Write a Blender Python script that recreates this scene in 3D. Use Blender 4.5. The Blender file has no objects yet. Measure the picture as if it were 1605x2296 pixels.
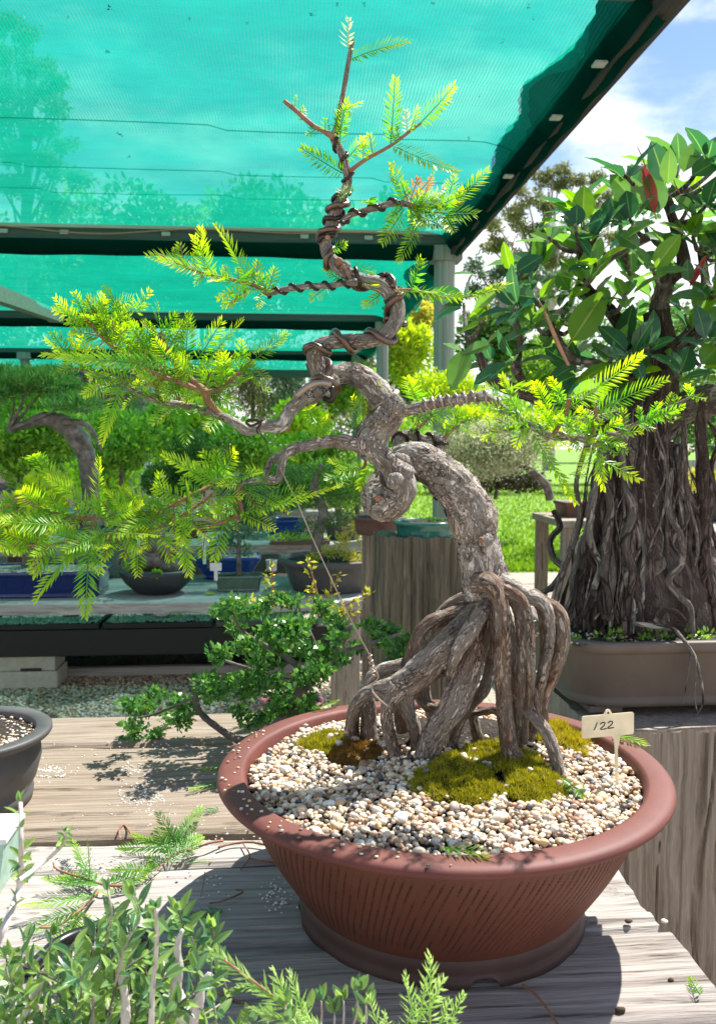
import bpy, math, random
import numpy as np
from mathutils import Vector, Matrix, Euler

SC = bpy.context.scene
COL = SC.collection
R = math.radians
rnd = random.Random(7)
npr = np.random.RandomState(11)

# ------------------------------------------------------------------ camera, sky, sun, exposure
CAMZ = 1.30
FPX = 1939.0                     # focal length in picture units of 1605 x 2296
cam_d = bpy.data.cameras.new('camera')
cam = bpy.data.objects.new('camera', cam_d); COL.objects.link(cam)
cam.location = (0, 0, CAMZ)
cam.rotation_euler = (R(90 - 4.4), 0, R(-4.5))
cam_d.sensor_fit = 'VERTICAL'; cam_d.sensor_height = 36.0; cam_d.sensor_width = 25.2
cam_d.lens = FPX / 2296 * 36.0
cam_d.clip_start = 0.02; cam_d.clip_end = 2000
cam_d.dof.use_dof = True; cam_d.dof.focus_distance = 0.93; cam_d.dof.aperture_fstop = 16
SC.camera = cam

_rm = Euler(cam.rotation_euler).to_matrix()
FWD = Vector((math.sin(R(4.5)), math.cos(R(4.5)), 0))
def ray(px, py):
    return _rm @ Vector(((px - 802.5) / FPX, (1148 - py) / FPX, -1))
DK = 1.0
def P(px, py, d):
    """world point seen at picture (px,py) at horizontal distance d in front of the camera"""
    v = ray(px, py)
    return Vector((0, 0, CAMZ)) + v * (DK * d / v.dot(FWD))
def PZ(px, py, z):
    v = ray(px, py)
    return Vector((0, 0, CAMZ)) + v * ((z - CAMZ) / v.z)
def S(px, d):                    # size in metres of px picture units at distance d
    return px * d * DK / FPX

right = Vector((FWD.y, -FWD.x, 0))
to_sun = (right * 0.069 + FWD * 0.062 + Vector((0, 0, 0.150))).normalized()
elev = math.asin(to_sun.z); azim = math.atan2(to_sun.x, to_sun.y)
sd = bpy.data.lights.new('sun', 'SUN'); sd.energy = 5.0; sd.angle = R(0.53); sd.color = (1.0, 0.965, 0.90)
sun = bpy.data.objects.new('sun', sd); COL.objects.link(sun)
sun.rotation_euler = (-to_sun).to_track_quat('-Z', 'Y').to_euler()
sun.location = (0, 0, 8)

world = bpy.data.worlds.new('World'); SC.world = world; world.use_nodes = True
def build_world():
    nt = world.node_tree; N = nt.nodes; L = nt.links; N.clear()
    out = N.new('ShaderNodeOutputWorld'); bg = N.new('ShaderNodeBackground')
    sky = N.new('ShaderNodeTexSky'); sky.sky_type = 'NISHITA'; sky.sun_disc = False
    sky.sun_elevation = elev; sky.sun_rotation = azim; sky.air_density = 1.0; sky.dust_density = 0.3; sky.ozone_density = 3.0
    tc = N.new('ShaderNodeTexCoord'); sep = N.new('ShaderNodeSeparateXYZ'); L.new(tc.outputs['Generated'], sep.inputs[0])
    mp = N.new('ShaderNodeMapping'); mp.inputs['Scale'].default_value = (1, 1, 2.4); mp.inputs['Location'].default_value = (0.65, 0.1, 0.25)
    L.new(tc.outputs['Generated'], mp.inputs[0])
    no = N.new('ShaderNodeTexNoise'); no.inputs['Scale'].default_value = 3.4; no.inputs['Detail'].default_value = 9; no.inputs['Roughness'].default_value = 0.58
    L.new(mp.outputs[0], no.inputs['Vector'])
    # thicker cloud low down, wisps above; high cover added to whiten blue shade
    mi = N.new('ShaderNodeMath'); mi.operation = 'MINIMUM'; L.new(sep.outputs['Z'], mi.inputs[0]); mi.inputs[1].default_value = 0.40
    ma = N.new('ShaderNodeMath'); ma.operation = 'MULTIPLY_ADD'; L.new(mi.outputs[0], ma.inputs[0]); ma.inputs[1].default_value = -1.5; L.new(no.outputs['Fac'], ma.inputs[2])
    mr = N.new('ShaderNodeMapRange'); mr.interpolation_type = 'SMOOTHSTEP'
    mr.inputs['From Min'].default_value = -0.10; mr.inputs['From Max'].default_value = 0.13
    L.new(ma.outputs[0], mr.inputs['Value'])
    mx = N.new('ShaderNodeMix'); mx.data_type = 'RGBA'
    L.new(mr.outputs[0], mx.inputs['Factor']); L.new(sky.outputs[0], mx.inputs[6]); mx.inputs[7].default_value = (8.0, 8.1, 8.4, 1)
    L.new(mx.outputs[2], bg.inputs['Color']); bg.inputs['Strength'].default_value = 0.085
    L.new(bg.outputs[0], out.inputs['Surface'])
build_world()
vs = SC.view_settings
vs.view_transform = 'Standard'; vs.look = 'None'; vs.exposure = 1.1; vs.gamma = 1.0; vs.use_curve_mapping = False
SC.cycles.max_bounces = 8; SC.cycles.transparent_max_bounces = 12; SC.cycles.transmission_bounces = 6
SC.cycles.sample_clamp_indirect = 6

# ------------------------------------------------------------------ object helpers
OFF = {}
def tag(o, label=None, cat=None, group=None, kind=None):
    if label: o['label'] = label
    if cat: o['category'] = cat
    if group: o['group'] = group
    if kind: o['kind'] = kind
    return o
def thing(name, loc, label, cat, group=None):
    o = bpy.data.objects.new(name, None); COL.objects.link(o); o.location = loc
    o.empty_display_size = 0.05
    OFF[o.name] = Vector(loc)
    return tag(o, label, cat, group)
BARKS = set(); LAST = {}
def mk(name, V, F, m, parent=None, smooth=True, kind=None, label=None, attrs=None):
    """one mesh object from world-space vertices; faces: list/array"""
    V = np.asarray(V, dtype=np.float32).reshape(-1, 3)
    off = OFF[parent.name] if parent is not None else Vector((0, 0, 0))
    me = bpy.data.meshes.new(name)
    Vl = V - np.array(off, dtype=np.float32)
    if isinstance(F, np.ndarray):
        nf, k = F.shape
        me.vertices.add(len(Vl)); me.vertices.foreach_set('co', Vl.ravel())
        me.loops.add(nf * k); me.loops.foreach_set('vertex_index', F.astype(np.int32).ravel())
        me.polygons.add(nf); me.polygons.foreach_set('loop_start', np.arange(0, nf * k, k, dtype=np.int32))
        me.update(calc_edges=True)
    else:
        me.from_pydata(Vl.tolist(), [], [list(f) for f in F]); me.update()
    if attrs:
        for an, av in attrs.items():
            a = me.attributes.new(an, 'FLOAT', 'POINT'); a.data.foreach_set('value', np.asarray(av, dtype=np.float32))
    m0 = m[0] if isinstance(m, (list, tuple)) else m
    if m0 is not None and m0.name in BARKS:
        bc = LAST['bc'] if LAST.get('bc') is not None and len(LAST['bc']) == len(V) else V
        a = me.attributes.new('bc', 'FLOAT_VECTOR', 'POINT'); a.data.foreach_set('vector', np.asarray(bc, dtype=np.float32).ravel()); LAST['bc'] = None
    if smooth: me.polygons.foreach_set('use_smooth', [True] * len(me.polygons))
    if m is not None:
        for q in (m if isinstance(m, (list, tuple)) else [m]): me.materials.append(q)
    o = bpy.data.objects.new(name, me); COL.objects.link(o)
    if parent is not None: o.parent = parent; OFF[o.name] = off.copy()
    else: OFF[o.name] = Vector((0, 0, 0))
    if kind: o['kind'] = kind
    if label: o['label'] = label
    return o
def inst(name, me, M, parent):
    """object sharing mesh me with world matrix M under parent"""
    o = bpy.data.objects.new(name, me); COL.objects.link(o); o.parent = parent
    o.matrix_local = Matrix.Translation(-OFF[parent.name]) @ M
    OFF[o.name] = OFF[parent.name].copy()
    return o
def meshdata(name, V, F, m, attrs=None, smooth=False):
    o = mk(name, V, F, m, smooth=smooth, attrs=attrs); me = o.data
    bpy.data.objects.remove(o); return me
class Acc:
    """collects pieces into one mesh"""
    def __init__(s): s.V = []; s.F = []; s.n = 0
    def add(s, V, F):
        V = np.asarray(V, dtype=np.float64).reshape(-1, 3)
        s.V.append(V); s.F += [[i + s.n for i in f] for f in F]; s.n += len(V); return s
    def addnp(s, V, F):
        s.V.append(np.asarray(V)); s.F += (np.asarray(F) + s.n).tolist(); s.n += len(V); return s
    def out(s): return np.vstack(s.V), s.F

# ------------------------------------------------------------------ noise
def _h(ix, iy, iz, seed):
    n = (ix * 374761393 + iy * 668265263 + iz * 2147483647 + seed * 974711) & 0xffffffff
    n = ((n ^ (n >> 13)) * 1274126177) & 0xffffffff
    n = ((n ^ (n >> 16)) * 2246822519) & 0xffffffff
    return ((n ^ (n >> 15)) & 0xffff) / 32767.5 - 1.0
def vn(p, seed=0):
    p = np.asarray(p, dtype=np.float64); f = np.floor(p); i = f.astype(np.int64); t = p - f; t = t * t * (3 - 2 * t)
    r = 0
    for dx in (0, 1):
        wx = t[:, 0] if dx else 1 - t[:, 0]
        for dy in (0, 1):
            wy = t[:, 1] if dy else 1 - t[:, 1]
            for dz in (0, 1):
                wz = t[:, 2] if dz else 1 - t[:, 2]
                r = r + wx * wy * wz * _h(i[:, 0] + dx, i[:, 1] + dy, i[:, 2] + dz, seed)
    return r
def fbm(p, seed=0, o=3):
    a = 1.0; r = 0; q = np.asarray(p, dtype=np.float64)
    for k in range(o): r = r + a * vn(q, seed + k * 17); a *= 0.5; q = q * 2.03
    return r

# ------------------------------------------------------------------ materials
def newmat(name):
    m = bpy.data.materials.new(name); m.use_nodes = True
    nt = m.node_tree; nt.nodes.clear(); return m, nt.nodes, nt.links
def ramp(N, stops, interp='LINEAR'):
    r = N.new('ShaderNodeValToRGB'); e = r.color_ramp.elements; r.color_ramp.interpolation = interp
    while len(e) > 1: e.remove(e[0])
    e[0].position = stops[0][0]; e[0].color = (*stops[0][1], 1)
    for p_, c in stops[1:]:
        q = e.new(p_); q.color = (*c, 1)
    return r
def surf(name, stops, scale=(1, 1, 1), nscale=20, detail=6, rough=0.8, bump=0.3, bdist=0.002, spec=0.4, bscale=None, distort=0.0, rand=0.0, coord='Object', vor=None, coat=0, warp=0.0):
    """general rough surface: stretched noise through a colour ramp plus bump"""
    m, N, L = newmat(name)
    out = N.new('ShaderNodeOutputMaterial'); b = N.new('ShaderNodeBsdfPrincipled'); L.new(b.outputs[0], out.inputs[0])
    b.inputs['Roughness'].default_value = rough; b.inputs['Specular IOR Level'].default_value = spec
    if coat: b.inputs['Coat Weight'].default_value = coat; b.inputs['Coat Roughness'].default_value = 0.15
    tc = N.new('ShaderNodeTexCoord'); mp = N.new('ShaderNodeMapping'); mp.inputs['Scale'].default_value = scale
    if warp:
        wn = N.new('ShaderNodeTexNoise'); wn.inputs['Scale'].default_value = 7; wn.inputs['Detail'].default_value = 3; L.new(tc.outputs[coord], wn.inputs['Vector'])
        wv = N.new('ShaderNodeVectorMath'); wv.operation = 'MULTIPLY_ADD'; L.new(wn.outputs['Color'], wv.inputs[0]); wv.inputs[1].default_value = (warp,) * 3; L.new(tc.outputs[coord], wv.inputs[2]); L.new(wv.outputs[0], mp.inputs[0])
    else: L.new(tc.outputs[coord], mp.inputs[0])
    n1 = N.new('ShaderNodeTexNoise'); n1.inputs['Scale'].default_value = nscale; n1.inputs['Detail'].default_value = detail
    n1.inputs['Roughness'].default_value = 0.65; n1.inputs['Distortion'].default_value = distort
    L.new(mp.outputs[0], n1.inputs['Vector'])
    fac = n1.outputs['Fac']
    if rand:
        oi = N.new('ShaderNodeObjectInfo'); ma = N.new('ShaderNodeMath'); ma.operation = 'MULTIPLY_ADD'
        L.new(oi.outputs['Random'], ma.inputs[0]); ma.inputs[1].default_value = rand; L.new(fac, ma.inputs[2])
        mb = N.new('ShaderNodeMath'); mb.operation = 'SUBTRACT'; L.new(ma.outputs[0], mb.inputs[0]); mb.inputs[1].default_value = rand / 2
        fac = mb.outputs[0]
    r = ramp(N, stops); L.new(fac, r.inputs[0])
    col = r.outputs[0]
    hsum = n1.outputs['Fac']
    if vor:
        vs_, amt, dark = vor
        mv = N.new('ShaderNodeMix'); mv.data_type = 'VECTOR'; mv.inputs['Factor'].default_value = 0.05
        L.new(mp.outputs[0], mv.inputs[4]); L.new(n1.outputs['Color'], mv.inputs[5])
        v = N.new('ShaderNodeTexVoronoi'); v.feature = 'DISTANCE_TO_EDGE'; v.inputs['Scale'].default_value = vs_
        L.new(mv.outputs[1], v.inputs['Vector'])
        mr = N.new('ShaderNodeMapRange'); mr.inputs['From Min'].default_value = 0.0; mr.inputs['From Max'].default_value = 0.09
        L.new(v.outputs['Distance'], mr.inputs['Value'])
        mx = N.new('ShaderNodeMix'); mx.data_type = 'RGBA'; L.new(mr.outputs[0], mx.inputs['Factor'])
        mx.inputs[6].default_value = (*dark, 1); L.new(col, mx.inputs[7]); col = mx.outputs[2]
        ad = N.new('ShaderNodeMath'); ad.operation = 'MULTIPLY_ADD'; L.new(mr.outputs[0], ad.inputs[0]); ad.inputs[1].default_value = amt; L.new(n1.outputs['Fac'], ad.inputs[2])
        hsum = ad.outputs[0]
    L.new(col, b.inputs['Base Color'])
    if bump:
        n2 = N.new('ShaderNodeTexNoise'); n2.inputs['Scale'].default_value = bscale or nscale * 3; n2.inputs['Detail'].default_value = 6
        L.new(mp.outputs[0], n2.inputs['Vector'])
        a2 = N.new('ShaderNodeMath'); a2.operation = 'MULTIPLY_ADD'; L.new(n2.outputs['Fac'], a2.inputs[0]); a2.inputs[1].default_value = 0.5; L.new(hsum, a2.inputs[2])
        bp = N.new('ShaderNodeBump'); bp.inputs['Strength'].default_value = bump; bp.inputs['Distance'].default_value = bdist
        L.new(a2.outputs[0], bp.inputs['Height']); L.new(bp.outputs[0], b.inputs['Normal'])
    return m
def leafmat(name, c0, c1, tip=None, trans=0.45, rough=0.4, spec=0.4, var=0.25, tcol=None, rib=None, island=False):
    """leaf: diffuse / glossy front plus light passing through; hue varies leaf by leaf"""
    m, N, L = newmat(name)
    out = N.new('ShaderNodeOutputMaterial'); b = N.new('ShaderNodeBsdfPrincipled'); t = N.new('ShaderNodeBsdfTranslucent')
    mix = N.new('ShaderNodeMixShader'); mix.inputs[0].default_value = trans
    L.new(b.outputs[0], mix.inputs[1]); L.new(t.outputs[0], mix.inputs[2]); L.new(mix.outputs[0], out.inputs[0])
    b.inputs['Roughness'].default_value = rough; b.inputs['Specular IOR Level'].default_value = spec
    if island:
        g = N.new('ShaderNodeNewGeometry'); rv = g.outputs['Random Per Island']
    else:
        oi = N.new('ShaderNodeObjectInfo'); rv = oi.outputs['Random']
    r = ramp(N, [(0, c0), (1, c1)]); L.new(rv, r.inputs[0]); col = r.outputs[0]
    if tip:
        at = N.new('ShaderNodeAttribute'); at.attribute_name = 't'
        oi2 = N.new('ShaderNodeObjectInfo')
        pw = N.new('ShaderNodeMapRange'); pw.inputs['From Min'].default_value = 0.35; pw.inputs['From Max'].default_value = 1.05; L.new(at.outputs['Fac'], pw.inputs['Value'])
        mm = N.new('ShaderNodeMath'); mm.operation = 'MULTIPLY'; L.new(pw.outputs[0], mm.inputs[0])
        m2 = N.new('ShaderNodeMapRange'); m2.inputs['To Min'].default_value = 0.25; L.new(oi2.outputs['Random'], m2.inputs['Value']); L.new(m2.outputs[0], mm.inputs[1])
        mx = N.new('ShaderNodeMix'); mx.data_type = 'RGBA'; L.new(mm.outputs[0], mx.inputs['Factor']); L.new(col, mx.inputs[6]); mx.inputs[7].default_value = (*tip, 1)
        col = mx.outputs[2]
    if rib:
        at = N.new('ShaderNodeAttribute'); at.attribute_name = 'rib'
        mx = N.new('ShaderNodeMix'); mx.data_type = 'RGBA'; L.new(at.outputs['Fac'], mx.inputs['Factor']); L.new(col, mx.inputs[6]); mx.inputs[7].default_value = (*rib, 1)
        col = mx.outputs[2]
    L.new(col, b.inputs['Base Color'])
    h = N.new('ShaderNodeHueSaturation'); h.inputs['Saturation'].default_value = 1.1; h.inputs['Value'].default_value = tcol or 1.6; h.inputs['Hue'].default_value = 0.485
    L.new(col, h.inputs['Color']); L.new(h.outputs[0], t.inputs['Color'])
    return m
def plain(name, c, rough=0.5, metal=0.0, spec=0.5, trans=0.0, coat=0.0):
    m, N, L = newmat(name)
    out = N.new('ShaderNodeOutputMaterial'); b = N.new('ShaderNodeBsdfPrincipled')
    no = N.new('ShaderNodeTexNoise'); no.inputs['Scale'].default_value = 60; no.inputs['Detail'].default_value = 5
    tc = N.new('ShaderNodeTexCoord'); L.new(tc.outputs['Object'], no.inputs['Vector'])
    r = ramp(N, [(0.3, tuple(x * 0.8 for x in c)), (0.7, tuple(min(1, x * 1.15) for x in c))]); L.new(no.outputs['Fac'], r.inputs[0]); L.new(r.outputs[0], b.inputs['Base Color'])
    b.inputs['Roughness'].default_value = rough; b.inputs['Metallic'].default_value = metal; b.inputs['Specular IOR Level'].default_value = spec
    b.inputs['Coat Weight'].default_value = coat
    if trans:
        t = N.new('ShaderNodeBsdfTranslucent'); t.inputs['Color'].default_value = (*c, 1)
        mix = N.new('ShaderNodeMixShader'); mix.inputs[0].default_value = trans
        L.new(b.outputs[0], mix.inputs[1]); L.new(t.outputs[0], mix.inputs[2]); L.new(mix.outputs[0], out.inputs[0])
    else: L.new(b.outputs[0], out.inputs[0])
    return m

M = {}
def barkmat(name, cols, sc=(1, 1, .5), plate=130, crack=(0.06, 0.04, 0.03), bd=.0022, rough=.8, cr_w=.05, big=35, rand=0.0, fis=.62):
    """flaky bark: streaked colour, plates split by narrow cracks, in coordinates that run along the limb"""
    m, N, L = newmat(name); BARKS.add(name)
    out = N.new('ShaderNodeOutputMaterial'); b = N.new('ShaderNodeBsdfPrincipled'); L.new(b.outputs[0], out.inputs[0]); b.inputs['Roughness'].default_value = rough; b.inputs['Specular IOR Level'].default_value = .3
    at = N.new('ShaderNodeAttribute'); at.attribute_name = 'bc'
    mp = N.new('ShaderNodeMapping'); mp.inputs['Scale'].default_value = sc; L.new(at.outputs['Vector'], mp.inputs[0])
    def noise(scale, det=6, dist=0, vec=None):
        n = N.new('ShaderNodeTexNoise'); n.inputs['Scale'].default_value = scale; n.inputs['Detail'].default_value = det; n.inputs['Distortion'].default_value = dist; n.inputs['Roughness'].default_value = .62; L.new(vec or mp.outputs[0], n.inputs['Vector']); return n
    w = noise(plate * .5, 4)
    wm = N.new('ShaderNodeVectorMath'); wm.operation = 'MULTIPLY_ADD'; L.new(w.outputs['Color'], wm.inputs[0]); wm.inputs[1].default_value = (.022, .022, .022); L.new(mp.outputs[0], wm.inputs[2])
    v = N.new('ShaderNodeTexVoronoi'); v.feature = 'DISTANCE_TO_EDGE'; v.inputs['Scale'].default_value = plate; L.new(wm.outputs[0], v.inputs['Vector'])
    vc = N.new('ShaderNodeTexVoronoi'); vc.feature = 'F1'; vc.inputs['Scale'].default_value = plate; L.new(wm.outputs[0], vc.inputs['Vector'])
    n1 = noise(big, 8, .4); n2 = noise(plate * 3, 6, 0)
    oi = N.new('ShaderNodeObjectInfo')
    ad = N.new('ShaderNodeMath'); ad.operation = 'MULTIPLY_ADD'; L.new(vc.outputs['Color'], ad.inputs[0]); ad.inputs[1].default_value = .20; L.new(n1.outputs['Fac'], ad.inputs[2])
    ae = N.new('ShaderNodeMath'); ae.operation = 'MULTIPLY_ADD'; L.new(n2.outputs['Fac'], ae.inputs[0]); ae.inputs[1].default_value = .34; L.new(ad.outputs[0], ae.inputs[2])
    af = N.new('ShaderNodeMath'); af.operation = 'MULTIPLY_ADD'; L.new(oi.outputs['Random'], af.inputs[0]); af.inputs[1].default_value = rand; L.new(ae.outputs[0], af.inputs[2])
    ag = N.new('ShaderNodeMath'); ag.operation = 'SUBTRACT'; L.new(af.outputs[0], ag.inputs[0]); ag.inputs[1].default_value = .265 + rand / 2
    r = ramp(N, cols); L.new(ag.outputs[0], r.inputs[0])
    # cracks are broken up so that they do not close into cells
    gate = noise(plate * .28, 3); g1 = N.new('ShaderNodeMapRange'); g1.inputs['From Min'].default_value = .50; g1.inputs['From Max'].default_value = .70; g1.inputs['To Min'].default_value = .003; g1.inputs['To Max'].default_value = cr_w * 3.0; L.new(gate.outputs['Fac'], g1.inputs['Value'])
    dv = N.new('ShaderNodeMath'); dv.operation = 'DIVIDE'; dv.use_clamp = True; L.new(v.outputs['Distance'], dv.inputs[0]); L.new(g1.outputs[0], dv.inputs[1])
    mx = N.new('ShaderNodeMix'); mx.data_type = 'RGBA'; L.new(dv.outputs[0], mx.inputs['Factor']); mx.inputs[6].default_value = (*crack, 1); L.new(r.outputs[0], mx.inputs[7])
    mp2 = N.new('ShaderNodeMapping'); mp2.inputs['Scale'].default_value = (1, 1, .22); L.new(at.outputs['Vector'], mp2.inputs[0])
    fs = None
    for sc_, wd in ((plate * .75, .05), (plate * 2.1, .06)):
        nn_ = noise(sc_, 5, .8, mp2.outputs[0])
        q1 = N.new('ShaderNodeMath'); q1.operation = 'SUBTRACT'; L.new(nn_.outputs['Fac'], q1.inputs[0]); q1.inputs[1].default_value = .5
        q2 = N.new('ShaderNodeMath'); q2.operation = 'ABSOLUTE'; L.new(q1.outputs[0], q2.inputs[0])
        q3 = N.new('ShaderNodeMath'); q3.operation = 'DIVIDE'; q3.use_clamp = True; L.new(q2.outputs[0], q3.inputs[0]); q3.inputs[1].default_value = wd
        if fs is None: fs = q3
        else:
            q4 = N.new('ShaderNodeMath'); q4.operation = 'MULTIPLY'; L.new(fs.outputs[0], q4.inputs[0]); L.new(q3.outputs[0], q4.inputs[1]); fs = q4
    mx2 = N.new('ShaderNodeMix'); mx2.data_type = 'RGBA'
    fr_ = N.new('ShaderNodeMapRange'); fr_.inputs['To Min'].default_value = fis; L.new(fs.outputs[0], fr_.inputs['Value'])
    L.new(fr_.outputs[0], mx2.inputs['Factor']); mx2.inputs[6].default_value = (*crack, 1); L.new(mx.outputs[2], mx2.inputs[7]); L.new(mx2.outputs[2], b.inputs['Base Color'])
    h0 = N.new('ShaderNodeMath'); h0.operation = 'MULTIPLY_ADD'; L.new(fs.outputs[0], h0.inputs[0]); h0.inputs[1].default_value = 1.1; L.new(dv.outputs[0], h0.inputs[2])
    h1 = N.new('ShaderNodeMath'); h1.operation = 'MULTIPLY_ADD'; L.new(n2.outputs['Fac'], h1.inputs[0]); h1.inputs[1].default_value = .55; L.new(h0.outputs[0], h1.inputs[2])
    h2 = N.new('ShaderNodeMath'); h2.operation = 'MULTIPLY_ADD'; L.new(vc.outputs['Color'], h2.inputs[0]); h2.inputs[1].default_value = .7; L.new(h1.outputs[0], h2.inputs[2])
    bp = N.new('ShaderNodeBump'); bp.inputs['Strength'].default_value = 1.0; bp.inputs['Distance'].default_value = bd; L.new(h2.outputs[0], bp.inputs['Height']); L.new(bp.outputs[0], b.inputs['Normal'])
    return m
M['bark'] = barkmat('cypress_bark', [(0.18, (0.13, 0.085, 0.065)), (0.30, (0.34, 0.25, 0.19)), (0.40, (0.48, 0.40, 0.335)), (0.54, (0.60, 0.535, 0.475)), (0.72, (0.72, 0.67, 0.615))], sc=(1, 1, .62), plate=140, bd=.0024, cr_w=.03)
M['root'] = barkmat('cypress_root_bark', [(0.22, (0.085, 0.045, 0.03)), (0.34, (0.27, 0.155, 0.10)), (0.43, (0.37, 0.275, 0.21)), (0.56, (0.48, 0.405, 0.34)), (0.74, (0.61, 0.55, 0.48))], sc=(1, 1, .26), plate=140, bd=.0022, cr_w=.025, rand=.14)
M['twig'] = surf('cypress_twig', [(0.3, (0.16, 0.07, 0.04)), (0.6, (0.32, 0.17, 0.10)), (0.8, (0.42, 0.28, 0.19))], nscale=90, rough=0.7, bump=0.6, bdist=0.001)
M['stem_red'] = surf('young_stem', [(0.3, (0.20, 0.075, 0.045)), (0.7, (0.36, 0.17, 0.10))], nscale=80, rough=0.55, bump=0.2, bdist=0.0005)
M['wire_dark'] = plain('dark_anodised_wire', (0.045, 0.032, 0.026), rough=0.32, metal=0.6)
M['wire_brown'] = plain('brown_anodised_wire', (0.16, 0.11, 0.085), rough=0.30, metal=0.8)
M['wire_grey'] = plain('weathered_wire', (0.36, 0.29, 0.245), rough=0.4, metal=0.6)
M['wire_thin'] = plain('guy_wire_metal', (0.42, 0.34, 0.27), rough=0.5, metal=0.4)
M['frond'] = leafmat('frond_green', (0.07, 0.27, 0.03), (0.22, 0.43, 0.04), tip=(0.70, 0.80, 0.06), trans=0.52, rough=0.4, tcol=1.9)
M['frond_cut'] = leafmat('frond_cut_green', (0.05, 0.20, 0.03), (0.12, 0.32, 0.03), tip=(0.42, 0.55, 0.05), trans=0.4, rough=0.4, tcol=1.5)
M['frond_pale'] = leafmat('frond_pale', (0.50, 0.56, 0.30), (0.60, 0.64, 0.42), trans=0.35, tcol=1.2)  # whitish look of backlit sprays put into the colour
M['frond_rust'] = leafmat('frond_rust', (0.42, 0.13, 0.06), (0.50, 0.26, 0.08), trans=0.5)
M['frond_fore'] = leafmat('frond_light_green', (0.34, 0.56, 0.15), (0.46, 0.68, 0.20), tip=(0.70, 0.84, 0.35), trans=0.35, tcol=1.3)
M['frond_stuff'] = leafmat('frond_green_mass', (0.05, 0.22, 0.03), (0.18, 0.40, 0.035), tip=(0.50, 0.70, 0.04), trans=0.5, rough=0.45, tcol=1.7, island=True)
M['ficus'] = leafmat('fig_leaf', (0.024, 0.09, 0.038), (0.12, 0.26, 0.04), trans=0.34, rough=0.20, spec=0.55, tcol=3.0, rib=(0.16, 0.28, 0.06))
M['ficus_young_backlit'] = leafmat('fig_leaf_young_backlit', (0.10, 0.26, 0.02), (0.16, 0.34, 0.03), trans=0.5, rough=0.3, tcol=1.7, rib=(0.4, 0.5, 0.12))  # lime copy: young growth and backlit glow, both in the colour
M['ficus_yellow'] = leafmat('fig_leaf_yellowing', (0.22, 0.20, 0.03), (0.3, 0.26, 0.04), trans=0.4, tcol=1.4, rib=(0.4, 0.4, 0.1))
M['sheath'] = leafmat('fig_bud_sheath', (0.42, 0.09, 0.07), (0.48, 0.14, 0.10), trans=0.3, tcol=1.2)
M['ficus_bark'] = barkmat('fig_bark', [(0.2, (0.05, 0.034, 0.026)), (0.4, (0.14, 0.10, 0.08)), (0.55, (0.25, 0.21, 0.175)), (0.72, (0.40, 0.37, 0.32))], sc=(1, 1, .2), plate=45, crack=(.02, .014, .011), bd=.005, big=16, rand=.4, rough=.85)
M['olive'] = leafmat('glossy_leaf', (0.05, 0.14, 0.07), (0.27, 0.41, 0.10), trans=0.36, rough=0.26, spec=0.6, tcol=2.0, rib=(0.25, 0.42, 0.12))
M['olive_mass'] = leafmat('glossy_leaf_mass', (0.05, 0.14, 0.07), (0.27, 0.41, 0.10), trans=0.36, rough=0.26, spec=0.6, tcol=2.0, rib=(0.25, 0.42, 0.12), island=True)
M['elm'] = leafmat('elm_leaf', (0.022, 0.105, 0.03), (0.12, 0.28, 0.05), trans=0.38, rough=0.35, tcol=1.9, island=True)
def bushmat(n, a, b, tr=0.4, tc=1.7): M[n] = leafmat(n, a, b, trans=tr, rough=0.5, spec=0.3, tcol=tc, island=True)
bushmat('leaf_dark', (0.03, 0.10, 0.025), (0.12, 0.24, 0.05), 0.35)
bushmat('leaf_mid', (0.07, 0.23, 0.035), (0.34, 0.52, 0.07))
bushmat('leaf_lime', (0.26, 0.44, 0.03), (0.56, 0.66, 0.07))
bushmat('leaf_pine', (0.06, 0.20, 0.05), (0.22, 0.42, 0.09), 0.3)
bushmat('leaf_blue', (0.05, 0.12, 0.06), (0.12, 0.20, 0.10), 0.3)
bushmat('leaf_gum', (0.09, 0.13, 0.045), (0.26, 0.28, 0.10), 0.3, 1.5)
bushmat('leaf_white', (0.30, 0.34, 0.16), (0.60, 0.62, 0.42), 0.3, 1.2)
bushmat('leaf_yellow', (0.36, 0.38, 0.04), (0.50, 0.48, 0.10))
bushmat('leaf_grass', (0.10, 0.22, 0.02), (0.22, 0.36, 0.04))
bushmat('leaf_shade', (0.03, 0.035, 0.015), (0.09, 0.09, 0.04), 0.2)  # under-canopy shade put into leaf colour, for one added mass
bushmat('moss', (0.19, 0.20, 0.01), (0.46, 0.43, 0.03), 0.3, 1.5)
bushmat('moss_gold', (0.30, 0.27, 0.02), (0.55, 0.47, 0.05), 0.3, 1.5)
bushmat('moss_rust', (0.13, 0.075, 0.015), (0.30, 0.16, 0.03), 0.25, 1.3)
M['grey_bark'] = surf('grey_bark', [(0.3, (0.05, 0.042, 0.036)), (0.55, (0.17, 0.145, 0.125)), (0.75, (0.30, 0.28, 0.25))], nscale=30, rough=0.85, bump=0.8, bdist=0.004)
M['pale_bark'] = surf('pale_bark', [(0.3, (0.25, 0.21, 0.18)), (0.7, (0.55, 0.49, 0.44))], nscale=40, rough=0.8, bump=0.4)
M['drift'] = surf('driftwood', [(0.3, (0.35, 0.30, 0.26)), (0.7, (0.75, 0.70, 0.66))], scale=(1, 1, 0.3), nscale=60, rough=0.8, bump=0.8, bdist=0.002)
M['pot_rim'] = surf('unglazed_purple_clay', [(0.3, (0.105, 0.028, 0.020)), (0.6, (0.150, 0.042, 0.030)), (0.76, (0.21, 0.085, 0.068))], nscale=14, rough=0.62, bump=0.35, bdist=0.0006, bscale=260, spec=0.45)
M['pot_body'] = surf('unglazed_red_clay', [(0.3, (0.095, 0.030, 0.017)), (0.7, (0.145, 0.048, 0.029))], nscale=9, rough=0.55, bump=0.3, bdist=0.0006, bscale=240, spec=0.4)
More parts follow.
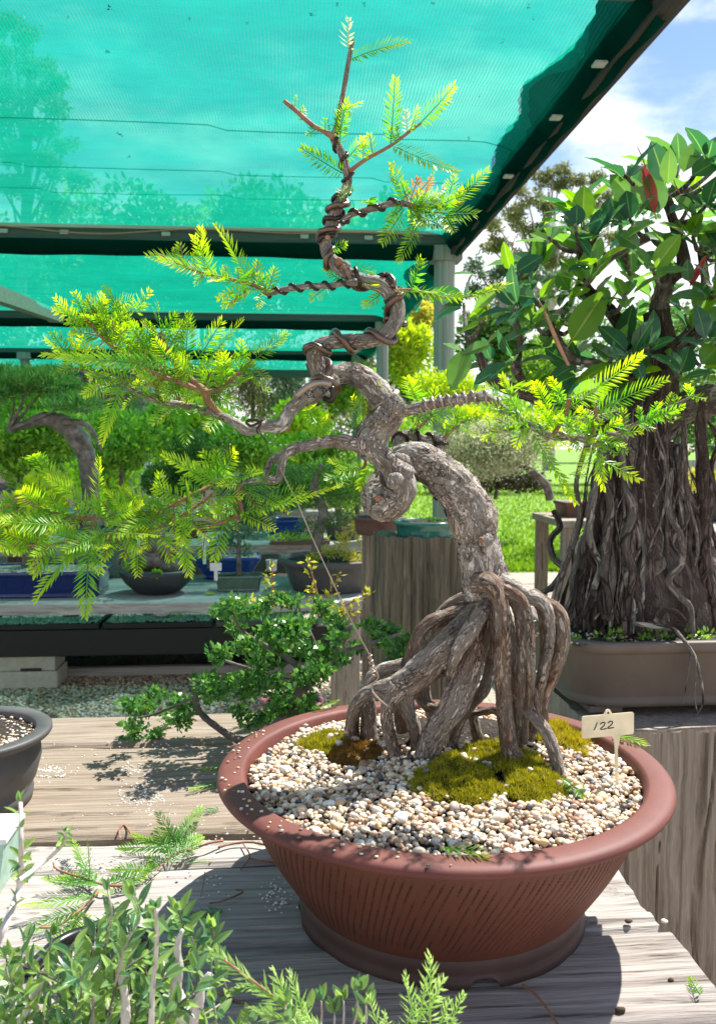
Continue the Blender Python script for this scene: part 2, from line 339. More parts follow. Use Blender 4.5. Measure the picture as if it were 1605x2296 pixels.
M['pot_foot'] = surf('unglazed_dark_clay', [(0.3, (0.050, 0.026, 0.022)), (0.7, (0.085, 0.046, 0.038))], nscale=14, rough=0.6, bump=0.3, bdist=0.0006, bscale=240)
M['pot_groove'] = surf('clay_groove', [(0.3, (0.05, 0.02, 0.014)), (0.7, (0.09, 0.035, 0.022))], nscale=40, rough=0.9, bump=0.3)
M['pot_grey'] = surf('grey_clay', [(0.3, (0.055, 0.052, 0.052)), (0.7, (0.105, 0.10, 0.098))], nscale=15, rough=0.55, bump=0.15, bdist=0.0005)
M['pot_tan'] = surf('tan_clay', [(0.3, (0.115, 0.088, 0.07)), (0.7, (0.165, 0.13, 0.105))], nscale=8, rough=0.55, bump=0.25, bdist=0.0006, bscale=200)
M['pot_blue'] = plain('blue_glaze', (0.012, 0.022, 0.13), rough=0.16, spec=0.6, coat=0.6)
M['pot_sky'] = plain('bright_blue_glaze', (0.02, 0.06, 0.32), rough=0.2, coat=0.5)
M['pot_black'] = plain('charcoal_clay', (0.028, 0.029, 0.032), rough=0.5)
M['pot_green'] = plain('celadon_glaze', (0.11, 0.16, 0.12), rough=0.25, coat=0.4)
M['pot_teal'] = plain('teal_glaze', (0.03, 0.16, 0.13), rough=0.2, coat=0.5)
M['pot_brown'] = plain('brown_clay', (0.11, 0.05, 0.035), rough=0.6)
M['pot_plum'] = plain('plum_clay', (0.20, 0.055, 0.07), rough=0.5)
M['white'] = plain('white_plastic', (0.75, 0.76, 0.74), rough=0.4, trans=0.2)
M['tag_green'] = plain('pale_green_plastic', (0.50, 0.72, 0.60), rough=0.4, trans=0.3)
M['cream'] = plain('cream_plastic', (0.86, 0.80, 0.62), rough=0.35, trans=0.38)
M['ink'] = plain('marker_ink', (0.015, 0.014, 0.018), rough=0.6)
M['soil'] = surf('potting_soil', [(0.35, (0.012, 0.009, 0.007)), (0.6, (0.05, 0.036, 0.026)), (0.72, (0.16, 0.13, 0.11))], nscale=180, rough=0.95, bump=1.0, bdist=0.004)
M['grit'] = surf('gritty_mix', [(0.35, (0.04, 0.03, 0.025)), (0.5, (0.30, 0.25, 0.19)), (0.62, (0.62, 0.54, 0.42)), (0.75, (0.75, 0.70, 0.62))], nscale=150, rough=0.9, bump=1.0, bdist=0.004)
M['black'] = plain('black_plastic', (0.006, 0.006, 0.007), rough=0.45)
M['hose'] = plain('black_hose', (0.012, 0.012, 0.013), rough=0.3)
M['concrete'] = surf('pale_block', [(0.3, (0.42, 0.40, 0.33)), (0.7, (0.58, 0.56, 0.47))], nscale=30, rough=0.9, bump=0.5)
def woodmat(name, stops, axis, sc=9, bump=0.9, bd=0.0025, warp=0.009):
    s = [1, 1, 1]; s[axis] = 0.03
    return surf(name, stops, scale=tuple(s), nscale=sc * 20, detail=12, rough=0.85, bump=bump, bdist=bd, spec=0.2, distort=0.25, bscale=sc * 60, rand=0.12, warp=warp)
M['wood'] = woodmat('weathered_sleeper', [(0.25, (0.06, 0.045, 0.036)), (0.34, (0.22, 0.19, 0.165)), (0.50, (0.34, 0.305, 0.275)), (0.75, (0.50, 0.465, 0.43))], 0)
M['wood_warm'] = woodmat('weathered_sleeper_tan', [(0.25, (0.05, 0.034, 0.024)), (0.35, (0.17, 0.125, 0.09)), (0.52, (0.25, 0.20, 0.15)), (0.76, (0.36, 0.31, 0.255))], 0)
M['wood_far'] = woodmat('grey_bench_slab', [(0.3, (0.20, 0.185, 0.165)), (0.55, (0.38, 0.36, 0.33)), (0.75, (0.52, 0.495, 0.46))], 0, sc=4)
M['wood_v'] = woodmat('upright_timber', [(0.30, (0.05, 0.035, 0.025)), (0.385, (0.21, 0.17, 0.13)), (0.55, (0.30, 0.25, 0.20)), (0.74, (0.40, 0.345, 0.285))], 2, sc=5, bump=1.0, warp=.035)
M['wood_stump'] = woodmat('lichened_timber', [(0.28, (0.055, 0.05, 0.04)), (0.45, (0.13, 0.115, 0.08)), (0.6, (0.22, 0.18, 0.12)), (0.78, (0.30, 0.27, 0.22))], 2, sc=3.5, warp=.03)
M['post'] = woodmat('green_washed_post', [(0.3, (0.12, 0.155, 0.135)), (0.6, (0.25, 0.29, 0.265)), (0.8, (0.34, 0.36, 0.34))], 2, sc=2, bump=0.4)
M['brace'] = woodmat('pale_timber', [(0.3, (0.22, 0.25, 0.20)), (0.6, (0.38, 0.41, 0.35)), (0.8, (0.5, 0.5, 0.45))], 0, sc=2, bump=0.4)
M['beam'] = woodmat('dark_beam', [(0.3, (0.02, 0.022, 0.02)), (0.7, (0.055, 0.055, 0.05))], 1, sc=2)
M['beam_x'] = woodmat('roof_beam_timber', [(0.3, (0.04, 0.06, 0.052)), (0.7, (0.10, 0.13, 0.115))], 0, sc=2)

# pebbles: colour pebble by pebble
def pebblemat(name, island):
    m, N, L = newmat(name)
    out = N.new('ShaderNodeOutputMaterial'); b = N.new('ShaderNodeBsdfPrincipled'); L.new(b.outputs[0], out.inputs[0])
    if island: g = N.new('ShaderNodeNewGeometry'); rv = g.outputs['Random Per Island']
    else: g = N.new('ShaderNodeObjectInfo'); rv = g.outputs['Random']
    r = ramp(N, [(0.0, (0.09, 0.085, 0.085)), (0.07, (0.30, 0.17, 0.10)), (0.17, (0.42, 0.29, 0.18)), (0.30, (0.62, 0.41, 0.22)), (0.38, (0.70, 0.55, 0.38)), (0.52, (0.72, 0.63, 0.50)),
                 (0.66, (0.75, 0.64, 0.48)), (0.80, (0.42, 0.34, 0.28)), (0.86, (0.76, 0.71, 0.63)), (0.95, (0.66, 0.43, 0.25))], 'CONSTANT')
    L.new(rv, r.inputs[0])
    no = N.new('ShaderNodeTexNoise'); no.inputs['Scale'].default_value = 170 if island else 1.2; no.inputs['Detail'].default_value = 4
    tc = N.new('ShaderNodeTexCoord'); L.new(tc.outputs['Object'], no.inputs['Vector'])
    mr = N.new('ShaderNodeMapRange'); mr.inputs['To Min'].default_value = 0.72; mr.inputs['To Max'].default_value = 1.15; L.new(no.outputs['Fac'], mr.inputs['Value'])
    mx = N.new('ShaderNodeMix'); mx.data_type = 'RGBA'; mx.blend_type = 'MULTIPLY'; mx.inputs['Factor'].default_value = 1
    L.new(r.outputs[0], mx.inputs[6]); L.new(mr.outputs[0], mx.inputs[7]); L.new(mx.outputs[2], b.inputs['Base Color'])
    b.inputs['Roughness'].default_value = 0.55
    return m
M['pebble'] = pebblemat('river_pebble', False); M['pebble_stuff'] = pebblemat('river_pebble_bed', True)

# shade cloth: knitted mesh; threads scatter and pass green light, holes let what is behind show
def clothmat(name, hole, green, warp=520.0):
    m, N, L = newmat(name)
    out = N.new('ShaderNodeOutputMaterial')
    d = N.new('ShaderNodeBsdfDiffuse'); t = N.new('ShaderNodeBsdfTranslucent'); tr = N.new('ShaderNodeBsdfTransparent')
    tc = N.new('ShaderNodeTexCoord')
    no = N.new('ShaderNodeTexNoise'); no.inputs['Scale'].default_value = 3.0; no.inputs['Detail'].default_value = 7; no.inputs['Roughness'].default_value = 0.7
    mp = N.new('ShaderNodeMapping'); mp.inputs['Scale'].default_value = (0.5, 1.4, 1); L.new(tc.outputs['Object'], mp.inputs[0]); L.new(mp.outputs[0], no.inputs['Vector'])
    cr = ramp(N, [(0.3, tuple(x * 0.78 for x in green)), (0.7, tuple(min(1, x * 1.15) for x in green))]); L.new(no.outputs['Fac'], cr.inputs[0])
    L.new(cr.outputs[0], d.inputs['Color'])
    h = N.new('ShaderNodeHueSaturation'); h.inputs['Value'].default_value = 1.3; L.new(cr.outputs[0], h.inputs['Color']); L.new(h.outputs[0], t.inputs['Color'])
    tr.inputs['Color'].default_value = (0.55, 0.95, 1.0, 1)
    m1 = N.new('ShaderNodeMixShader'); m1.inputs[0].default_value = 0.6; L.new(d.outputs[0], m1.inputs[1]); L.new(t.outputs[0], m1.inputs[2])
    sx = N.new('ShaderNodeSeparateXYZ'); L.new(tc.outputs['Object'], sx.inputs[0])
    ds = N.new('ShaderNodeTexNoise'); ds.inputs['Scale'].default_value = 6; L.new(tc.outputs['Object'], ds.inputs['Vector'])
    a0 = N.new('ShaderNodeMath'); a0.operation = 'MULTIPLY_ADD'; L.new(ds.outputs['Fac'], a0.inputs[0]); a0.inputs[1].default_value = 0.02; L.new(sx.outputs['X'], a0.inputs[2])
    a = N.new('ShaderNodeMath'); a.operation = 'MULTIPLY'; L.new(a0.outputs[0], a.inputs[0]); a.inputs[1].default_value = warp
    s = N.new('ShaderNodeMath'); s.operation = 'SINE'; L.new(a.outputs[0], s.inputs[0])
    f = N.new('ShaderNodeMath'); f.operation = 'MULTIPLY_ADD'; L.new(s.outputs[0], f.inputs[0]); f.inputs[1].default_value = 0.13; f.inputs[2].default_value = 1 - hole
    m2 = N.new('ShaderNodeMixShader'); L.new(f.outputs[0], m2.inputs[0]); L.new(tr.outputs[0], m2.inputs[1]); L.new(m1.outputs[0], m2.inputs[2])
    L.new(m2.outputs[0], out.inputs[0])
    return m
M['cloth'] = clothmat('green_shade_cloth', 0.24, (0.004, 0.27, 0.175))
M['seam'] = clothmat('sewn_shade_cloth', 0.16, (0.004, 0.20, 0.12), 0.0)
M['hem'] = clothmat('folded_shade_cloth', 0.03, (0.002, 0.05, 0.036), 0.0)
M['clip'] = plain('grey_clip', (0.32, 0.36, 0.33), rough=0.6)
M['copper'] = plain('tan_cable', (0.40, 0.22, 0.12), rough=0.5)
M['debris'] = plain('dead_leaf', (0.06, 0.035, 0.02), rough=0.9)
M['ground'] = surf('gravel_ground', [(0.3, (0.16, 0.12, 0.085)), (0.42, (0.32, 0.26, 0.19)), (0.56, (0.52, 0.45, 0.36)), (0.7, (0.66, 0.60, 0.50))], nscale=55, rough=0.9, bump=1.0, bdist=0.02, detail=5)
M['dirt'] = surf('dry_dirt', [(0.3, (0.30, 0.23, 0.17)), (0.7, (0.48, 0.40, 0.31))], nscale=9, rough=0.95, bump=0.5, bdist=0.01)
M['mulch'] = surf('dark_mulch', [(0.35, (0.012, 0.009, 0.007)), (0.55, (0.05, 0.035, 0.025)), (0.7, (0.14, 0.10, 0.075))], nscale=40, rough=0.95, bump=1.0, bdist=0.03)
M['lawn'] = surf('lawn', [(0.3, (0.08, 0.17, 0.02)), (0.5, (0.14, 0.27, 0.03)), (0.7, (0.22, 0.33, 0.05))], nscale=12, rough=0.9, bump=0.8, bdist=0.02, detail=9)
M['shed'] = plain('pale_metal_cladding', (0.34, 0.35, 0.33), rough=0.5)
M['glass_dark'] = plain('dark_window', (0.02, 0.025, 0.03), rough=0.1)

# ------------------------------------------------------------------ shape helpers
def box(x0, x1, y0, y1, z0, z1):
    V = [(x0, y0, z0), (x1, y0, z0), (x1, y1, z0), (x0, y1, z0), (x0, y0, z1), (x1, y0, z1), (x1, y1, z1), (x0, y1, z1)]
    F = [(0, 3, 2, 1), (4, 5, 6, 7), (0, 1, 5, 4), (1, 2, 6, 5), (2, 3, 7, 6), (3, 0, 4, 7)]
    return V, F
def bevel(o, w=0.004, seg=2):
    b = o.modifiers.new('bevel', 'BEVEL'); b.width = w; b.segments = seg; b.limit_method = 'ANGLE'; return o
def boxo(name, b, m, parent=None, w=0.004, **k):
    V, F = box(*b); o = mk(name, V, F, m, parent, smooth=False, **k); bevel(o, w); return o
def crom(pts, step):
    """Catmull-Rom resample of rows (x,y,z,r)"""
    A = np.array(pts, dtype=float); A = np.vstack([2 * A[0] - A[1], A, 2 * A[-1] - A[-2]]); out = []
    A[0, 3] = A[1, 3]; A[-1, 3] = A[-2, 3]
    for i in range(1, len(A) - 2):
        n = max(2, int(np.linalg.norm(A[i + 1, :3] - A[i, :3]) / step))
        for k in range(n):
            t = k / n; p0, p1, p2, p3 = A[i - 1], A[i], A[i + 1], A[i + 2]
            out.append(0.5 * ((2 * p1) + (-p0 + p2) * t + (2 * p0 - 5 * p1 + 4 * p2 - p3) * t * t + (-p0 + 3 * p1 - 3 * p2 + p3) * t ** 3))
    out.append(A[-2]); return np.array(out)
def frames(C):
    T = np.gradient(C, axis=0); T /= np.linalg.norm(T, axis=1)[:, None] + 1e-12
    n = np.cross(T[0], [0.3, 0.2, 1.0]); n /= np.linalg.norm(n); Ns = [n]
    for i in range(1, len(C)):
        n = Ns[-1] - T[i] * np.dot(Ns[-1], T[i]); n /= np.linalg.norm(n) + 1e-12; Ns.append(n)
    Nn = np.array(Ns); return T, Nn, np.cross(T, Nn)
def tube(pts, seg=8, step=0.01, bark=0.0, ns=1.0, seed=0, caps=True):
    A = crom(pts, step); C = A[:, :3]; r = np.abs(A[:, 3]); T, Nn, B = frames(C); n = len(C)
    th = np.linspace(0, 2 * np.pi, seg, endpoint=False)
    ct, st = np.cos(th), np.sin(th)
    D = Nn[:, None, :] * ct[None, :, None] + B[:, None, :] * st[None, :, None]
    rr = np.repeat(r[:, None], seg, 1)
    s = np.concatenate([[0], np.cumsum(np.linalg.norm(np.diff(C, axis=0), axis=1))]); rb = max(r.mean(), 1e-4)
    bc = np.stack([np.repeat(ct[None], n, 0) * rb, np.repeat(st[None], n, 0) * rb, np.repeat(s[:, None], seg, 1)], -1).reshape(-1, 3) + [seed * .13, 0, 0]
    LAST['bc'] = np.vstack([bc, bc[:1], bc[-1:]]) if caps else bc
    if bark:
        s = np.concatenate([[0], np.cumsum(np.linalg.norm(np.diff(C, axis=0), axis=1))])
        k = 1 / max(r.mean(), 1e-4)
        Sg = np.repeat(s[:, None], seg, 1) * k
        q = np.stack([np.repeat(ct[None], n, 0), np.repeat(st[None], n, 0), Sg], -1).reshape(-1, 3)
        lum = fbm(q * [1.0, 1.0, 0.75], seed, 2)                                  # lumps
        rid = 1 - np.abs(vn(q * [3.4 * ns, 3.4 * ns, 0.9], seed + 5)) * 2           # long ridges
        pl = np.clip(np.abs(vn(q * [3.6 * ns, 3.6 * ns, 2.6] + lum[:, None] * 0.6, seed + 9)) * 5, 0, 1)     # flaky plates with cracks
        fine = vn(q * [9 * ns, 9 * ns, 4], seed + 13)
        dsp = 0.55 * lum + 0.28 * rid + 0.45 * (pl - 0.7) + 0.14 * fine
        rr = rr * (1 + bark * dsp.reshape(n, seg))
    V = (C[:, None, :] + D * rr[:, :, None]).reshape(-1, 3)
    i = np.arange(n - 1)[:, None] * seg; j = np.arange(seg)[None]; j2 = (j + 1) % seg
    F = np.stack([i + j, i + j2, i + seg + j2, i + seg + j], -1).reshape(-1, 4)
    if caps:
        V = np.vstack([V, C[:1] - T[:1] * r[0] * 0.35, C[-1:] + T[-1:] * r[-1] * 0.35]); a = len(V) - 2
        f0 = np.array([[a, (q + 1) % seg, q, q] for q in range(seg)]); f1 = np.array([[a + 1, (n - 1) * seg + q, (n - 1) * seg + (q + 1) % seg, (n - 1) * seg + (q + 1) % seg] for q in range(seg)])
        tri = np.vstack([f0[:, :3], f1[:, :3]])
        return V, F.tolist() + tri.tolist()
    return V, F.tolist()
def path(l, d=None):
    """list of (px,py,r_px[,depth]) in picture units to world rows"""
    o = []
    for q in l:
        dd = q[3] if len(q) > 3 else d
        w = P(q[0], q[1], dd); o.append((w.x, w.y, w.z, S(q[2], dd)))
    return o
def lathe(cx, cy, prof, seg=96, closed_bottom=True):
    prof = np.array(prof, float); n = len(prof); th = np.linspace(0, 2 * np.pi, seg, endpoint=False)
    V = np.stack([cx + prof[:, 0][:, None] * np.cos(th), cy + prof[:, 0][:, None] * np.sin(th), np.repeat(prof[:, 1][:, None], seg, 1)], -1).reshape(-1, 3)
    i = np.arange(n - 1)[:, None] * seg; j = np.arange(seg)[None]; j2 = (j + 1) % seg
    F = np.stack([i + j, i + j2, i + seg + j2, i + seg + j], -1).reshape(-1, 4).tolist()
    if closed_bottom: F.append([q for q in range(seg)][::-1])
    return V, F
def disc(cx, cy, z, r, seg=48, rings=10, amp=0.0, seed=0, mound=0.0):
    V = [(cx, cy, z + mound)]; F = []
    for a in range(1, rings + 1):
        for b in range(seg):
            t = 2 * math.pi * b / seg; V.append((cx + r * a / rings * math.cos(t), cy + r * a / rings * math.sin(t), z + mound * (1 - (a / rings) ** 2)))
    for b in range(seg): F.append((0, 1 + b, 1 + (b + 1) % seg))
    for a in range(rings - 1):
        for b in range(seg):
            i = 1 + a * seg + b; j = 1 + a * seg + (b + 1) % seg; F.append((i, i + seg, j + seg, j))
    V = np.array(V)
    if amp: V[:, 2] += amp * fbm(V * 60, seed, 3)
    return V, F
def orient(base, dirv, L, nrm=None, roll=0.0, sc=None):
    x = dirv.normalized(); n = nrm or Vector((0, 0, 1)); z = n - x * n.dot(x)
    if z.length < 1e-4: z = x.orthogonal()
    z.normalize(); y = z.cross(x)
    m = Matrix((x, y, z)).transposed()
    if roll: m = m @ Matrix.Rotation(roll, 3, 'X')
    s = sc or (L, L, L)
    return Matrix.Translation(base) @ m.to_4x4() @ Matrix.Diagonal((*s, 1))

# ------------------------------------------------------------------ ground
def sheet(name, x0, x1, y0, y1, z, m, nx=2, ny=2):
    xs = np.linspace(x0, x1, nx); ys = np.linspace(y0, y1, ny)
    V = [(x, y, z) for y in ys for x in xs]
    F = [(j * nx + i, j * nx + i + 1, (j + 1) * nx + i + 1, (j + 1) * nx + i) for j in range(ny - 1) for i in range(nx - 1)]
    return mk(name, V, F, m, smooth=False, kind='structure')
sheet('ground', -300, 300, -60, 600, 0.0, M['ground'])
sheet('lawn', 1.2, 90, 8.6, 300, 0.008, M['lawn'])
sheet('dirt_path', 1.0, 60, 7.9, 8.7, 0.004, M['dirt'])
sheet('garden_bed', -90, 1.0, 8.2, 300, 0.004, M['mulch'])
# short grass on the lawn where it shows
def grass():
    n = 16000
    y = 8.65 + 20 * npr.rand(n) ** 1.6; x = 1.3 + (y - 5) * 0.42 * npr.rand(n) + 0.2
    z = np.full(n, 0.006); h = 0.03 + 0.04 * npr.rand(n); a = npr.rand(n) * 6.28; w = 0.008 + 0.0006 * y
    b = np.stack([x, y, z], 1); dx = np.stack([np.cos(a) * w, np.sin(a) * w, z * 0], 1)
    tipp = b + np.stack([npr.randn(n) * 0.02, npr.randn(n) * 0.02, h], 1)
    V = np.stack([b - dx, b + dx, tipp], 1).reshape(-1, 3); F = np.arange(3 * n).reshape(-1, 3)
    tag(mk('lawn_grass', V, F, M['leaf_grass'], smooth=False), 'short bright grass growing on the sunlit lawn', 'grass', kind='stuff')
grass()

# ------------------------------------------------------------------ leaf masses
def leafcloud(clumps, n, size, aspect=0.5, shell=0.35, up=0.4, droop=0.0, seed=1):
    """n leaf faces (two bent triangles) spread through clumps [(cx,cy,cz,rx,ry,rz)]"""
    g = np.random.RandomState(seed); cl = np.array(clumps, float)
    w = cl[:, 3] * cl[:, 4] + cl[:, 3] * cl[:, 5]; w /= w.sum()
    k = g.choice(len(cl), n, p=w)
    d = g.randn(n, 3); d /= np.linalg.norm(d, axis=1)[:, None]
    rad = 1 - shell * g.rand(n) ** 1.3
    rad *= 1 + 0.22 * fbm(d * 2.4 + k[:, None] * 7.7, seed, 3)
    c = cl[k, :3] + d * cl[k, 3:] * rad[:, None]
    ax = d * 0.6 + g.randn(n, 3) * 0.6; ax[:, 2] += up - droop; ax /= np.linalg.norm(ax, axis=1)[:, None]
    nn = g.randn(n, 3) + d * 0.8; nn[:, 2] += 0.5; sd_ = np.cross(ax, nn); sd_ /= np.linalg.norm(sd_, axis=1)[:, None] + 1e-9
    L_ = size * (0.6 + 0.8 * g.rand(n))[:, None]; W = L_ * aspect * 0.5
    nm = np.cross(sd_, ax)
    V = np.stack([c, c + ax * L_ * 0.5 + sd_ * W, c + ax * L_ - nm * L_ * 0.12, c + ax * L_ * 0.5 - sd_ * W], 1).reshape(-1, 3)
    i = np.arange(n)[:, None] * 4
    return V, np.hstack([i, i + 1, i + 2, i + 3])
def clumpset(C, rad, k, cr, seed):
    g = np.random.RandomState(seed); out = []
    for q in range(k):
        d = g.randn(3); d /= np.linalg.norm(d); s = cr * (0.7 + 0.6 * g.rand())
        rr = (0.35 + 0.65 * g.rand())
        out.append((C[0] + d[0] * rad[0] * rr * (1 - s * .5), C[1] + d[1] * rad[1] * rr * (1 - s * .5), C[2] + d[2] * rad[2] * rr * (1 - s * .5), rad[0] * s, rad[1] * s, rad[2] * s))
    return out
BS = [100]
def plant(name, label, cat, px, py, d, rx, ry, matn, n=2500, leaf=6, k=9, cr=0.42, trunk=None, bark='grey_bark', base=None, group=None, aspect=0.5, ryd=None, up=0.4, droop=0.0, pads=None, branches=3):
    """tree or shrub whose crown covers picture (px+-rx, py+-ry) at distance d; trunk: list of (px,py,r)"""
    BS[0] += 13; sd_ = BS[0]
    c = P(px, py, d)
    if trunk: tb = path([(a, b, r_) for a, b, r_ in trunk], d); loc = Vector(tb[0][:3])
    else: loc = Vector((c.x, c.y, max(0.0, c.z - S(ry, d)))) if base is None else Vector(base)
    t = thing(name, loc, label, cat, group)
    if pads:
        cl = []
        for (a, b, r1, r2) in pads:
            q = P(a, b, d + npr.uniform(-.5, .5) * S(rx, d)); cl += clumpset(q, (S(r1, d), S(r1, d) * 0.9, S(r2, d)), 4, 0.6, sd_ + int(a))
    else:
        cl = clumpset(c, (S(rx, d), S(ryd or min(rx, ry * 1.4), d), S(ry, d)), k, cr, sd_)
    V, F = leafcloud(cl, n, S(leaf, d), aspect=aspect, seed=sd_, up=up, droop=droop)
    mk('foliage', V, F, M[matn], t, smooth=False)
    ac = Acc()
    if trunk: ac.add(*tube(tb, 10, S(6, d), 0.25, seed=sd_))
    else:
        b0 = (c.x, c.y, loc.z, S(5, d)); ac.add(*tube([b0, (c.x + S(3, d), c.y, (loc.z + c.z) / 2, S(4, d)), (c.x, c.y, c.z, S(2, d))], 8, S(10, d)))
    top = Vector(tb[-1][:3]) if trunk else c
    for q in cl[:max(branches, 1) * 3]:
        e = Vector(q[:3]); mid = top.lerp(e, 0.5) + Vector((0, 0, -S(3, d)))
        r0 = (tb[-1][3] if trunk else S(3, d)) * 0.6
        ac.add(*tube([(*top, r0), (*mid, r0 * 0.7), (*e, r0 * 0.35)], 6, S(10, d)))
    V, F = ac.out(); mk('trunk', V, F, M[bark], t)
    return t

# ------------------------------------------------------------------ shade structure (post-and-beam with sagging cloth)
HR = 1.20; ZR = CAMZ + HR
def roofx(px, py, h=0.0):
    v = ray(px, py); return v.x / v.z * (HR + h)
XE = roofx(1550, 0); XI = roofx(1452, 0)        # outer and inner line of the side beam
YB = [2.42, 5.55, 8.95, 12.2, 15.5]           # cross beams; the first is above and behind the picture's top edge
def roof():
    for i, y in enumerate(YB):
        hi = 0.0
        lab = ['roof beam nearest the camera above the tree top', 'first roof cross beam with pale edge, cable and clips', 'second roof cross beam behind the left foliage',
               'third roof cross beam further back under the green cloth', 'farthest roof cross beam of the shade house'][i]
        t = thing('roof_beam', (0, y, ZR), lab, 'beam', 'cross beams of the shade house')
        boxo('timber', (-9, XE - .075, y - 0.03, y + 0.06, ZR + 0.0 if i else ZR + .05, ZR + 0.145), M['beam_x'], t, 0.004)
        boxo('edge_strip', (-9, XE - .08, y - 0.045, y - 0.0325, ZR + 0.125, ZR + 0.148), M['brace'], t, 0.002)
        if i == 1:
            g = random.Random(3)
            for x in (-1.72, -1.36, -0.75, -0.4, 0.1, 0.5):
                boxo('clip', (x - 0.026, x + 0.026, y - 0.045, y - 0.031, ZR + 0.085, ZR + 0.11), M['clip'], t, 0.002)
            pts = [(x, y - 0.05 + g.uniform(-.003, .003), ZR + 0.115 + 0.025 * math.sin(x * 4) * math.sin(x * 1.4), 0.004) for x in np.arange(-3, 0.95, 0.16)]
            V, F = tube(pts, 6, 0.03); mk('cable', V, F, M['copper'], t)
    # cloth wrapped round each beam from below (dark double layer) is part of each panel
    labs = ['large sagging green shade cloth panel overhead, nearest', 'second shade cloth panel, behind the first cross beam', 'third shade cloth panel, low behind the left foliage', 'farthest strip of green shade cloth']
    for i in range(4):
        y0, y1 = YB[i], YB[i + 1]; sag = [0.06, 0.16, 0.16, 0.10][i]
        nx, ny = 140, 60
        U, W = np.meshgrid(np.linspace(0, 1, nx), np.linspace(0, 1, ny))
        X = -9 + U * (9 + XE - 0.035); Y = y0 + 0.0 + W * (y1 - y0)
        Z = ZR + 0.150 - sag * np.sin(np.pi * W) ** 0.8
        q = np.stack([X * 0.5, Y * 3.0, Y * 0], -1).reshape(-1, 3)
        Z = Z + 0.012 * fbm(q, 30 + i, 3).reshape(Z.shape) * np.sin(np.pi * W)
        # long creases running across
        for cy, amp in ((0.3, .008), (0.52, .010), (0.72, .006)):
            yy = cy + 0.02 * np.sin(X * 1.3 + i) + 0.015 * X * 0.2
            Z += amp * np.exp(-((W - yy) / 0.006) ** 2) * np.sin(np.pi * W)
        # edge flares down to the side beam with scallops
        Z = Z - 0.07 * np.clip((X - XE + .30) / 0.26, 0, 1) ** 2 * (1 + 0.4 * np.sin(Y * 9))
        V = np.stack([X, Y, Z], -1).reshape(-1, 3)
        a = np.arange(ny - 1)[:, None] * nx + np.arange(nx - 1)[None]
        F = np.stack([a, a + 1, a + nx + 1, a + nx], -1).reshape(-1, 4)
        t = thing('shade_cloth', (0, y0, ZR), labs[i], 'shade cloth', 'green shade cloth panels')
        mk('cloth_sheet', V, F, M['cloth'], t)
        for rw in ((22, 33, 41) if i == 0 else (30,)):                 # joins where two widths are sewn together
            rr_ = [min(ny - 2, max(1, int(rw + 1.5 * math.sin(k * .05) + k * .02))) for k in range(nx)]
            c_ = np.array([[X[r_, k], Y[r_, k], Z[r_, k] - .004] for k, r_ in enumerate(rr_)]); n_ = nx
            sv = np.vstack([c_ + [0, -.006, 0], c_ + [0, .006, 0]]); mk('seam', sv, [(k, k + 1, n_ + k + 1, n_ + k) for k in range(n_ - 1)], M['seam'], t)
        # rolled hem along the side beam
        ys = np.arange(y0 + 0.02, y1 - 0.05, 0.04); g = random.Random(5 + i)
        ac = Acc(); nseg = 10
        rows = []
        for y in ys:
            w = 0.10 + 0.03 * math.sin(y * 4.3) + 0.022 * math.sin(y * 10 + 1) + g.uniform(-.006, .006)
            row = []
            for s_ in range(nseg + 1):
                u = s_ / nseg
                row.append((XE - 0.074 + .04 * (1 - u) - w * u, y, ZR - 0.012 + 0.13 * u ** 1.5 + 0.006 * math.sin(u * 9 + y * 17)))
            rows.append(row)
        V = np.array(rows).reshape(-1, 3); n = nseg + 1; a = np.arange(len(ys) - 1)[:, None] * n + np.arange(nseg)[None]
        mk('hem', V, np.stack([a, a + 1, a + n + 1, a + n], -1).reshape(-1, 4), M['hem'], t)
        # cloth pulled down round the beam: dark band with pale top fold
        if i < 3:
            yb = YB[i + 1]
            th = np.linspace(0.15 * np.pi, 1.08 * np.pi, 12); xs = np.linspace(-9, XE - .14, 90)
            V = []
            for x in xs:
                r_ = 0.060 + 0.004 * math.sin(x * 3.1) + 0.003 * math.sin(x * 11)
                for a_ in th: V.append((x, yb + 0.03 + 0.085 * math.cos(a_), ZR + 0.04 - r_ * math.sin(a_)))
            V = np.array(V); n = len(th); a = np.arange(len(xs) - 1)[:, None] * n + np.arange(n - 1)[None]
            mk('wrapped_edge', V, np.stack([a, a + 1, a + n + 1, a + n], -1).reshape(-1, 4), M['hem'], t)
        # dead leaves and dirt caught on the nearest panel
        if i == 0:
            g = random.Random(12)
            spots = [(245, 12, 7), (240, 112, 6), (425, 38, 5), (555, 50, 5), (702, 28, 10), (270, 300, 9), (85, 314, 8), (290, 350, 4), (815, 8, 6), (970, 5, 5), (1185, 10, 5), (1195, 38, 3), (1125, 90, 5), (1075, 212, 4), (755, 8, 5), (68, 160, 5), (155, 36, 4), (1005, 230, 4), (1050, 310, 5), (940, 90, 3)]
            for (a_, b_, s_) in spots:
                ac = Acc()
                cc = PZ(a_, b_, ZR + 0.08)
                for k in range(9):
                    rr = S(s_, cc.y) * 0.6; c0 = cc + Vector((g.uniform(-1, 1) * rr, g.uniform(-1.5, 1.5) * rr, 0.0)); c0.z = ZR + 0.075 + g.uniform(-.004, .008)
                    e = Vector((g.uniform(-1, 1), g.uniform(-1, 1), g.uniform(-.3, .3))) * rr * 0.9; f = Vector((-e.y, e.x, g.uniform(-.003, .003))) * 0.4
                    ac.add([c0 - e, c0 + f, c0 + e, c0 - f], [(0, 1, 2, 3)])
                V, F = ac.out(); tag(mk('leaf_litter', V, F, M['debris'], smooth=False), 'small dark clump of dead leaf litter lying on the nearest green cloth panel', 'leaf litter', 'leaf litter specks on the near shade cloth')
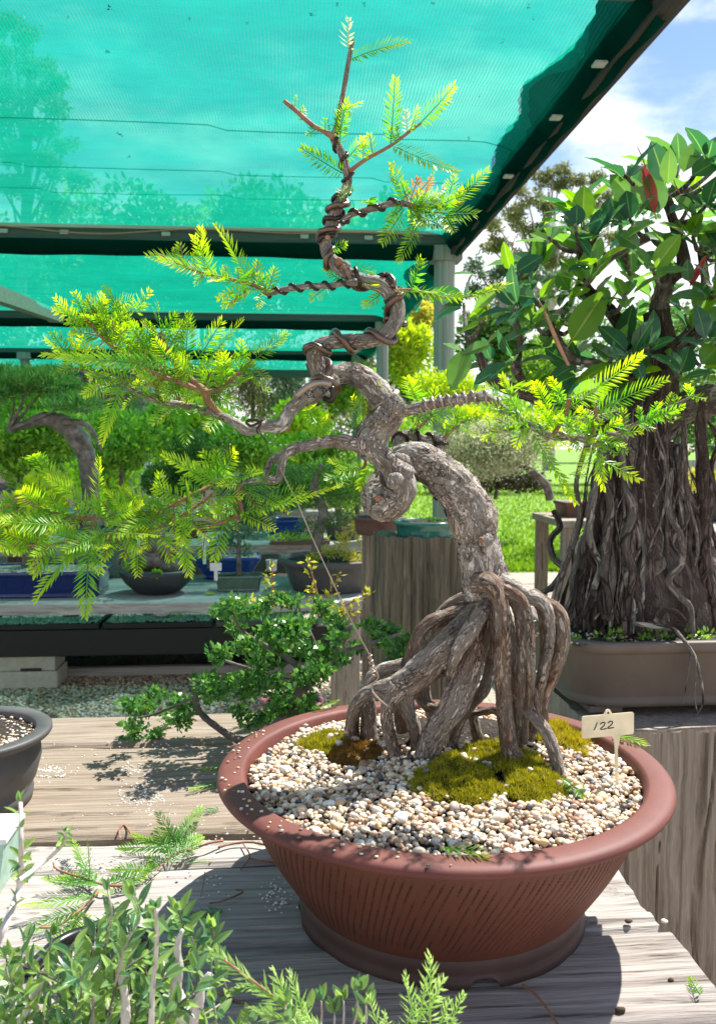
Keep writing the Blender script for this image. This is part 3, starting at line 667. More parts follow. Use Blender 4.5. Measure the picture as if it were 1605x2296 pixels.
    t = thing('side_beam', (XE - .05, YB[0], ZR), 'dark edge beam running from the corner post towards the camera', 'beam')
    boxo('timber', (XE - .073, XE, YB[0] - .3, 5.70, ZR - 0.0, ZR + 0.14), M['beam'], t, 0.005)
    for y in (2.75, 3.2, 3.9):
        boxo('clip', (XE - .125, XE - 0.085, y, y + 0.04, ZR + 0.0, ZR + 0.008), M['clip'], t, 0.001)
    t = thing('side_beam', (XE - .05, 5.75, ZR), 'dark edge beam continuing behind the corner post to the back', 'beam')
    boxo('timber', (XE - .073, XE, 5.75, 15.6, ZR + 0.0, ZR + 0.14), M['beam'], t, 0.005)
    ps = [(1000, 650, 5.58, 'thick grey-green corner post at the front right of the shade house'), (858, 800, 8.98, 'second grey post, behind the wired trunk'), (801, 900, 12.23, 'third thin grey post seen below the trunk joint'),
          (72, 805, 12.23, 'pale post under the far left of the cloth, above the pine')]
    for px_, py_, y, lab in ps:
        x = P(px_, py_, y).x
        t = thing('roof_post', (x, y, 0), lab, 'post', 'round timber posts of the shade house')
        r_ = 0.070 if y < 6 else 0.064
        V, F = tube([(x, y, 0, r_), (x + .003, y, 0.8, r_), (x, y, 1.6, r_ * .97), (x, y, ZR - 0.001, r_ * .96)], 22, 0.05, 0.03)
        mk('pole', V, F, M['post'], t)
        boxo('cap_block', (x - 0.085, x + 0.10, y - 0.085, y + 0.085, ZR - 0.001 - .03, ZR + 0.06), M['post'], t, 0.004)
    a, b = P(-60, 640, 5.4), P(128, 710, 8.7)
    t = thing('diagonal_brace', b, 'pale square timber brace coming in at the left edge', 'brace')
    dv = (b - a); s_ = 0.048; sd_ = dv.cross(Vector((0, 0, 1))).normalized() * s_; up = Vector((0, 0, s_ * 1.1))
    V = [a - sd_ - up, a + sd_ - up, a + sd_ + up, a - sd_ + up, b - sd_ - up, b + sd_ - up, b + sd_ + up, b - sd_ + up]
    mk('timber', V, [(0, 1, 2, 3), (7, 6, 5, 4), (0, 4, 5, 1), (1, 5, 6, 2), (2, 6, 7, 3), (3, 7, 4, 0)], M['brace'], t, smooth=False)
    boxo('end_block', (b.x - 0.07, b.x + 0.07, b.y - 0.08, b.y + 0.07, b.z - 0.06, b.z + 0.06), M['brace'], t)
roof()

# ------------------------------------------------------------------ near bench of old sleepers
BZ = 0.8354                         # bench top
def plank(name, x0, x1, y0, y1, z1, th, m, parent, seed, nx=260, crack=1.0, ragged=0.004, skew=0.0):
    ny = max(14, int((y1 - y0) / 0.0045)); 
    xs = np.linspace(0, 1, nx); ys = np.linspace(0, 1, ny)
    U, W = np.meshgrid(xs, ys)
    X = x0 + (x1 - x0) * U; 
    e0 = y0 + ragged * fbm(np.stack([X[0] * 9, X[0] * 0 + seed, X[0] * 0], 1), seed, 3) + skew * (X[0] - x0)
    e1 = y1 + ragged * fbm(np.stack([X[0] * 9, X[0] * 0 + seed + 3.3, X[0] * 0], 1), seed + 1, 3) + skew * (X[0] - x0)
    Y = e0[None] + (e1 - e0)[None] * W
    q = np.stack([X, Y, X * 0], -1).reshape(-1, 3)
    gr = fbm(q * [3.0, 90, 1], seed, 3).reshape(X.shape)
    ck = vn(q * [2.0, 46, 1] + fbm(q * [5, 8, 1], seed + 3, 2)[:, None] * 0.35, seed + 4).reshape(X.shape)
    cr = np.clip(1 - np.abs(ck) / 0.075, 0, 1) ** .6 * np.clip(vn(q * [1.5, 12, 1], seed + 8).reshape(X.shape) * 1.6 + 0.35, 0, 1)
    Z = z1 + 0.0009 * gr - 0.007 * crack * cr + 0.0022 * fbm(q * [4, 7, 1], seed + 6, 2).reshape(X.shape)
    edge = np.minimum(W, 1 - W) * (y1 - y0); Z = Z - 0.007 * np.exp(-(edge / 0.005) ** 1.3)
    top = np.stack([X, Y, Z], -1)
    # skirt down front, back and right end
    bot = top[[0]].copy(); bot[..., 2] = z1 - th; bk = top[[-1]].copy(); bk[..., 2] = z1 - th
    G = np.concatenate([bot, top, bk], 0); ny2 = G.shape[0]
    V = G.reshape(-1, 3); a = np.arange(ny2 - 1)[:, None] * nx + np.arange(nx - 1)[None]
    F = np.stack([a, a + 1, a + nx + 1, a + nx], -1).reshape(-1, 4).tolist()
    F.append([r_ * nx + nx - 1 for r_ in range(ny2)]); F.append([r_ * nx for r_ in range(ny2)][::-1]); F.append([0, (ny2 - 1) * nx, (ny2 - 1) * nx + nx - 1, nx - 1])
    return mk(name, V, F, m, parent, smooth=False)
def bench():
    xr = PZ(1390, 1950, BZ).x
    t = thing('sleeper_bench', (xr - 0.8, 0.9, 0), 'weathered timber sleeper bench under the big oval clay pot', 'bench')
    W_, T_ = M['wood'], M['wood_warm']
    Y = lambda py: PZ(700, py, BZ).y
    rows = [(1593, 1657, T_, 0), (1663, 1858, T_, .0), (1868, 1925, W_, 0), (1929, 2111, W_, 0), (2117, 2330, W_, 0), (2336, 2520, W_, 0), (2530, 2900, W_, 0), (2915, 3500, W_, 0)]
    for i, (b, f, m, dz) in enumerate(rows):
        y1, y0 = Y(b), Y(f)
        o = plank('plank', -1.75, xr + [0.0, 0.0, .004, -.002, .002, .0, -.003, .003, 0, 0, 0][i], y0, y1, BZ + (i % 3) * 0.0008 - (0.004 if i == 2 else 0), 0.10, m, t, 50 + i * 3, nx=420, crack=1.0, ragged=0.005 if i < 3 else 0.0016)
        if i == 2: o['label'] = 'ragged split plank with dark gap'
    boxo('rail', (-1.7, xr - 0.02, 0.30, 1.4, BZ - 0.20, BZ - 0.105), M['wood'], t, 0.004)
    for x in (-1.5, xr - 0.2):
        for y in (0.42, 1.25): boxo('leg', (x - .06, x + .06, y - .06, y + .06, 0, BZ - 0.20), M['wood_v'], t, 0.006)
bench()

# ------------------------------------------------------------------ main pot
D0 = 0.845
RZ = CAMZ - 0.316                  # rim top height
pc = P(988, 1745, D0); PX, PY = pc.x, pc.y
PR = 0.225; PH = RZ - BZ
def main_pot():
    t = thing('bonsai_pot', (PX, PY, BZ), 'large round red-brown unglazed pot with wide lip and combed sides', 'plant pot')
    z = BZ
    prof = [(0.1945, RZ - 0.004), (0.1965, RZ - 0.0006), (0.199, RZ), (0.2135, RZ - 0.0004), (0.2190, RZ - 0.0018), (0.2213, RZ - 0.0045), (0.2216, RZ - 0.0070), (0.2198, RZ - 0.0098), (0.2140, RZ - 0.0118), (0.205, RZ - 0.0130), (0.198, RZ - 0.0150), (0.1945, RZ - 0.0180), (0.1925, RZ - 0.0215)]
    inner = [(0.189, RZ - 0.026), (0.192, RZ - 0.012)]
    V, F = lathe(PX, PY, inner + prof, 160, False); mk('rim', V, F, M['pot_rim'], t)
    # body with combed slanting grooves
    nth, nz = 1500, 90; th = np.linspace(0, 2 * np.pi, nth, endpoint=False)
    s = np.linspace(0, 1, nz); TT, SS = np.meshgrid(th, s)
    zt, zb = RZ - 0.0205, BZ + 0.026; rt, rb = 0.1935, 0.1405
    Rr = rt + (rb - rt) * (SS ** 1.45)
    Z = zt + (zb - zt) * SS
    q = np.stack([np.cos(TT) * 3, np.sin(TT) * 3, SS * 1.3], -1).reshape(-1, 3)
    wob = fbm(q, 3, 2).reshape(TT.shape)
    k = 160
    ph = (TT / (2 * np.pi) * k + SS * 5.2 + wob * 0.45 + 0.5 * SS * SS) % 1.0
    q2 = np.stack([np.cos(TT) * 26, np.sin(TT) * 26, SS * 2.6], -1).reshape(-1, 3)
    amp = np.clip(vn(q2, 8).reshape(TT.shape) * 1.3 + 1.15, 0, 1)
    band = np.clip((SS - 0.03) / 0.07, 0, 1) * np.clip((0.93 - SS) / 0.10, 0, 1)
    chev = 0.72 + 0.42 * np.sin(SS * 230 + TT * 60)
    g = np.exp(-((ph - 0.5) / 0.10) ** 2) * amp * band * chev
    Rr = Rr - 0.0024 * g
    V = np.stack([PX + Rr * np.cos(TT), PY + Rr * np.sin(TT), Z], -1).reshape(-1, 3)
    i = np.arange(nz - 1)[:, None] * nth; j = np.arange(nth)[None]; j2 = (j + 1) % nth
    F = np.stack([i + j, i + nth + j, i + nth + j2, i + j2], -1).reshape(-1, 4)
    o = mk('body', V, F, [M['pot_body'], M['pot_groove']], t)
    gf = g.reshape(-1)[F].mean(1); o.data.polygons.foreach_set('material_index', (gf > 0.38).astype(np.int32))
    # foot with arched cut-outs
    nth = 480; th = np.linspace(0, 2 * np.pi, nth, endpoint=False)
    fr = [(0.1398, BZ + 0.028), (0.1412, BZ + 0.025), (0.1418, BZ + 0.019), (0.1408, BZ + 0.015), (0.1406, BZ + 0.012), (0.1422, BZ + 0.008), (0.1430, BZ + 0.001), (0.136, BZ + 0.001), (0.134, BZ + 0.02)]
    V = []
    for r_, z_ in fr:
        for a in th:
            zz = z_
            aa = (a - math.atan2(-1, 0.10) + math.pi / 4) % (math.pi / 2) - math.pi / 4
            cut = 0.0095 * max(0, 1 - (aa / 0.105) ** 4)
            if z_ < BZ + 0.0085: zz = max(z_, BZ + 0.001 + cut if cut > 0 else z_)
            V.append((PX + r_ * math.cos(a), PY + r_ * math.sin(a), zz))
    n = len(fr); i = np.arange(n - 1)[:, None] * nth; j = np.arange(nth)[None]; j2 = (j + 1) % nth
    mk('foot', V, np.stack([i + j, i + nth + j, i + nth + j2, i + j2], -1).reshape(-1, 4), M['pot_foot'], t)
    return t
POT = main_pot()
SOILZ = RZ - 0.0115
def soilh(x, y):
    """height of the gravel surface inside the pot"""
    r = math.hypot(x - PX, y - PY) / 0.195
    return SOILZ + 0.013 * max(0, 1 - r * r) + 0.003 * math.sin(x * 31) * math.cos(y * 27)
V, F = disc(PX, PY, 0, 0.1915, 64, 24)
V = np.array([(x, y, soilh(x, y) - 0.004) for x, y, _ in V])
SOIL = mk('soil', V, F, M['soil'], POT)
RC = PZ(1010, 1655, SOILZ)
V, F = disc(RC.x, RC.y, SOILZ + .006, 0.082, 48, 20, .0035, 8, .012); V[:, 1] = RC.y + (V[:, 1] - RC.y) * .62  # dark soil added to stand for shade and moss between the roots
tag(mk('root_shade_soil', V, F, M['soil'], POT))
PZs = lambda px, py: PZ(px, py, SOILZ + 0.010)

def icos(sub):
    import bmesh
    b = bmesh.new(); bmesh.ops.create_icosphere(b, subdivisions=sub, radius=1.0)
    V = np.array([v.co[:] for v in b.verts]); F = np.array([[v.index for v in f.verts] for f in b.faces]); b.free(); return V, F
IV, IF = icos(2); IV1, IF1 = icos(1)
def pebshape(seed, base=IV):
    v = base * (1 + 0.20 * vn(base * 1.3, seed)[:, None] + 0.07 * vn(base * 2.7, seed + 1)[:, None])
    g = np.random.RandomState(seed); return v * [1.0, 0.62 + 0.3 * g.rand(), 0.5 + 0.25 * g.rand()]
PM = [meshdata('pebble', pebshape(s), IF, M['pebble'], smooth=True) for s in range(9)]
moss_areas = [  # (px,py,rx,ry,depthless) footprints in the picture used to keep pebbles off the moss
    (1035, 1758, 105, 48), (1190, 1745, 85, 60), (730, 1660, 62, 26), (790, 1690, 70, 26), (1265, 1640, 62, 36), (1120, 1690, 90, 30)]
def topx(w):
    v = _rm.inverted() @ (w - Vector((0, 0, CAMZ))); return 802.5 + FPX * v.x / -v.z, 1148 - FPX * v.y / -v.z
def pebbles():
    g = random.Random(4); pts = []
    for k in range(9000):
        a = g.uniform(0, 6.283); r = 0.1905 * math.sqrt(g.random()); x, y = PX + r * math.cos(a), PY + r * math.sin(a)
        px, py = topx(Vector((x, y, SOILZ + 0.01)))
        cover = any(((px - m[0]) / m[2]) ** 2 + ((py - m[1]) / m[3]) ** 2 < 0.85 for m in moss_areas)
        if cover and g.random() < 0.98: continue
        if ((px - 1010) / 215) ** 2 + ((py - 1655) / 52) ** 2 < 1 and g.random() < 0.90: continue  # pebbles left out so the dark shade-coloured soil shows
        s = 0.0030 * g.lognormvariate(0, 0.24)
        if g.random() < 0.03: s *= 1.5
        pts.append((x, y, soilh(x, y) + g.uniform(-0.003, 0.0022), s, px, py))
    for k in range(12):                                    # strays on lip, moss and in the shade of the roots
        m = moss_areas[k % 6]; x0 = PZs(m[0] + g.uniform(-1, 1) * m[2], m[1] + g.uniform(-1, 1) * m[3])
        if math.hypot(x0.x - PX, x0.y - PY) < .19: pts.append((x0.x, x0.y, soilh(x0.x, x0.y) + 0.012, 0.0036, *topx(x0)))
    idx = list(range(len(pts))); idx.sort(key=lambda i: -(pts[i][3] / (pts[i][1])) if 500 < pts[i][4] < 1500 else 0)
    near = set(idx[:300]); VV = []; FF = []; n = 0
    shp = [pebshape(100 + s, IV1 if s % 2 else IV) for s in range(10)]; fcs = [IF1 if s % 2 else IF for s in range(10)]
    for i, (x, y, z, s, _, _) in enumerate(pts):
        e = Euler((g.uniform(-.5, .5), g.uniform(-.5, .5), g.uniform(0, 6.28))).to_matrix()
        if i in near:
            inst('pebble', PM[g.randrange(9)], Matrix.Translation((x, y, z)) @ e.to_4x4() @ Matrix.Diagonal((s, s, s, 1)), SOIL)
        else:
            k = g.randrange(10); v = shp[k] @ np.array(e).T * s + [x, y, z]; VV.append(v); FF += (fcs[k] + n).tolist(); n += len(v)
    mk('pebble_bed', np.vstack(VV), FF, M['pebble_stuff'], SOIL, kind='stuff')
pebbles()
# grit and soil strays on the lip of the pot
def lipgrit():
    g = random.Random(9); VV = []; FF = []; n = 0
    for k in range(60):
        a = g.uniform(2.6, 4.6); r = g.uniform(0.199, 0.218); s = g.uniform(.0008, .0022)
        v = pebshape(g.randrange(50), IV1) * s + [PX + r * math.cos(a), PY + r * math.sin(a), RZ + s * 0.3]; VV.append(v); FF += (IF1 + n).tolist(); n += len(v)
    mk('lip_grit', np.vstack(VV), FF, M['pebble_stuff'], POT, kind='stuff')
lipgrit()

def moss(label, px, py, rx, ry, matn, h, n, seed):
    """mossy cushion: mound of tiny upright blades"""
    g = np.random.RandomState(seed)
    c = PZs(px, py); ax = S(rx, c.y); ay = abs(PZs(px, py - ry).y - PZs(px, py + ry).y) / 2
    t = thing('moss_cushion', (c.x, c.y, soilh(c.x, c.y) - .004), label, 'moss')
    def hh(x, y):
        u = (x - c.x) / ax; v = (y - c.y) / ay; rr = np.sqrt(u * u + v * v) * (1 + 0.28 * vn(np.stack([np.arctan2(v, u) * 2, u * 0, v * 0], 1), seed))
        base = np.array([soilh(a, b) for a, b in zip(x, y)]) - .003
        return base + h * np.sqrt(np.clip(1 - rr ** 2.2, 0, 1)) * (0.75 + 0.35 * fbm(np.stack([x, y, x * 0], 1) * 85, seed + 2, 3)), rr
    gx = np.linspace(c.x - ax * 1.3, c.x + ax * 1.3, 70); gy = np.linspace(c.y - ay * 1.3, c.y + ay * 1.3, 50); GX, GY = np.meshgrid(gx, gy)
    z, rr = hh(GX.ravel(), GY.ravel()); V = np.stack([GX.ravel(), GY.ravel(), z - 0.0008], 1)
    a = np.arange(49)[:, None] * 70 + np.arange(69)[None]; F = np.stack([a, a + 1, a + 71, a + 70], -1).reshape(-1, 4)
    F = F[(rr[F] < 1.0).all(1)]; mk('mound', V, F, M['moss_rust' if 'rust' in matn else 'soil'], t)
    x = c.x + (g.rand(n) * 2 - 1) * ax * 1.25; y = c.y + (g.rand(n) * 2 - 1) * ay * 1.25
    z, rr = hh(x, y); k = rr < 1.0; x, y, z = x[k], y[k], z[k]; n = len(x)
    b = np.stack([x, y, z - .001], 1); l = (0.0026 + 0.0042 * g.rand(n))[:, None] * (1.5 if 'gold' in matn else 1)
    d = g.randn(n, 3) * 0.55; d[:, 2] = 1; d /= np.linalg.norm(d, axis=1)[:, None]; an = g.rand(n) * 6.28; w = np.stack([np.cos(an), np.sin(an), an * 0], 1) * 0.00055
    V = np.stack([b - w, b + w, b + d * l], 1).reshape(-1, 3)
    mk('fronds', V, np.arange(3 * n).reshape(-1, 3), M[matn], t, smooth=False, kind='stuff')
moss('dense olive-green moss cushion at the front foot of the roots', 1030, 1756, 108, 46, 'moss', 0.012, 16000, 1)
moss('bushy yellow-green moss cushion right of the front one, under the rightmost root foot', 1192, 1738, 84, 58, 'moss', 0.013, 15000, 2)
moss('golden moss tuft behind the white label, at the right of the roots', 1262, 1638, 58, 38, 'moss_gold', 0.016, 9000, 3)
moss('small green moss patch on the left side of the gravel', 722, 1655, 58, 24, 'moss', 0.010, 6000, 4)
moss('rusty brown and green moss patch left of the roots', 795, 1690, 66, 26, 'moss_rust', 0.009, 6000, 5)
moss('thin moss between the front root feet', 1120, 1690, 92, 26, 'moss', 0.009, 7000, 6)

# ------------------------------------------------------------------ fronds (feathery sprays of flat needles)
def frondmesh(n, needle, spacing, seed, mat, stiff=0.0, bend=0.0, plane=0.12, ang0=62, ang1=30, m2='stem_red', wid=0.00075, raw=False):
    g = random.Random(seed); L_ = n * spacing; V = []; F = []; T = []; mi = []
    def cur(s):   # along the spray
        u = s / L_; return Vector((s, 0.0, bend * L_ * (u * u)))
    ps = [cur(L_ * k / 6) for k in range(7)]
    for k, p_ in enumerate(ps):
        r_ = 0.00055 * (1 - 0.6 * k / 6) + 0.00015
        for q in range(3):
            a = q * 2.094; V.append(p_ + Vector((0, math.cos(a) * r_, math.sin(a) * r_))); T.append(k / 6 * 0.8)
    for k in range(6):
        for q in range(3): a = k * 3 + q; b = k * 3 + (q + 1) % 3; F.append((a, b, b + 3, a + 3)); mi.append(1)
    for k in range(n):
        for sd_ in (-1, 1):
            s = (k + 0.5 * (sd_ > 0) + g.uniform(-.2, .2)) * spacing; u = min(1, max(0, s / L_)); p_ = cur(s)
            ln = needle * (0.55 + 0.45 * min(1, u * 5 + 0.3)) * (1 - 0.62 * max(0, (u - 0.55) / 0.45) ** 1.2) * g.uniform(0.86, 1.1)
            an = R(ang0 + (ang1 - ang0) * u + g.uniform(-7, 7)); rl = plane * g.uniform(-0.6, 1.6) + (g.uniform(-stiff, stiff) if stiff else 0)
            dv = Vector((math.cos(an), sd_ * math.sin(an) * math.cos(rl), math.sin(an) * math.sin(rl))); wv = Vector((0.5, -0.2 * sd_, 0.5)).cross(dv); wv.normalize()
            wv = (Vector((math.sin(an), -sd_ * math.cos(an), 0)) * 0.85 + wv * 0.35).normalized() * wid * (0.8 + 0.4 * g.random())
            i = len(V); mid = p_ + dv * ln * 0.45 + Vector((0, 0, ln * 0.03))
            V += [p_, mid - wv, mid + wv, p_ + dv * ln]; T += [u * 0.8, u * 0.85, u * 0.85, u + .12]; F += [(i, i + 1, i + 3, i + 2)]; mi.append(0)
    if raw: return V, F, T, mi
    me = meshdata('frond', [tuple(v) for v in V], F, [M[mat], M[mat]], attrs={'t': T}); me.polygons.foreach_set('material_index', mi); return me, L_
FR = {}
def getfrond(kind, Lm, g):
    """pick the mesh whose needle count suits the wanted length"""
    key = (kind, min((7, 10, 14, 19, 25, 34), key=lambda n: abs(n * (0.0039 if kind == 'f' else 0.0031) - Lm)), g.randrange(3))
    if key not in FR:
        n = key[1]; sd_ = n * 10 + key[2]
        mat = {'g': 'frond', 's': 'frond', 'p': 'frond_pale', 'r': 'frond_rust', 'f': 'frond_fore', 'c': 'frond_cut'}[kind]
        nl = 0.0135 if n > 12 else 0.0115 if n > 8 else 0.009
        if kind == 's': FR[key] = frondmesh(n, nl * 0.95, 0.0034, sd_, mat, stiff=1.0, bend=[-.05, .08, .02][key[2]], wid=0.0013)
        elif kind == 'f': FR[key] = frondmesh(int(n * 1.3), nl * 0.95, 0.0030, sd_, mat, stiff=1.4, bend=[-.04, .05, .0][key[2]], wid=0.0007, ang0=52, ang1=24)
        else: FR[key] = frondmesh(n, nl, 0.0031, sd_, mat, bend=[-.10, .10, -.2][key[2]], plane=0.22, wid=0.00095)
    return FR[key]
def frond_at(parent, a, b, kind, g, face=0.75):
    d = b - a; L_ = d.length; me, l0 = getfrond(kind, L_, g); cd = (Vector((0, 0, CAMZ)) - a).normalized()
    nrm = cd * face + Vector((0, 0, 0.38)) + Vector((g.uniform(-1, 1), g.uniform(-1, 1), g.uniform(-1, 1))) * 0.35
    s = L_ / l0; sw = max(0.8, min(1.15, s))
    o = inst('frond', me, orient(a, d, s, nrm, sc=(s, sw * g.uniform(0.9, 1.1), sw)), parent); return o

# ------------------------------------------------------------------ the bonsai
TD = 0.93
DK = 0.93                          # the tree stands a little nearer than the first estimate of its distances
foot = PZ(1010, 1680, BZ + PH)
TREE = thing('bonsai_tree', (foot.x, foot.y, SOILZ), 'twisted cypress bonsai with exposed root legs and wired leaning trunk', 'bonsai tree')
trunk_px = [(1096, 1332, 50, .955), (1088, 1300, 53, .955), (1076, 1250, 46, .95), (1068, 1205, 47, .95), (1058, 1165, 54, .945), (1046, 1122, 48, .945), (1022, 1096, 45, .945), (996, 1072, 44, .945), (970, 1048, 40, .945), (938, 1030, 36, .945), (908, 1030, 33, .95),
            (882, 1058, 36, .955), (858, 1098, 42, .95), (857, 1122, 45, .935), (878, 1120, 42, .92), (898, 1092, 36, .912), (888, 1062, 29, .91), (868, 1036, 24, .91), (842, 1014, 27, .915), (824, 994, 34, .915), (843, 966, 34, .915), (866, 938, 32, .915), (872, 912, 30, .92),
            (848, 880, 28, .925), (818, 850, 26, .93), (784, 838, 23, .935), (752, 842, 22, .93), (724, 838, 24, .925), (709, 818, 19, .92), (706, 790, 16, .915), (728, 770, 15.5, .91), (780, 765, 15.5, .905), (834, 763, 15, .905), (868, 746, 17, .905), (890, 714, 15, .91),
            (885, 676, 17, .915), (861, 642, 17.5, .915), (814, 628, 14, .915), (777, 612, 14.5, .915), (747, 588, 14, .915), (731, 563, 12, .915), (731, 535, 11.5, .915), (744, 498, 12, .915), (757, 465, 12, .91), (772, 432, 9.5, .91), (781, 402, 9, .905), (773, 368, 9, .905), (762, 335, 8, .905),
            (749, 310, 9, .905), (756, 282, 6.5, .905), (762, 248, 5.5, .905), (769, 211, 5.2, .905), (779, 151, 4.8, .90), (791, 90, 4.4, .90)]
TP = path(trunk_px)
V, F = tube(TP, 84, 0.0016, 0.16, 1.0, 3)
# growth rings and shoulders pinched across the lower trunk
mk('trunk', V, F, M['bark'], TREE)
for (a, b, r_, d, s_) in [(862, 1120, 50, .945, 1), (905, 1058, 22, .905, 2), (887, 1078, 20, .895, 3), (881, 908, 26, .905, 4), (928, 1040, 26, .94, 5), (903, 1040, 24, .93, 6), (775, 595, 11, .905, 7), (722, 842, 20, .92, 8), (855, 935, 22, .9, 9), (1088, 1210, 16, .92, 10)]:
    c = P(a, b, d); v = icos(4)[0] if s_ == 1 else icos(3)[0]; f = icos(4)[1] if s_ == 1 else icos(3)[1]
    v2 = v * (1 + 0.22 * fbm(v * 1.6, s_, 3) + 0.07 * vn(v * 6, s_ + 4))[:, None]; mk('burl', v2 * S(r_, d) + np.array(c), f, M['bark'], TREE)
# raised cut ends
for (a, b, r_, d) in [(760, 586, 9, .900), (769, 597, 6, .9), (848, 1117, 8, .90), (1078, 1211, 7, .905), (734, 532, 6, .905), (645, 958, 7, .893)]:
    c = P(a, b, d); cd = (Vector((0, 0, CAMZ)) - c).normalized(); s_ = S(r_, d)
    V, F = tube([(*(c - cd * s_), s_), (*(c + cd * s_ * .3), s_ * 0.85), (*(c + cd * s_ * .5), s_ * 0.6)], 14, s_ * .4, 0.15, seed=int(a)); mk('branch_scar', V, F, M['twig'], TREE)

roots = [
    [(1062, 1306, 22, .925), (1100, 1310, 24, .915), (1121, 1352, 19, .905), (1126, 1424, 18, .905), (1126, 1495, 18, .91), (1130, 1567, 18, .915), (1134, 1621, 18, .915), (1141, 1668, 19, .915), (1155, 1708, 23, .915)],
    [(1092, 1340, 20, .95), (1082, 1380, 23, .94), (1066, 1452, 27, .93), (1041, 1524, 31, .92), (1014, 1585, 30, .91), (987, 1625, 28, .91), (966, 1668, 27, .915), (955, 1712, 29, .915)],
    [(1082, 1352, 18, .95), (1041, 1398, 23, .94), (987, 1460, 30, .925), (937, 1513, 34, .92), (890, 1540, 28, .93), (844, 1546, 17, .94), (808, 1565, 15, .95), (792, 1603, 15, .97), (788, 1660, 18, .985)],
    [(895, 1540, 24, .92), (869, 1583, 15, .92), (868, 1621, 14, .92), (878, 1668, 14, .925), (893, 1708, 17, .925)],
    [(905, 1545, 24, .925), (912, 1590, 17, .93), (926, 1625, 15, .935), (933, 1660, 13, .94), (931, 1695, 13, .945)],
    [(1080, 1350, 15, .965), (1059, 1364, 16, .965), (1009, 1380, 18, .965), (962, 1402, 20, .965), (941, 1434, 19, .965), (923, 1474, 17, .965), (908, 1508, 16, .97), (895, 1560, 15, .98), (900, 1640, 14, .985)],
    [(905, 1490, 14, .965), (862, 1500, 14, .97), (832, 1522, 14, .975), (824, 1560, 16, .98), (826, 1603, 18, .985), (826, 1660, 19, .985)],
    [(1085, 1342, 13, .97), (1052, 1338, 13, .97), (1020, 1348, 12, .975), (994, 1366, 10, .975), (972, 1392, 8, .975), (955, 1430, 9, .985), (950, 1500, 10, .99), (960, 1580, 10, 1.0), (975, 1650, 10, 1.0)],
    [(1096, 1345, 14, .94), (1082, 1368, 17, .925), (1052, 1415, 20, .91), (1025, 1460, 15, .91), (1010, 1502, 11, .92), (1002, 1548, 9, .93), (990, 1600, 8, .94), (985, 1655, 9, .95)],
    [(1120, 1330, 16, .93), (1149, 1345, 15, .92), (1165, 1375, 14, .915), (1170, 1441, 13, .915), (1174, 1531, 13, .92), (1167, 1600, 12, .93), (1163, 1670, 12, .94)],
    [(1108, 1318, 14, .915), (1145, 1328, 13, .905), (1174, 1352, 11, .90), (1187, 1406, 10, .90), (1190, 1477, 10, .905), (1189, 1550, 9, .915), (1178, 1610, 8, .925), (1176, 1665, 8, .93)],
    [(1110, 1300, 20, .94), (1150, 1316, 18, .935), (1185, 1337, 17, .93), (1213, 1350, 14, .925), (1230, 1380, 12, .92), (1231, 1441, 11, .92), (1218, 1513, 11, .925), (1207, 1560, 10, .935), (1200, 1640, 9, .95)],
    [(1190, 1330, 15, .94), (1217, 1350, 15, .94), (1250, 1373, 16, .935), (1262, 1413, 15, .93), (1256, 1460, 16, .93), (1240, 1510, 15, .935), (1222, 1560, 12, .94), (1216, 1640, 11, .955)],
    [(1200, 1345, 10, .945), (1213, 1373, 9, .945), (1218, 1424, 9, .945), (1217, 1481, 9, .95), (1207, 1538, 9, .95), (1196, 1600, 9, .955), (1190, 1660, 9, .96)],
    [(1160, 1575, 12, .93), (1180, 1592, 13, .925), (1203, 1612, 14, .915), (1228, 1650, 14, .905), (1243, 1690, 14, .90), (1255, 1738, 13, .895)],
    [(1098, 1345, 13, .965), (1102, 1430, 12, .965), (1098, 1500, 13, .96), (1085, 1545, 14, .955), (1059, 1574, 13, .95), (1038, 1603, 12, .95), (1023, 1639, 11, .955), (1010, 1680, 12, .96)],
    [(1000, 1500, 12, .97), (960, 1520, 13, .965), (941, 1553, 13, .96), (951, 1578, 12, .955), (985, 1588, 13, .95), (1010, 1575, 12, .955), (1050, 1550, 12, .965)],
    [(1130, 1360, 10, .935), (1149, 1424, 10, .935), (1152, 1495, 10, .935), (1153, 1567, 11, .94), (1158, 1620, 10, .945), (1165, 1665, 10, .95)],
    [(1196, 1545, 7, .92), (1203, 1575, 5, .915), (1212, 1622, 5, .91), (1216, 1650, 4, .91)],
    [(1185, 1560, 6, .925), (1195, 1590, 5, .92), (1212, 1618, 4, .915)],
    [(1078, 1350, 11, .975), (1060, 1440, 11, .985), (1050, 1530, 11, .985), (1062, 1610, 12, .975), (1075, 1680, 13, .975)],
    [(1020, 1590, 8, .975), (1060, 1600, 8, .965), (1110, 1590, 7, .96), (1150, 1600, 7, .955)],
]
for i, r_ in enumerate(roots):
    V, F = tube(path(r_), 40, 0.002, 0.17, 0.85, 200 + i * 7); mk('root', V, F, M['root'], TREE)

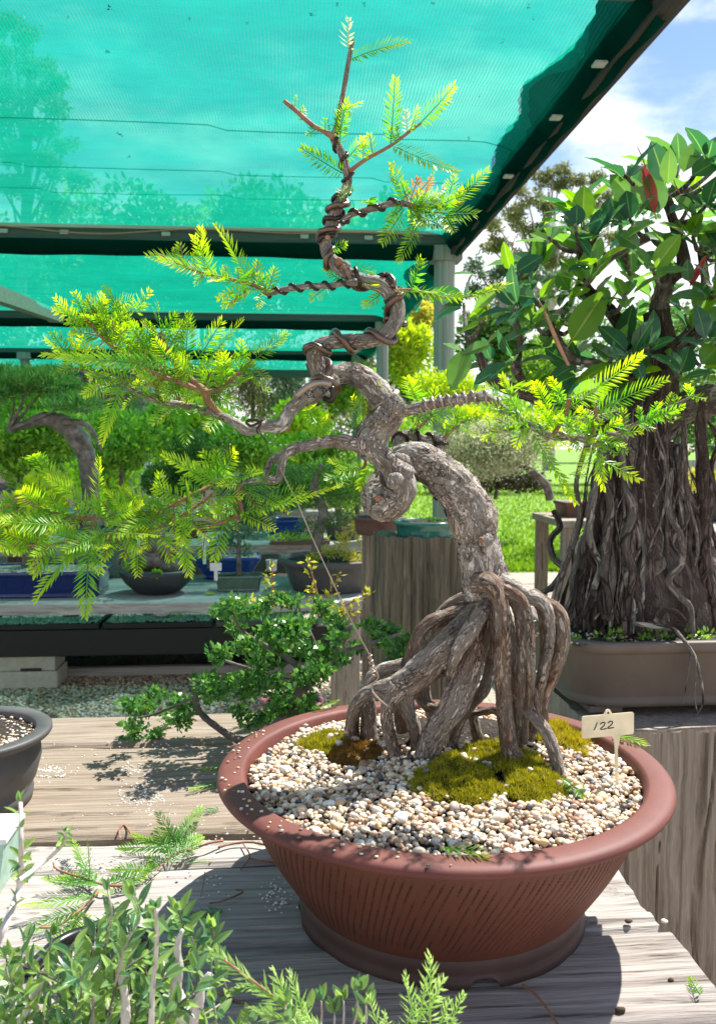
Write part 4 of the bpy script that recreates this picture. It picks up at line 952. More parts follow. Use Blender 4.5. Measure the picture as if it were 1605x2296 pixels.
BRN = {}
def branch(key, pts, d=TD, seg=20, bark=0.16, m='bark', name='branch'):
    pp = path(pts, d); V, F = tube(pp, seg, 0.002, bark, 1.0, len(pts) * 31 + int(pts[0][0]))
    mk(name, V, F, M[m], TREE); BRN[key] = pp; return pp
branch('b1', [(748, 308, 7), (722, 292, 5), (700, 280, 5.2), (660, 245, 5), (637, 226, 4.5)], .9, 12, .1, 'twig')
branch('b2', [(784, 384, 5), (806, 367, 4.5), (828, 353, 4), (878, 325, 3.6), (918, 295, 3.4), (944, 276, 2.6)], .9, 10, .08, 'stem_red')
branch('b3', [(765, 503, 7), (775, 490, 6.5), (791, 480, 6), (834, 468, 7), (878, 456, 7), (918, 457, 7)], .905)
branch('b3b', [(915, 457, 6), (935, 475, 6), (946, 502, 5)], .905, 14, .2)
branch('b3c', [(918, 460, 4), (975, 465, 3), (1040, 454, 3)], .90, 8, .1, 'twig')
branch('b4', [(800, 632, 9), (767, 636, 6), (735, 641, 6), (700, 641, 6), (643, 648, 6.5), (600, 657, 7.5), (592, 654, 5)], .905)
branch('b4b', [(600, 656, 5), (575, 641, 5), (525, 628, 4), (450, 611, 3.4), (400, 591, 3), (352, 568, 2.4)], .895, 10, .1, 'stem_red')
branch('b4c', [(558, 646, 3.4), (535, 668, 3), (512, 685, 2.6)], .89, 8, .1, 'twig')
branch('b5', [(884, 652, 4), (920, 650, 3.6), (952, 656, 3.2), (995, 666, 3), (1052, 664, 2.8), (1102, 652, 2.4), (1128, 638, 1.8)], .9, 8, .05, 'stem_red')
branch('b6', [(745, 850, 22, .925), (722, 872, 21, .915), (684, 893, 18, .905), (655, 916, 15.5, .90), (642, 935, 15, .895), (628, 954, 16, .893), (592, 957, 12.5, .89), (556, 963, 14, .885), (540, 956, 11, .88), (520, 944, 10, .88), (480, 927, 9.5, .875), (425, 911, 8.5, .87), (370, 903, 7.5, .865), (325, 886, 7, .86), (280, 862, 6, .85), (245, 848, 5, .84), (200, 834, 4, .835), (150, 820, 2.6, .83)], .9, 26)
branch('b6b', [(492, 930, 9, .877), (466, 898, 8.5, .87), (460, 880, 10, .865), (425, 848, 6.5, .865), (397, 822, 5.5, .86), (376, 786, 5, .86), (360, 746, 4.4, .855)], .87, 16, .15, 'twig')
branch('b6c', [(458, 880, 8, .865), (425, 866, 6.5, .86), (375, 848, 5.5, .85), (310, 820, 4.4, .84), (262, 786, 4, .835), (220, 746, 4, .83), (184, 703, 4, .825)], .86, 14, .15, 'twig')
branch('b6d', [(460, 882, 8, .865), (495, 873, 6, .86), (530, 841, 5, .855), (566, 811, 4.6, .85)], .86, 14, .15, 'twig')
branch('b6e', [(262, 786, 4, .835), (232, 740, 3.5, .84), (222, 690, 3.4, .84)], .84, 8, .1, 'twig')
branch('b6f', [(425, 911, 4, .87), (380, 870, 3, .875), (330, 800, 2.6, .88), (300, 735, 2.2, .88)], .87, 8, .1, 'twig')
branch('b6g', [(370, 903, 4, .865), (352, 872, 3, .85), (340, 850, 2.6, .84)], .86, 8, .1, 'twig')
branch('b7', [(822, 1000, 20, .915), (790, 994, 16, .91), (768, 990, 16, .905), (738, 990, 13.5, .90), (690, 999, 12, .89), (650, 1010, 12, .88), (634, 1030, 9.5, .875), (628, 1062, 9, .87), (618, 1076, 10, .865), (596, 1076, 9, .86), (565, 1080, 7, .855), (536, 1092, 6, .85)], .9, 26)
branch('b7b', [(648, 1010, 8, .88), (612, 1030, 7, .885), (598, 1058, 6, .88), (590, 1078, 6, .875)], .88, 16)
branch('b7c', [(540, 1088, 5, .85), (534, 1115, 5, .845), (540, 1150, 5, .84), (500, 1170, 3.5, .83), (440, 1188, 2.6, .82)], .85, 10, .1, 'stem_red')
branch('b7d', [(492, 1082, 3.4, .84), (483, 1102, 3.4, .835), (431, 1142, 3.2, .83), (378, 1170, 3, .82), (330, 1190, 3, .81), (260, 1200, 2.4, .80)], .85, 8, .06, 'stem_red')
branch('b7e', [(536, 1092, 5, .85), (492, 1082, 4.4, .845), (440, 1105, 4, .83), (350, 1150, 3.6, .82), (277, 1164, 3.4, .81), (215, 1163, 3.2, .80), (160, 1158, 3, .79), (96, 1142, 3, .78), (33, 1114, 3, .77)], .85, 8, .06, 'stem_red')
branch('b7f', [(260, 1190, 3, .80), (200, 1210, 4, .79), (160, 1214, 3, .78), (96, 1222, 3, .77), (0, 1219, 2.6, .76), (-60, 1210, 2, .755)], .80, 8, .05, 'stem_red')
branch('b8', [(880, 926, 18, .915), (905, 922, 14, .91), (935, 914, 12.5, .905), (968, 905, 11, .90), (1019, 897, 10.5, .895), (1080, 889, 10, .89), (1109, 902, 8.5, .885), (1136, 920, 7.5, .885), (1182, 949, 8, .885), (1238, 978, 8, .885), (1289, 980, 8, .885), (1335, 990, 8.5, .885), (1372, 980, 7, .88), (1406, 960, 4.6, .88), (1456, 934, 3.8, .875), (1506, 911, 3.2, .87), (1556, 885, 2.4, .865)], .9, 22)
branch('b8b', [(1240, 975, 6, .885), (1255, 950, 5, .88), (1267, 928, 5, .875), (1275, 894, 5, .87)], .88, 12, .1, 'twig')
branch('b8c', [(1327, 990, 6, .885), (1329, 960, 4, .88), (1338, 912, 4.4, .875)], .88, 12, .1, 'twig')
branch('b8d', [(1182, 949, 4, .885), (1150, 962, 3, .89), (1110, 968, 2.6, .895), (1090, 960, 2, .895)], .88, 8, .1, 'twig')
branch('b9', [(902, 1022, 14, .96), (892, 1000, 12, .965), (896, 984, 11.5, .97), (914, 975, 11, .975), (950, 986, 10.5, .98), (982, 986, 11, .98), (988, 1002, 11, .975), (976, 1022, 10, .965)], .97, 22)
branch('b9b', [(922, 975, 4, .975), (945, 952, 3.4, .98), (972, 928, 3, .985)], .98, 8, .1, 'twig')
branch('b9c', [(994, 985, 5, .98), (1015, 962, 4, .985), (1040, 944, 4, .99)], .98, 8, .1, 'twig')
branch('b10', [(812, 990, 7, .92), (800, 975, 3, .935), (800, 940, 2, .94)], .93, 8, .1, 'twig')
branch('b10b', [(820, 1025, 4, .93), (812, 1050, 3, .935), (760, 1060, 2.6, .94)], .93, 8, .1, 'twig')
# torn bark flakes standing off the lower trunk and main limbs
def flakes():
    g = random.Random(21); ac = Acc(); C = crom(TP[:30], 0.004)
    T, Nn, B = frames(C[:, :3])
    for k in range(420):
        i = g.randrange(2, len(C) - 2); a = g.uniform(0, 6.283); r_ = C[i, 3]; d = Nn[i] * math.cos(a) + B[i] * math.sin(a)
        c = C[i, :3] + d * r_ * g.uniform(1.0, 1.08); tt = T[i]; w = np.cross(tt, d); l = g.uniform(.002, .006); ww = g.uniform(.0012, .0032); lift = g.uniform(.0003, .0014)
        sk = g.uniform(-.4, .4) * l
        ac.add([c - tt * l - w * ww, c - tt * l * .7 + w * ww + d * lift, c + tt * l + w * (ww * .6 + sk) + d * lift * 1.5, c + tt * l * .8 - w * ww * .8 + d * lift * .3, c - tt * l * .3 - w * ww * 1.3], [(0, 1, 2, 3, 4)])
    V, F = ac.out(); mk('bark_flakes', V, F, M['bark'], TREE, smooth=False, kind='stuff')
flakes()

def coil(pp, s0, s1, turns, rw, mat, off=1.0, phase=0.0, name='wire', dbl=0.0):
    """wire wound round a limb between fractions s0..s1 of its rows"""
    A = crom(pp, 0.0015); n = len(A); i0, i1 = int(s0 * (n - 1)), int(s1 * (n - 1)); A = A[i0:i1 + 1]
    T, Nn, B = frames(A[:, :3]); m_ = int(turns * 18) + 4; idx = np.linspace(0, len(A) - 1, m_)
    for q in ([0.0] if not dbl else [0.0, dbl]):
        rows = []
        for k, f in enumerate(idx):
            i = int(f); a = phase + q + 2 * math.pi * turns * k / (m_ - 1); c = A[i, :3] + (Nn[i] * math.cos(a) + B[i] * math.sin(a)) * (A[i, 3] * off + rw * 0.85)
            rows.append((*c, rw))
        V, F = tube(rows, 10, 0.0015); mk(name, V, F, M[mat], TREE)
def frac(pp, w):
    """fraction of resampled length nearest to picture point"""
    A = crom(pp, 0.0015); best = min(range(len(A)), key=lambda i: (lambda t: (t[0] - w[0]) ** 2 + (t[1] - w[1]) ** 2)(topx(Vector(A[i, :3])))); return best / (len(A) - 1)
wr = S(6.6, .91)
f = lambda a, b: frac(TP, (a, b))
coil(TP, f(735, 838), f(735, 765), 1.25, S(7.5, .91), 'wire_brown', 1.05, 2.0)
coil(TP, f(735, 765), f(890, 716), 2.2, S(7.5, .91), 'wire_brown', 1.05, 2.0 + 1.25 * 6.283)
coil(TP, f(890, 716), f(870, 655), 1.1, S(7.2, .91), 'wire_brown', 1.05, 0.4)
coil(TP, f(885, 676), f(878, 662), 2.0, S(3.0, .91), 'wire_dark', 1.0, 1.0)
coil(TP, f(870, 655), f(770, 612), 1.0, S(7, .91), 'wire_brown', 1.05, 3.2)
coil(TP, f(850, 640), f(790, 618), 1.0, S(5, .91), 'wire_dark', 1.05, 4.0)
coil(TP, f(747, 588), f(731, 530), 1.0, S(6.4, .91), 'wire_brown', 1.05, 1.2)
coil(TP, f(731, 560), f(772, 430), 2.3, S(6.6, .91), 'wire_brown', 1.05, 4.4)
coil(TP, f(731, 545), f(765, 445), 2.1, S(5.2, .91), 'wire_dark', 1.05, 0.8)
coil(TP, f(772, 430), f(750, 312), 3.0, S(3.6, .9), 'wire_dark', 1.0, 2.2)
coil(TP, f(876, 925), f(850, 885), 1.15, S(4, .92), 'wire_grey', 1.06, 1.0, dbl=0.4)
coil(BRN['b3'], 0.02, 0.85, 3.2, S(3.8, .9), 'wire_dark')
coil(BRN['b4'], 0.08, 0.97, 5.2, S(3.3, .9), 'wire_dark')
coil(BRN['b8'], 0.10, 0.27, 7.0, S(3.2, .9), 'wire_grey', 1.02, 0.5)
coil(BRN['b8'], 0.27, 0.36, 2.0, S(3.4, .89), 'wire_grey', 1.02, 0.5)
coil(BRN['b8'], 0.36, 0.76, 5.0, S(3.0, .89), 'wire_grey', 1.02, 0.5)
coil(BRN['b9'], 0.15, 0.97, 4.2, S(3.8, .97), 'wire_dark', 1.04, 0.3)
coil(BRN['b6'], 0.02, 0.10, 1.0, S(7, .91), 'wire_brown', 1.03, 1.5)
V, F = tube(path([(742, 862, 7, .885), (722, 858, 7, .885), (700, 862, 7.4, .885), (680, 874, 7.4, .885), (664, 888, 7.4, .885)]), 12, .002); mk('wire', V, F, M['wire_grey'], TREE)
V, F = tube(path([(742, 868, 7, .90), (748, 885, 7, .90), (742, 898, 7, .90), (728, 894, 7, .905)]), 12, .002); mk('wire', V, F, M['wire_dark'], TREE)
for l in ([(553, 944, 3), (566, 941, 3.4), (582, 944, 3.2), (584, 952, 3), (575, 962, 2), (580, 972, 2)], [(552, 948, 3), (562, 955, 3), (580, 948, 3), (590, 941, 3)], [(580, 960, 1.2), (588, 978, 1.6), (594, 986, 1.6), (603, 1010, 1.0), (612, 1040, .8)]):
    V, F = tube(path(l, .868), 8, .002); mk('wire_tie', V, F, M['wire_dark'], TREE)
# thin guy wire from the drooping limb to a root
gw = path([(628, 1050, 1.3, .865), (640, 1074, 1.4, .865), (668, 1130, 1.4, .87), (700, 1205, 1.4, .875), (760, 1335, 1.5, .885), (805, 1425, 1.5, .895), (828, 1468, 1.6, .90), (838, 1492, 1.6, .90), (848, 1520, 1.8, .90), (836, 1532, 2.2, .905), (835, 1550, 2.4, .90), (852, 1570, 2.4, .90), (876, 1590, 2, .905)])
V, F = tube(gw, 8, 0.004); mk('guy_wire', V, F, M['wire_thin'], TREE)
tw = [(*(P(828 + 10 * k / 14 + 5 * math.sin(k * 1.9), 1466 + 3.6 * k, .898 + .003 * math.cos(k * 1.9))), S(1.9, .9)) for k in range(15)]
V, F = tube(tw, 8, 0.0012); mk('wire_twist', V, F, M['wire_thin'], TREE)

# fronds placed spray by spray: (base, tip, depth, kind)
FL = """781 110 776 44 .90 p;789 132 908 77 .90 g;761 321 774 214 .90 g;761 300 772 240 .91 g;761 248 808 238 .90 g;767 388 665 330 .89 g;778 355 819 310 .91 g;876 322 888 174 .90 g;913 298 912 248 .91 p;942 276 1029 188 .90 g;885 328 1029 398 .89 g
765 445 768 415 .90 p;758 444 790 420 .89 g;901 445 881 365 .90 g;918 455 935 395 .91 r;935 435 968 405 .91 r;955 430 976 386 .91 g;1002 459 1015 388 .895 g;1019 452 1096 385 .895 g;962 452 990 422 .90 p;834 459 818 439 .90 g;895 485 858 542 .90 g;935 508 895 585 .89 g;952 475 1069 485 .89 g;985 468 1015 512 .89 g;901 468 875 488 .90 g;920 462 990 440 .90 s;940 470 1000 455 .89 s;925 480 960 500 .895 g;905 470 880 510 .90 g;930 462 965 425 .90 g;915 450 895 405 .91 g;975 465 1025 440 .90 g
747 558 781 545 .90 g;788 602 838 605 .92 g;766 629 724 604 .92 g;851 662 814 690 .92 g;735 641 700 668 .93 g;922 648 948 572 .90 s;800 632 842 648 .93 g;600 656 580 612 .89 g;887 650 980 662 .90 s;940 655 1040 668 .90 s;1010 666 1095 655 .90 s;1060 664 1142 630 .895 s
460 610 446 508 .89 g;475 615 440 530 .88 g;560 640 505 500 .89 g;575 641 600 614 .89 g;420 598 345 565 .885 g;470 612 350 588 .88 g;555 648 500 690 .885 s;520 630 470 610 .88 g;585 650 582 692 .885 s;495 622 480 640 .88 g;530 635 560 610 .88 g;560 645 490 668 .885 s
272 698 226 644 .84 g;251 700 292 668 .835 g;308 700 331 650 .85 g;184 745 138 677 .825 g;262 712 316 680 .84 g;364 746 343 681 .855 g;327 775 336 715 .86 g;415 812 427 702 .86 g;444 806 503 716 .85 g;461 816 536 712 .85 g;573 806 641 745 .85 g;524 806 584 765 .85 g;372 812 94 812 .80 g;190 826 94 769 .82 g;160 812 124 748 .82 g;425 816 470 820 .84 g;268 861 198 878 .835 g;272 870 218 991 .83 g;415 918 415 996 .86 g;400 915 364 940 .855 g;473 880 542 914 .855 g;503 868 562 860 .855 g;557 832 605 874 .85 g;440 905 455 940 .86 g;222 705 176 676 .835 g;240 730 208 665 .83 g;222 700 236 655 .84 g;300 745 270 690 .85 g;330 790 296 730 .85 g;385 790 420 730 .86 g;360 750 400 700 .86 g;290 815 200 795 .82 g;330 835 270 790 .83 g;400 830 352 775 .84 g;430 850 388 800 .84 g;470 870 440 820 .85 g;500 860 480 790 .85 g;540 830 545 760 .85 g;350 850 300 830 .83 g;300 862 240 830 .83 g;330 890 300 850 .84 g;380 900 350 860 .85 g;250 850 190 850 .825 g;450 880 410 900 .85 g;480 900 520 890 .86 g
226 1159 214 1031 .79 g;218 1148 113 1069 .77 g;364 1171 360 1060 .82 g;490 1100 377 1014 .83 g;490 1079 482 1003 .84 g;494 1071 536 1006 .85 g;482 1079 406 1044 .83 g;511 1079 578 1052 .85 g;540 1150 770 1110 .83 g;600 1125 676 1094 .84 g;544 1152 606 1178 .83 g;234 1167 337 1124 .79 g;209 1199 330 1178 .78 g;182 1216 62 1337 .77 g;201 1207 191 1386 .77 g;306 1200 311 1286 .80 g;407 1185 426 1291 .82 g;502 1172 479 1257 .83 g;335 1190 330 1230 .80 g;144 1178 -20 1174 .76 g;96 1052 70 1014 .78 g;150 1110 84 1018 .78 g;170 1210 100 1190 .77 g;230 1200 150 1230 .77 g;205 1212 225 1290 .78 g;190 1212 250 1240 .78 g;300 1163 250 1100 .80 g;320 1160 300 1090 .81 g;420 1145 430 1080 .83 g;450 1120 400 1075 .83 g;470 1115 540 1110 .83 g;440 1150 500 1140 .82 g;400 1160 470 1190 .82 g;330 1188 400 1215 .81 g;280 1195 330 1240 .80 g;120 1150 60 1170 .77 g;100 1145 40 1090 .77 g;160 1160 110 1130 .78 g;96 1222 30 1200 .765 g;60 1220 -10 1240 .76 g;140 1216 80 1240 .77 g;540 1090 620 1080 .85 g;560 1100 640 1130 .85 g;530 1130 470 1160 .84 g;520 1085 440 1040 .84 g;505 1080 450 1010 .84 g;380 1150 320 1130 .82 g;350 1160 280 1180 .81 g;600 1080 560 1050 .86 g
1168 942 1113 838 .88 g;1138 872 1187 858 .88 g;1118 876 1086 870 .88 g;1228 914 1196 850 .88 g;1265 900 1232 848 .88 s;1282 909 1448 795 .875 g;1339 922 1485 845 .875 g;1456 934 1483 912 .87 g;1546 892 1540 858 .865 s;1552 888 1582 893 .865 s;1430 950 1530 912 .87 s;1196 975 1291 1132 .88 s;1275 1063 1316 1066 .88 g;1336 994 1352 1098 .88 s;1330 1010 1303 1052 .88 g;1345 1030 1435 1077 .88 s;1282 990 1318 1012 .885 g;1389 972 1440 964 .88 g;1342 980 1390 938 .88 s;1372 985 1406 1014 .88 s;1248 932 1302 955 .88 s;1208 966 1269 924 .885 s;1181 958 1096 965 .89 s;1255 942 1308 930 .88 s;1220 970 1170 930 .88 s;1200 960 1140 945 .89 s;1300 975 1250 935 .88 s;1330 960 1290 910 .88 s;1275 900 1310 870 .875 g;1335 985 1400 1000 .88 s;1350 985 1380 1020 .88 s;1150 930 1100 905 .885 s;1400 965 1350 930 .88 s;1240 975 1280 1010 .885 s;1240 960 1200 900 .88 s;1310 980 1350 940 .88 s
1040 944 1000 903 .99 g;1040 944 1087 930 .99 g;1036 950 1066 984 .985 g;972 928 930 898 .985 g;935 940 1023 926 .98 g;1015 962 975 935 .99 g;816 972 768 938 .93 g;800 955 802 900 .94 g;800 950 830 905 .945 g;826 1047 805 1098 .94 g;812 1050 750 1062 .935 g;790 1055 740 1030 .94 g;780 1058 730 1085 .94 g;901 910 855 862 .94 g;938 902 911 855 .94 g;960 900 925 870 .94 g;700 940 690 905 .92 g;730 985 720 930 .93 g;720 1000 700 960 .93 g;900 905 880 875 .935 g;780 1062 765 1100 .94 g;1000 975 1020 940 .985 g;700 935 735 980 .93 g;650 1000 660 1040 .92 g"""
def fronds():
    g = random.Random(33); cnt = 0
    for q in FL.replace('\n', ';').split(';'):
        a = q.split(); x0, y0, x1, y1, d = map(float, a[:5]); dd = d + g.uniform(-.03, .02) - 0.02
        frond_at(TREE, P(x0, y0, d), P(x1, y1, dd), a[5], g); cnt += 1
    # filler sprays off the leafy twigs; the first ones as objects of their own, the rest one mass
    tw = [('b6', .5, 1, 34, 1), ('b6b', .3, 1, 34, 1), ('b6c', .15, 1, 44, 1), ('b6d', .3, 1, 18, 1), ('b6e', .2, 1, 20, 1), ('b6f', 0, 1, 30, 1), ('b7c', .0, 1, 22, 0), ('b7d', .2, 1, 22, 0), ('b7e', .25, 1, 46, 0), ('b7f', 0, 1, 30, 0), ('b3c', 0, 1, 12, 1), ('b3b', 0, 1, 12, 1), ('b8', .42, .95, 36, 0), ('b8b', .2, 1, 10, 1), ('b8c', .2, 1, 10, 1), ('b4b', 0, .9, 14, 1), ('b9c', 0, 1, 5, 1), ('b9b', 0, 1, 4, 1), ('b1', .1, 1, 7, 1), ('b2', .1, .9, 6, 1), ('b8d', 0, 1, 8, 0)]
    fill = []
    for key, s0, s1, n, up in tw:
        A = crom(BRN[key], 0.004)
        for k in range(n):
            s_ = s0 + (s1 - s0) * (k + g.random()) / n; i = min(len(A) - 2, int(s_ * (len(A) - 1))); a = Vector(A[i, :3]); t = Vector(A[i + 1, :3] - A[i, :3]).normalized()
            side = Vector((g.uniform(-1, 1), g.uniform(-1.1, .7), g.uniform(-1, 1)))
            if up: side.z += 0.5
            else: side.z += g.choice([0.5, -0.5, -0.6, 0.9])
            side -= t * side.dot(t); side.normalize(); ln = g.uniform(0.014, 0.036) * (0.7 if key in ('b1', 'b2', 'b8', 'b8b', 'b8c', 'b4b', 'b3c', 'b8d') else 1.0)
            if key == 'b1': ln = 0.012
            d = (t * g.uniform(.2, 1.0) + side).normalized() * ln; fill.append((a, a + d, key))
    g.shuffle(fill); rest = fill[max(0, 300 - cnt):]; rest = rest[:int(len(rest) * .72)]
    for a, b, key in fill[:max(0, 300 - cnt)]: frond_at(TREE, a, b, 's' if key.startswith('b8') else 'g', g)
    VV = []; FF = []; TT = []; mi = []; n = 0
    cache = {}
    for a, b, key in rest:
        d = b - a; nn = min((7, 10, 14), key=lambda m_: abs(m_ * .0031 - d.length)); kk = (nn, g.randrange(3))
        if kk not in cache:
            v, f_, t_, m_ = frondmesh(nn, 0.0115 if nn > 8 else .0095, .0031, nn + kk[1], 'frond', bend=[-.1, .1, -.2][kk[1]], plane=.22, wid=.00095, raw=True); cache[kk] = (np.array([tuple(x) for x in v]), f_, t_, m_)
        v, f_, t_, m_ = cache[kk]; s = d.length / (nn * .0031)
        nrm = (Vector((0, 0, CAMZ)) - a).normalized() * .7 + Vector((g.uniform(-.4, .4), g.uniform(-.4, .4), .6))
        Mx = np.array(orient(a, d, s, nrm)); w = v @ Mx[:3, :3].T + Mx[:3, 3]; VV.append(w); FF += [[i + n for i in q] for q in f_]; TT += t_; mi += m_; n += len(w)
    o = mk('frond_mass', np.vstack(VV), FF, [M['frond_stuff'], M['stem_red']], TREE, smooth=False, kind='stuff', attrs={'t': TT}); o.data.polygons.foreach_set('material_index', mi)
fronds()
DK = 1.0

# ------------------------------------------------------------------ pots and benches further off
def fd(v): return (v.x * FWD.x + v.y * FWD.y)
def round_pot(label, px, py, z, w, h, mat, taper=0.72, lip=0.06, soil='soil', bowl=False, ground=False, seed=0, group=None):
    """pot whose foot touches height z at picture (px,py); w,h in picture units"""
    c = PZ(px, py, z); d = fd(c); Rr = S(w / 2, d); H = S(h, d); c = c + FWD * Rr * taper
    t = thing('bonsai_pot', (c.x, c.y, z), label, 'plant pot', group)
    if bowl: pr = [(Rr * .45, z), (Rr * .62, z + H * .12), (Rr * .86, z + H * .45), (Rr, z + H * .80), (Rr * 1.0, z + H * .93), (Rr * .96, z + H), (Rr * .90, z + H * .98), (Rr * .88, z + H * .7)]
    else: pr = [(Rr * taper * .93, z), (Rr * taper, z + H * .02), (Rr * taper * 1.0, z + H * .10), (Rr * (taper + .04), z + H * .16), (Rr * (.97 + taper) / 2, z + H * .5), (Rr * .94, z + H * .80), (Rr, z + H * .83), (Rr * 1.01, z + H * .95), (Rr, z + H), (Rr * (1 - lip * 2), z + H), (Rr * (1 - lip * 2.2), z + H * .8)]
    V, F = lathe(c.x, c.y, pr, 64); mk('body', V, F, M[mat], t)
    V, F = disc(c.x, c.y, z + H * .88, Rr * (1 - lip * 2.0), 40, 12, 0.006, seed, H * .10); mk('soil', V, F, M[soil], t)
    return t, Vector((c.x, c.y, z + H * .95)), d
def rrect(cx, cy, hx, hy, r, z, n=6):
    o = []
    for (sx, sy, a0) in ((1, 1, 0), (-1, 1, 90), (-1, -1, 180), (1, -1, 270)):
        for k in range(n + 1):
            a = R(a0 + 90 * k / n); o.append((cx + sx * (hx - r) + r * math.cos(a), cy + sy * (hy - r) + r * math.sin(a), z))
    return o
def rect_pot(label, px, py, z, w, h, depth, mat, taper=0.9, soil='soil', r=0.12, lipf=.10, seed=0, panels=False):
    c = PZ(px, py, z); d = fd(c); hx = S(w / 2, d); H = S(h, d); hy = depth / 2; c = c + FWD * hy
    t = thing('bonsai_pot', (c.x, c.y, z), label, 'plant pot')
    lev = [(taper * .96, 0.0), (taper, .03), (taper, .12), (taper * .985, .14), (taper * .99, .17), (.955, .80), (.97, .83), (.995, .85), (1.0, .93), (.998, .985), (.985, 1.0), (.94, 1.0), (.93, .85)]
    V = []; rr = r * hy * 2
    for s_, u in lev: V += rrect(c.x, c.y, hx * s_, hy - hx * (1 - s_), rr, z + H * u)
    n = 28; F = []
    for a in range(len(lev) - 1):
        for b in range(n): F.append((a * n + b, a * n + (b + 1) % n, (a + 1) * n + (b + 1) % n, (a + 1) * n + b))
    F.append(list(range(n))[::-1]); mk('body', V, F, M[mat], t)
    V = [(c.x + (i / 20 - .5) * 2 * hx * .95, c.y + (j / 14 - .5) * 2 * (hy - hx * .06), z + H * .88) for j in range(15) for i in range(21)]
    V = np.array(V); V[:, 2] += 0.10 * H * fbm(V * 40, seed, 3) + H * .05
    F = [(j * 21 + i, j * 21 + i + 1, j * 21 + i + 22, j * 21 + i + 21) for j in range(14) for i in range(20)]
    mk('soil', V, F, M[soil], t)
    return t, Vector((c.x, c.y, z + H * .95)), d
def slab(name, label, cat, x0, x1, y0, y1, z, th, mat, legs=True, npl=3, leg='wood_v', legx=None):
    t = thing(name, ((x0 + x1) / 2, (y0 + y1) / 2, 0), label, cat)
    for k in range(npl):
        a = y0 + (y1 - y0) * k / npl; b = y0 + (y1 - y0) * (k + 1) / npl - 0.012
        plank('plank', x0, x1 + (k % 2) * .03, a, b, z - 0.003 * (k % 2), th, M[mat], t, 300 + k * 7 + int(z * 100), nx=160, ragged=0.008)
    if legs:
        for x in (legx or np.linspace(x0 + .3, x1 - .15, 3)):
            for y in (y0 + .12, y1 - .12): boxo('leg', (x - .05, x + .05, y - .05, y + .05, 0, z - th), M[leg], t, 0.005)
    return t

# ---- fig bench, pot and tree at the right
FZ = BZ
fy = PZ(1450, 1640, FZ).y
t = thing('timber_stand', (PZ(1500, 1640, FZ).x, fy + .25, 0), 'upright grey timber block stand with wavy vertical cracks, under the fig pot', 'plant stand')
def block_stand(t, x0, x1, y0, y1, z1, m, seed, amp=0.004, cols=3):
    """stand of upright slabs with grooved faces"""
    w = (x1 - x0) / cols
    for k in range(cols):
        a, b = x0 + w * k + .004, x0 + w * (k + 1) - .004; nx, nz = 110, 90
        per = [(a, y1), (a, y0), (b, y0), (b, y1)]
        P_ = [];  
        for (p0, p1, n_) in ((per[0], per[1], 16), (per[1], per[2], nx), (per[2], per[3], 16)):
            for q in range(n_): u = q / n_; P_.append((p0[0] + (p1[0] - p0[0]) * u, p0[1] + (p1[1] - p0[1]) * u))
        P_.append(per[3]); P_ = np.array(P_); npn = len(P_)
        zs = np.linspace(0, 1, nz) ** 0.7 * (z1)
        XX = np.repeat(P_[None, :, 0], nz, 0); YY = np.repeat(P_[None, :, 1], nz, 0); ZZ = np.repeat(zs[:, None], npn, 1)
        q = np.stack([XX, YY, ZZ], -1).reshape(-1, 3)
        wv = fbm(q * [9, 9, 5], seed + k, 2) * 0.012; ck = vn(np.stack([(q[:, 0] + q[:, 1]) * 62 + wv * 62, q[:, 2] * 1.1, q[:, 0] * 0 + k * 5], 1), seed)
        dsp = (-np.clip(1 - np.abs(ck) / 0.13, 0, 1) * amp * 2.2 + fbm(np.stack([(q[:, 0] + q[:, 1]) * 160, q[:, 2] * 3, q[:, 0] * 0], 1), seed + 2, 2) * amp * .35).reshape(XX.shape)
        YY2 = YY - dsp * (np.abs(YY - y0) < 1e-6); XX2 = XX - dsp * (np.abs(XX - x0) < .01)
        ZZ = ZZ + np.where(ZZ > z1 - 1e-6, 0.004 * fbm(q * [40, 40, 0], seed + 4, 2).reshape(XX.shape) + np.minimum(dsp, 0), 0)
        V = np.stack([XX2, YY2, ZZ], -1).reshape(-1, 3); i = np.arange(nz - 1)[:, None] * npn + np.arange(npn - 1)[None]
        F = np.stack([i, i + 1, i + npn + 1, i + npn], -1).reshape(-1, 4).tolist()
        F.append([(nz - 1) * npn + j for j in range(npn)])
        mk('upright_slab', V, F, m, t, smooth=False)
block_stand(t, PZ(1330, 1640, FZ).x, PZ(1330, 1640, FZ).x + .95, fy, fy + .45, FZ, M['wood_v'], 7, 0.0045, 3)
FP, ftop, FDp = rect_pot('large shallow tan rectangular pot with rounded corners, holding the fig', 1545, 1592, FZ + 0.012, 590, 158, 0.36, 'pot_tan', taper=0.93, r=0.20, seed=3)
for sx in (-1, 1): boxo('foot', (ftop.x + sx * .15 - .03, ftop.x + sx * .15 + .03, ftop.y - .15, ftop.y - .09, FZ + .001, FZ + .013), M['pot_tan'], FP, 0.002)
FT = thing('fig_bonsai', (ftop.x, ftop.y, ftop.z), 'large-leaved fig bonsai with a mass of hanging aerial roots', 'bonsai tree')
fd0 = fd(ftop)                       # distance of the trunk's axis
def ftube(l, name='trunk', seg=16, bark=.2, step=.006, mat='ficus_bark'):
    V, F = tube(path(l, fd0), seg, step, bark, 1.0, int(l[0][0] * 3 + l[0][1])); return mk(name, V, F, M[mat], FT)
ftube([(1440, 1420, 150), (1445, 1360, 138), (1440, 1260, 118), (1420, 1150, 98), (1415, 1050, 82), (1440, 960, 62), (1470, 880, 46), (1480, 790, 36), (1470, 700, 28)], seg=64, bark=.12)
ftube([(1590, 1420, 60), (1570, 1300, 52), (1530, 1180, 46), (1490, 1080, 42), (1480, 1000, 40)], seg=36)
ftube([(1310, 1410, 44), (1330, 1320, 48), (1365, 1200, 50), (1390, 1100, 45)], seg=36)
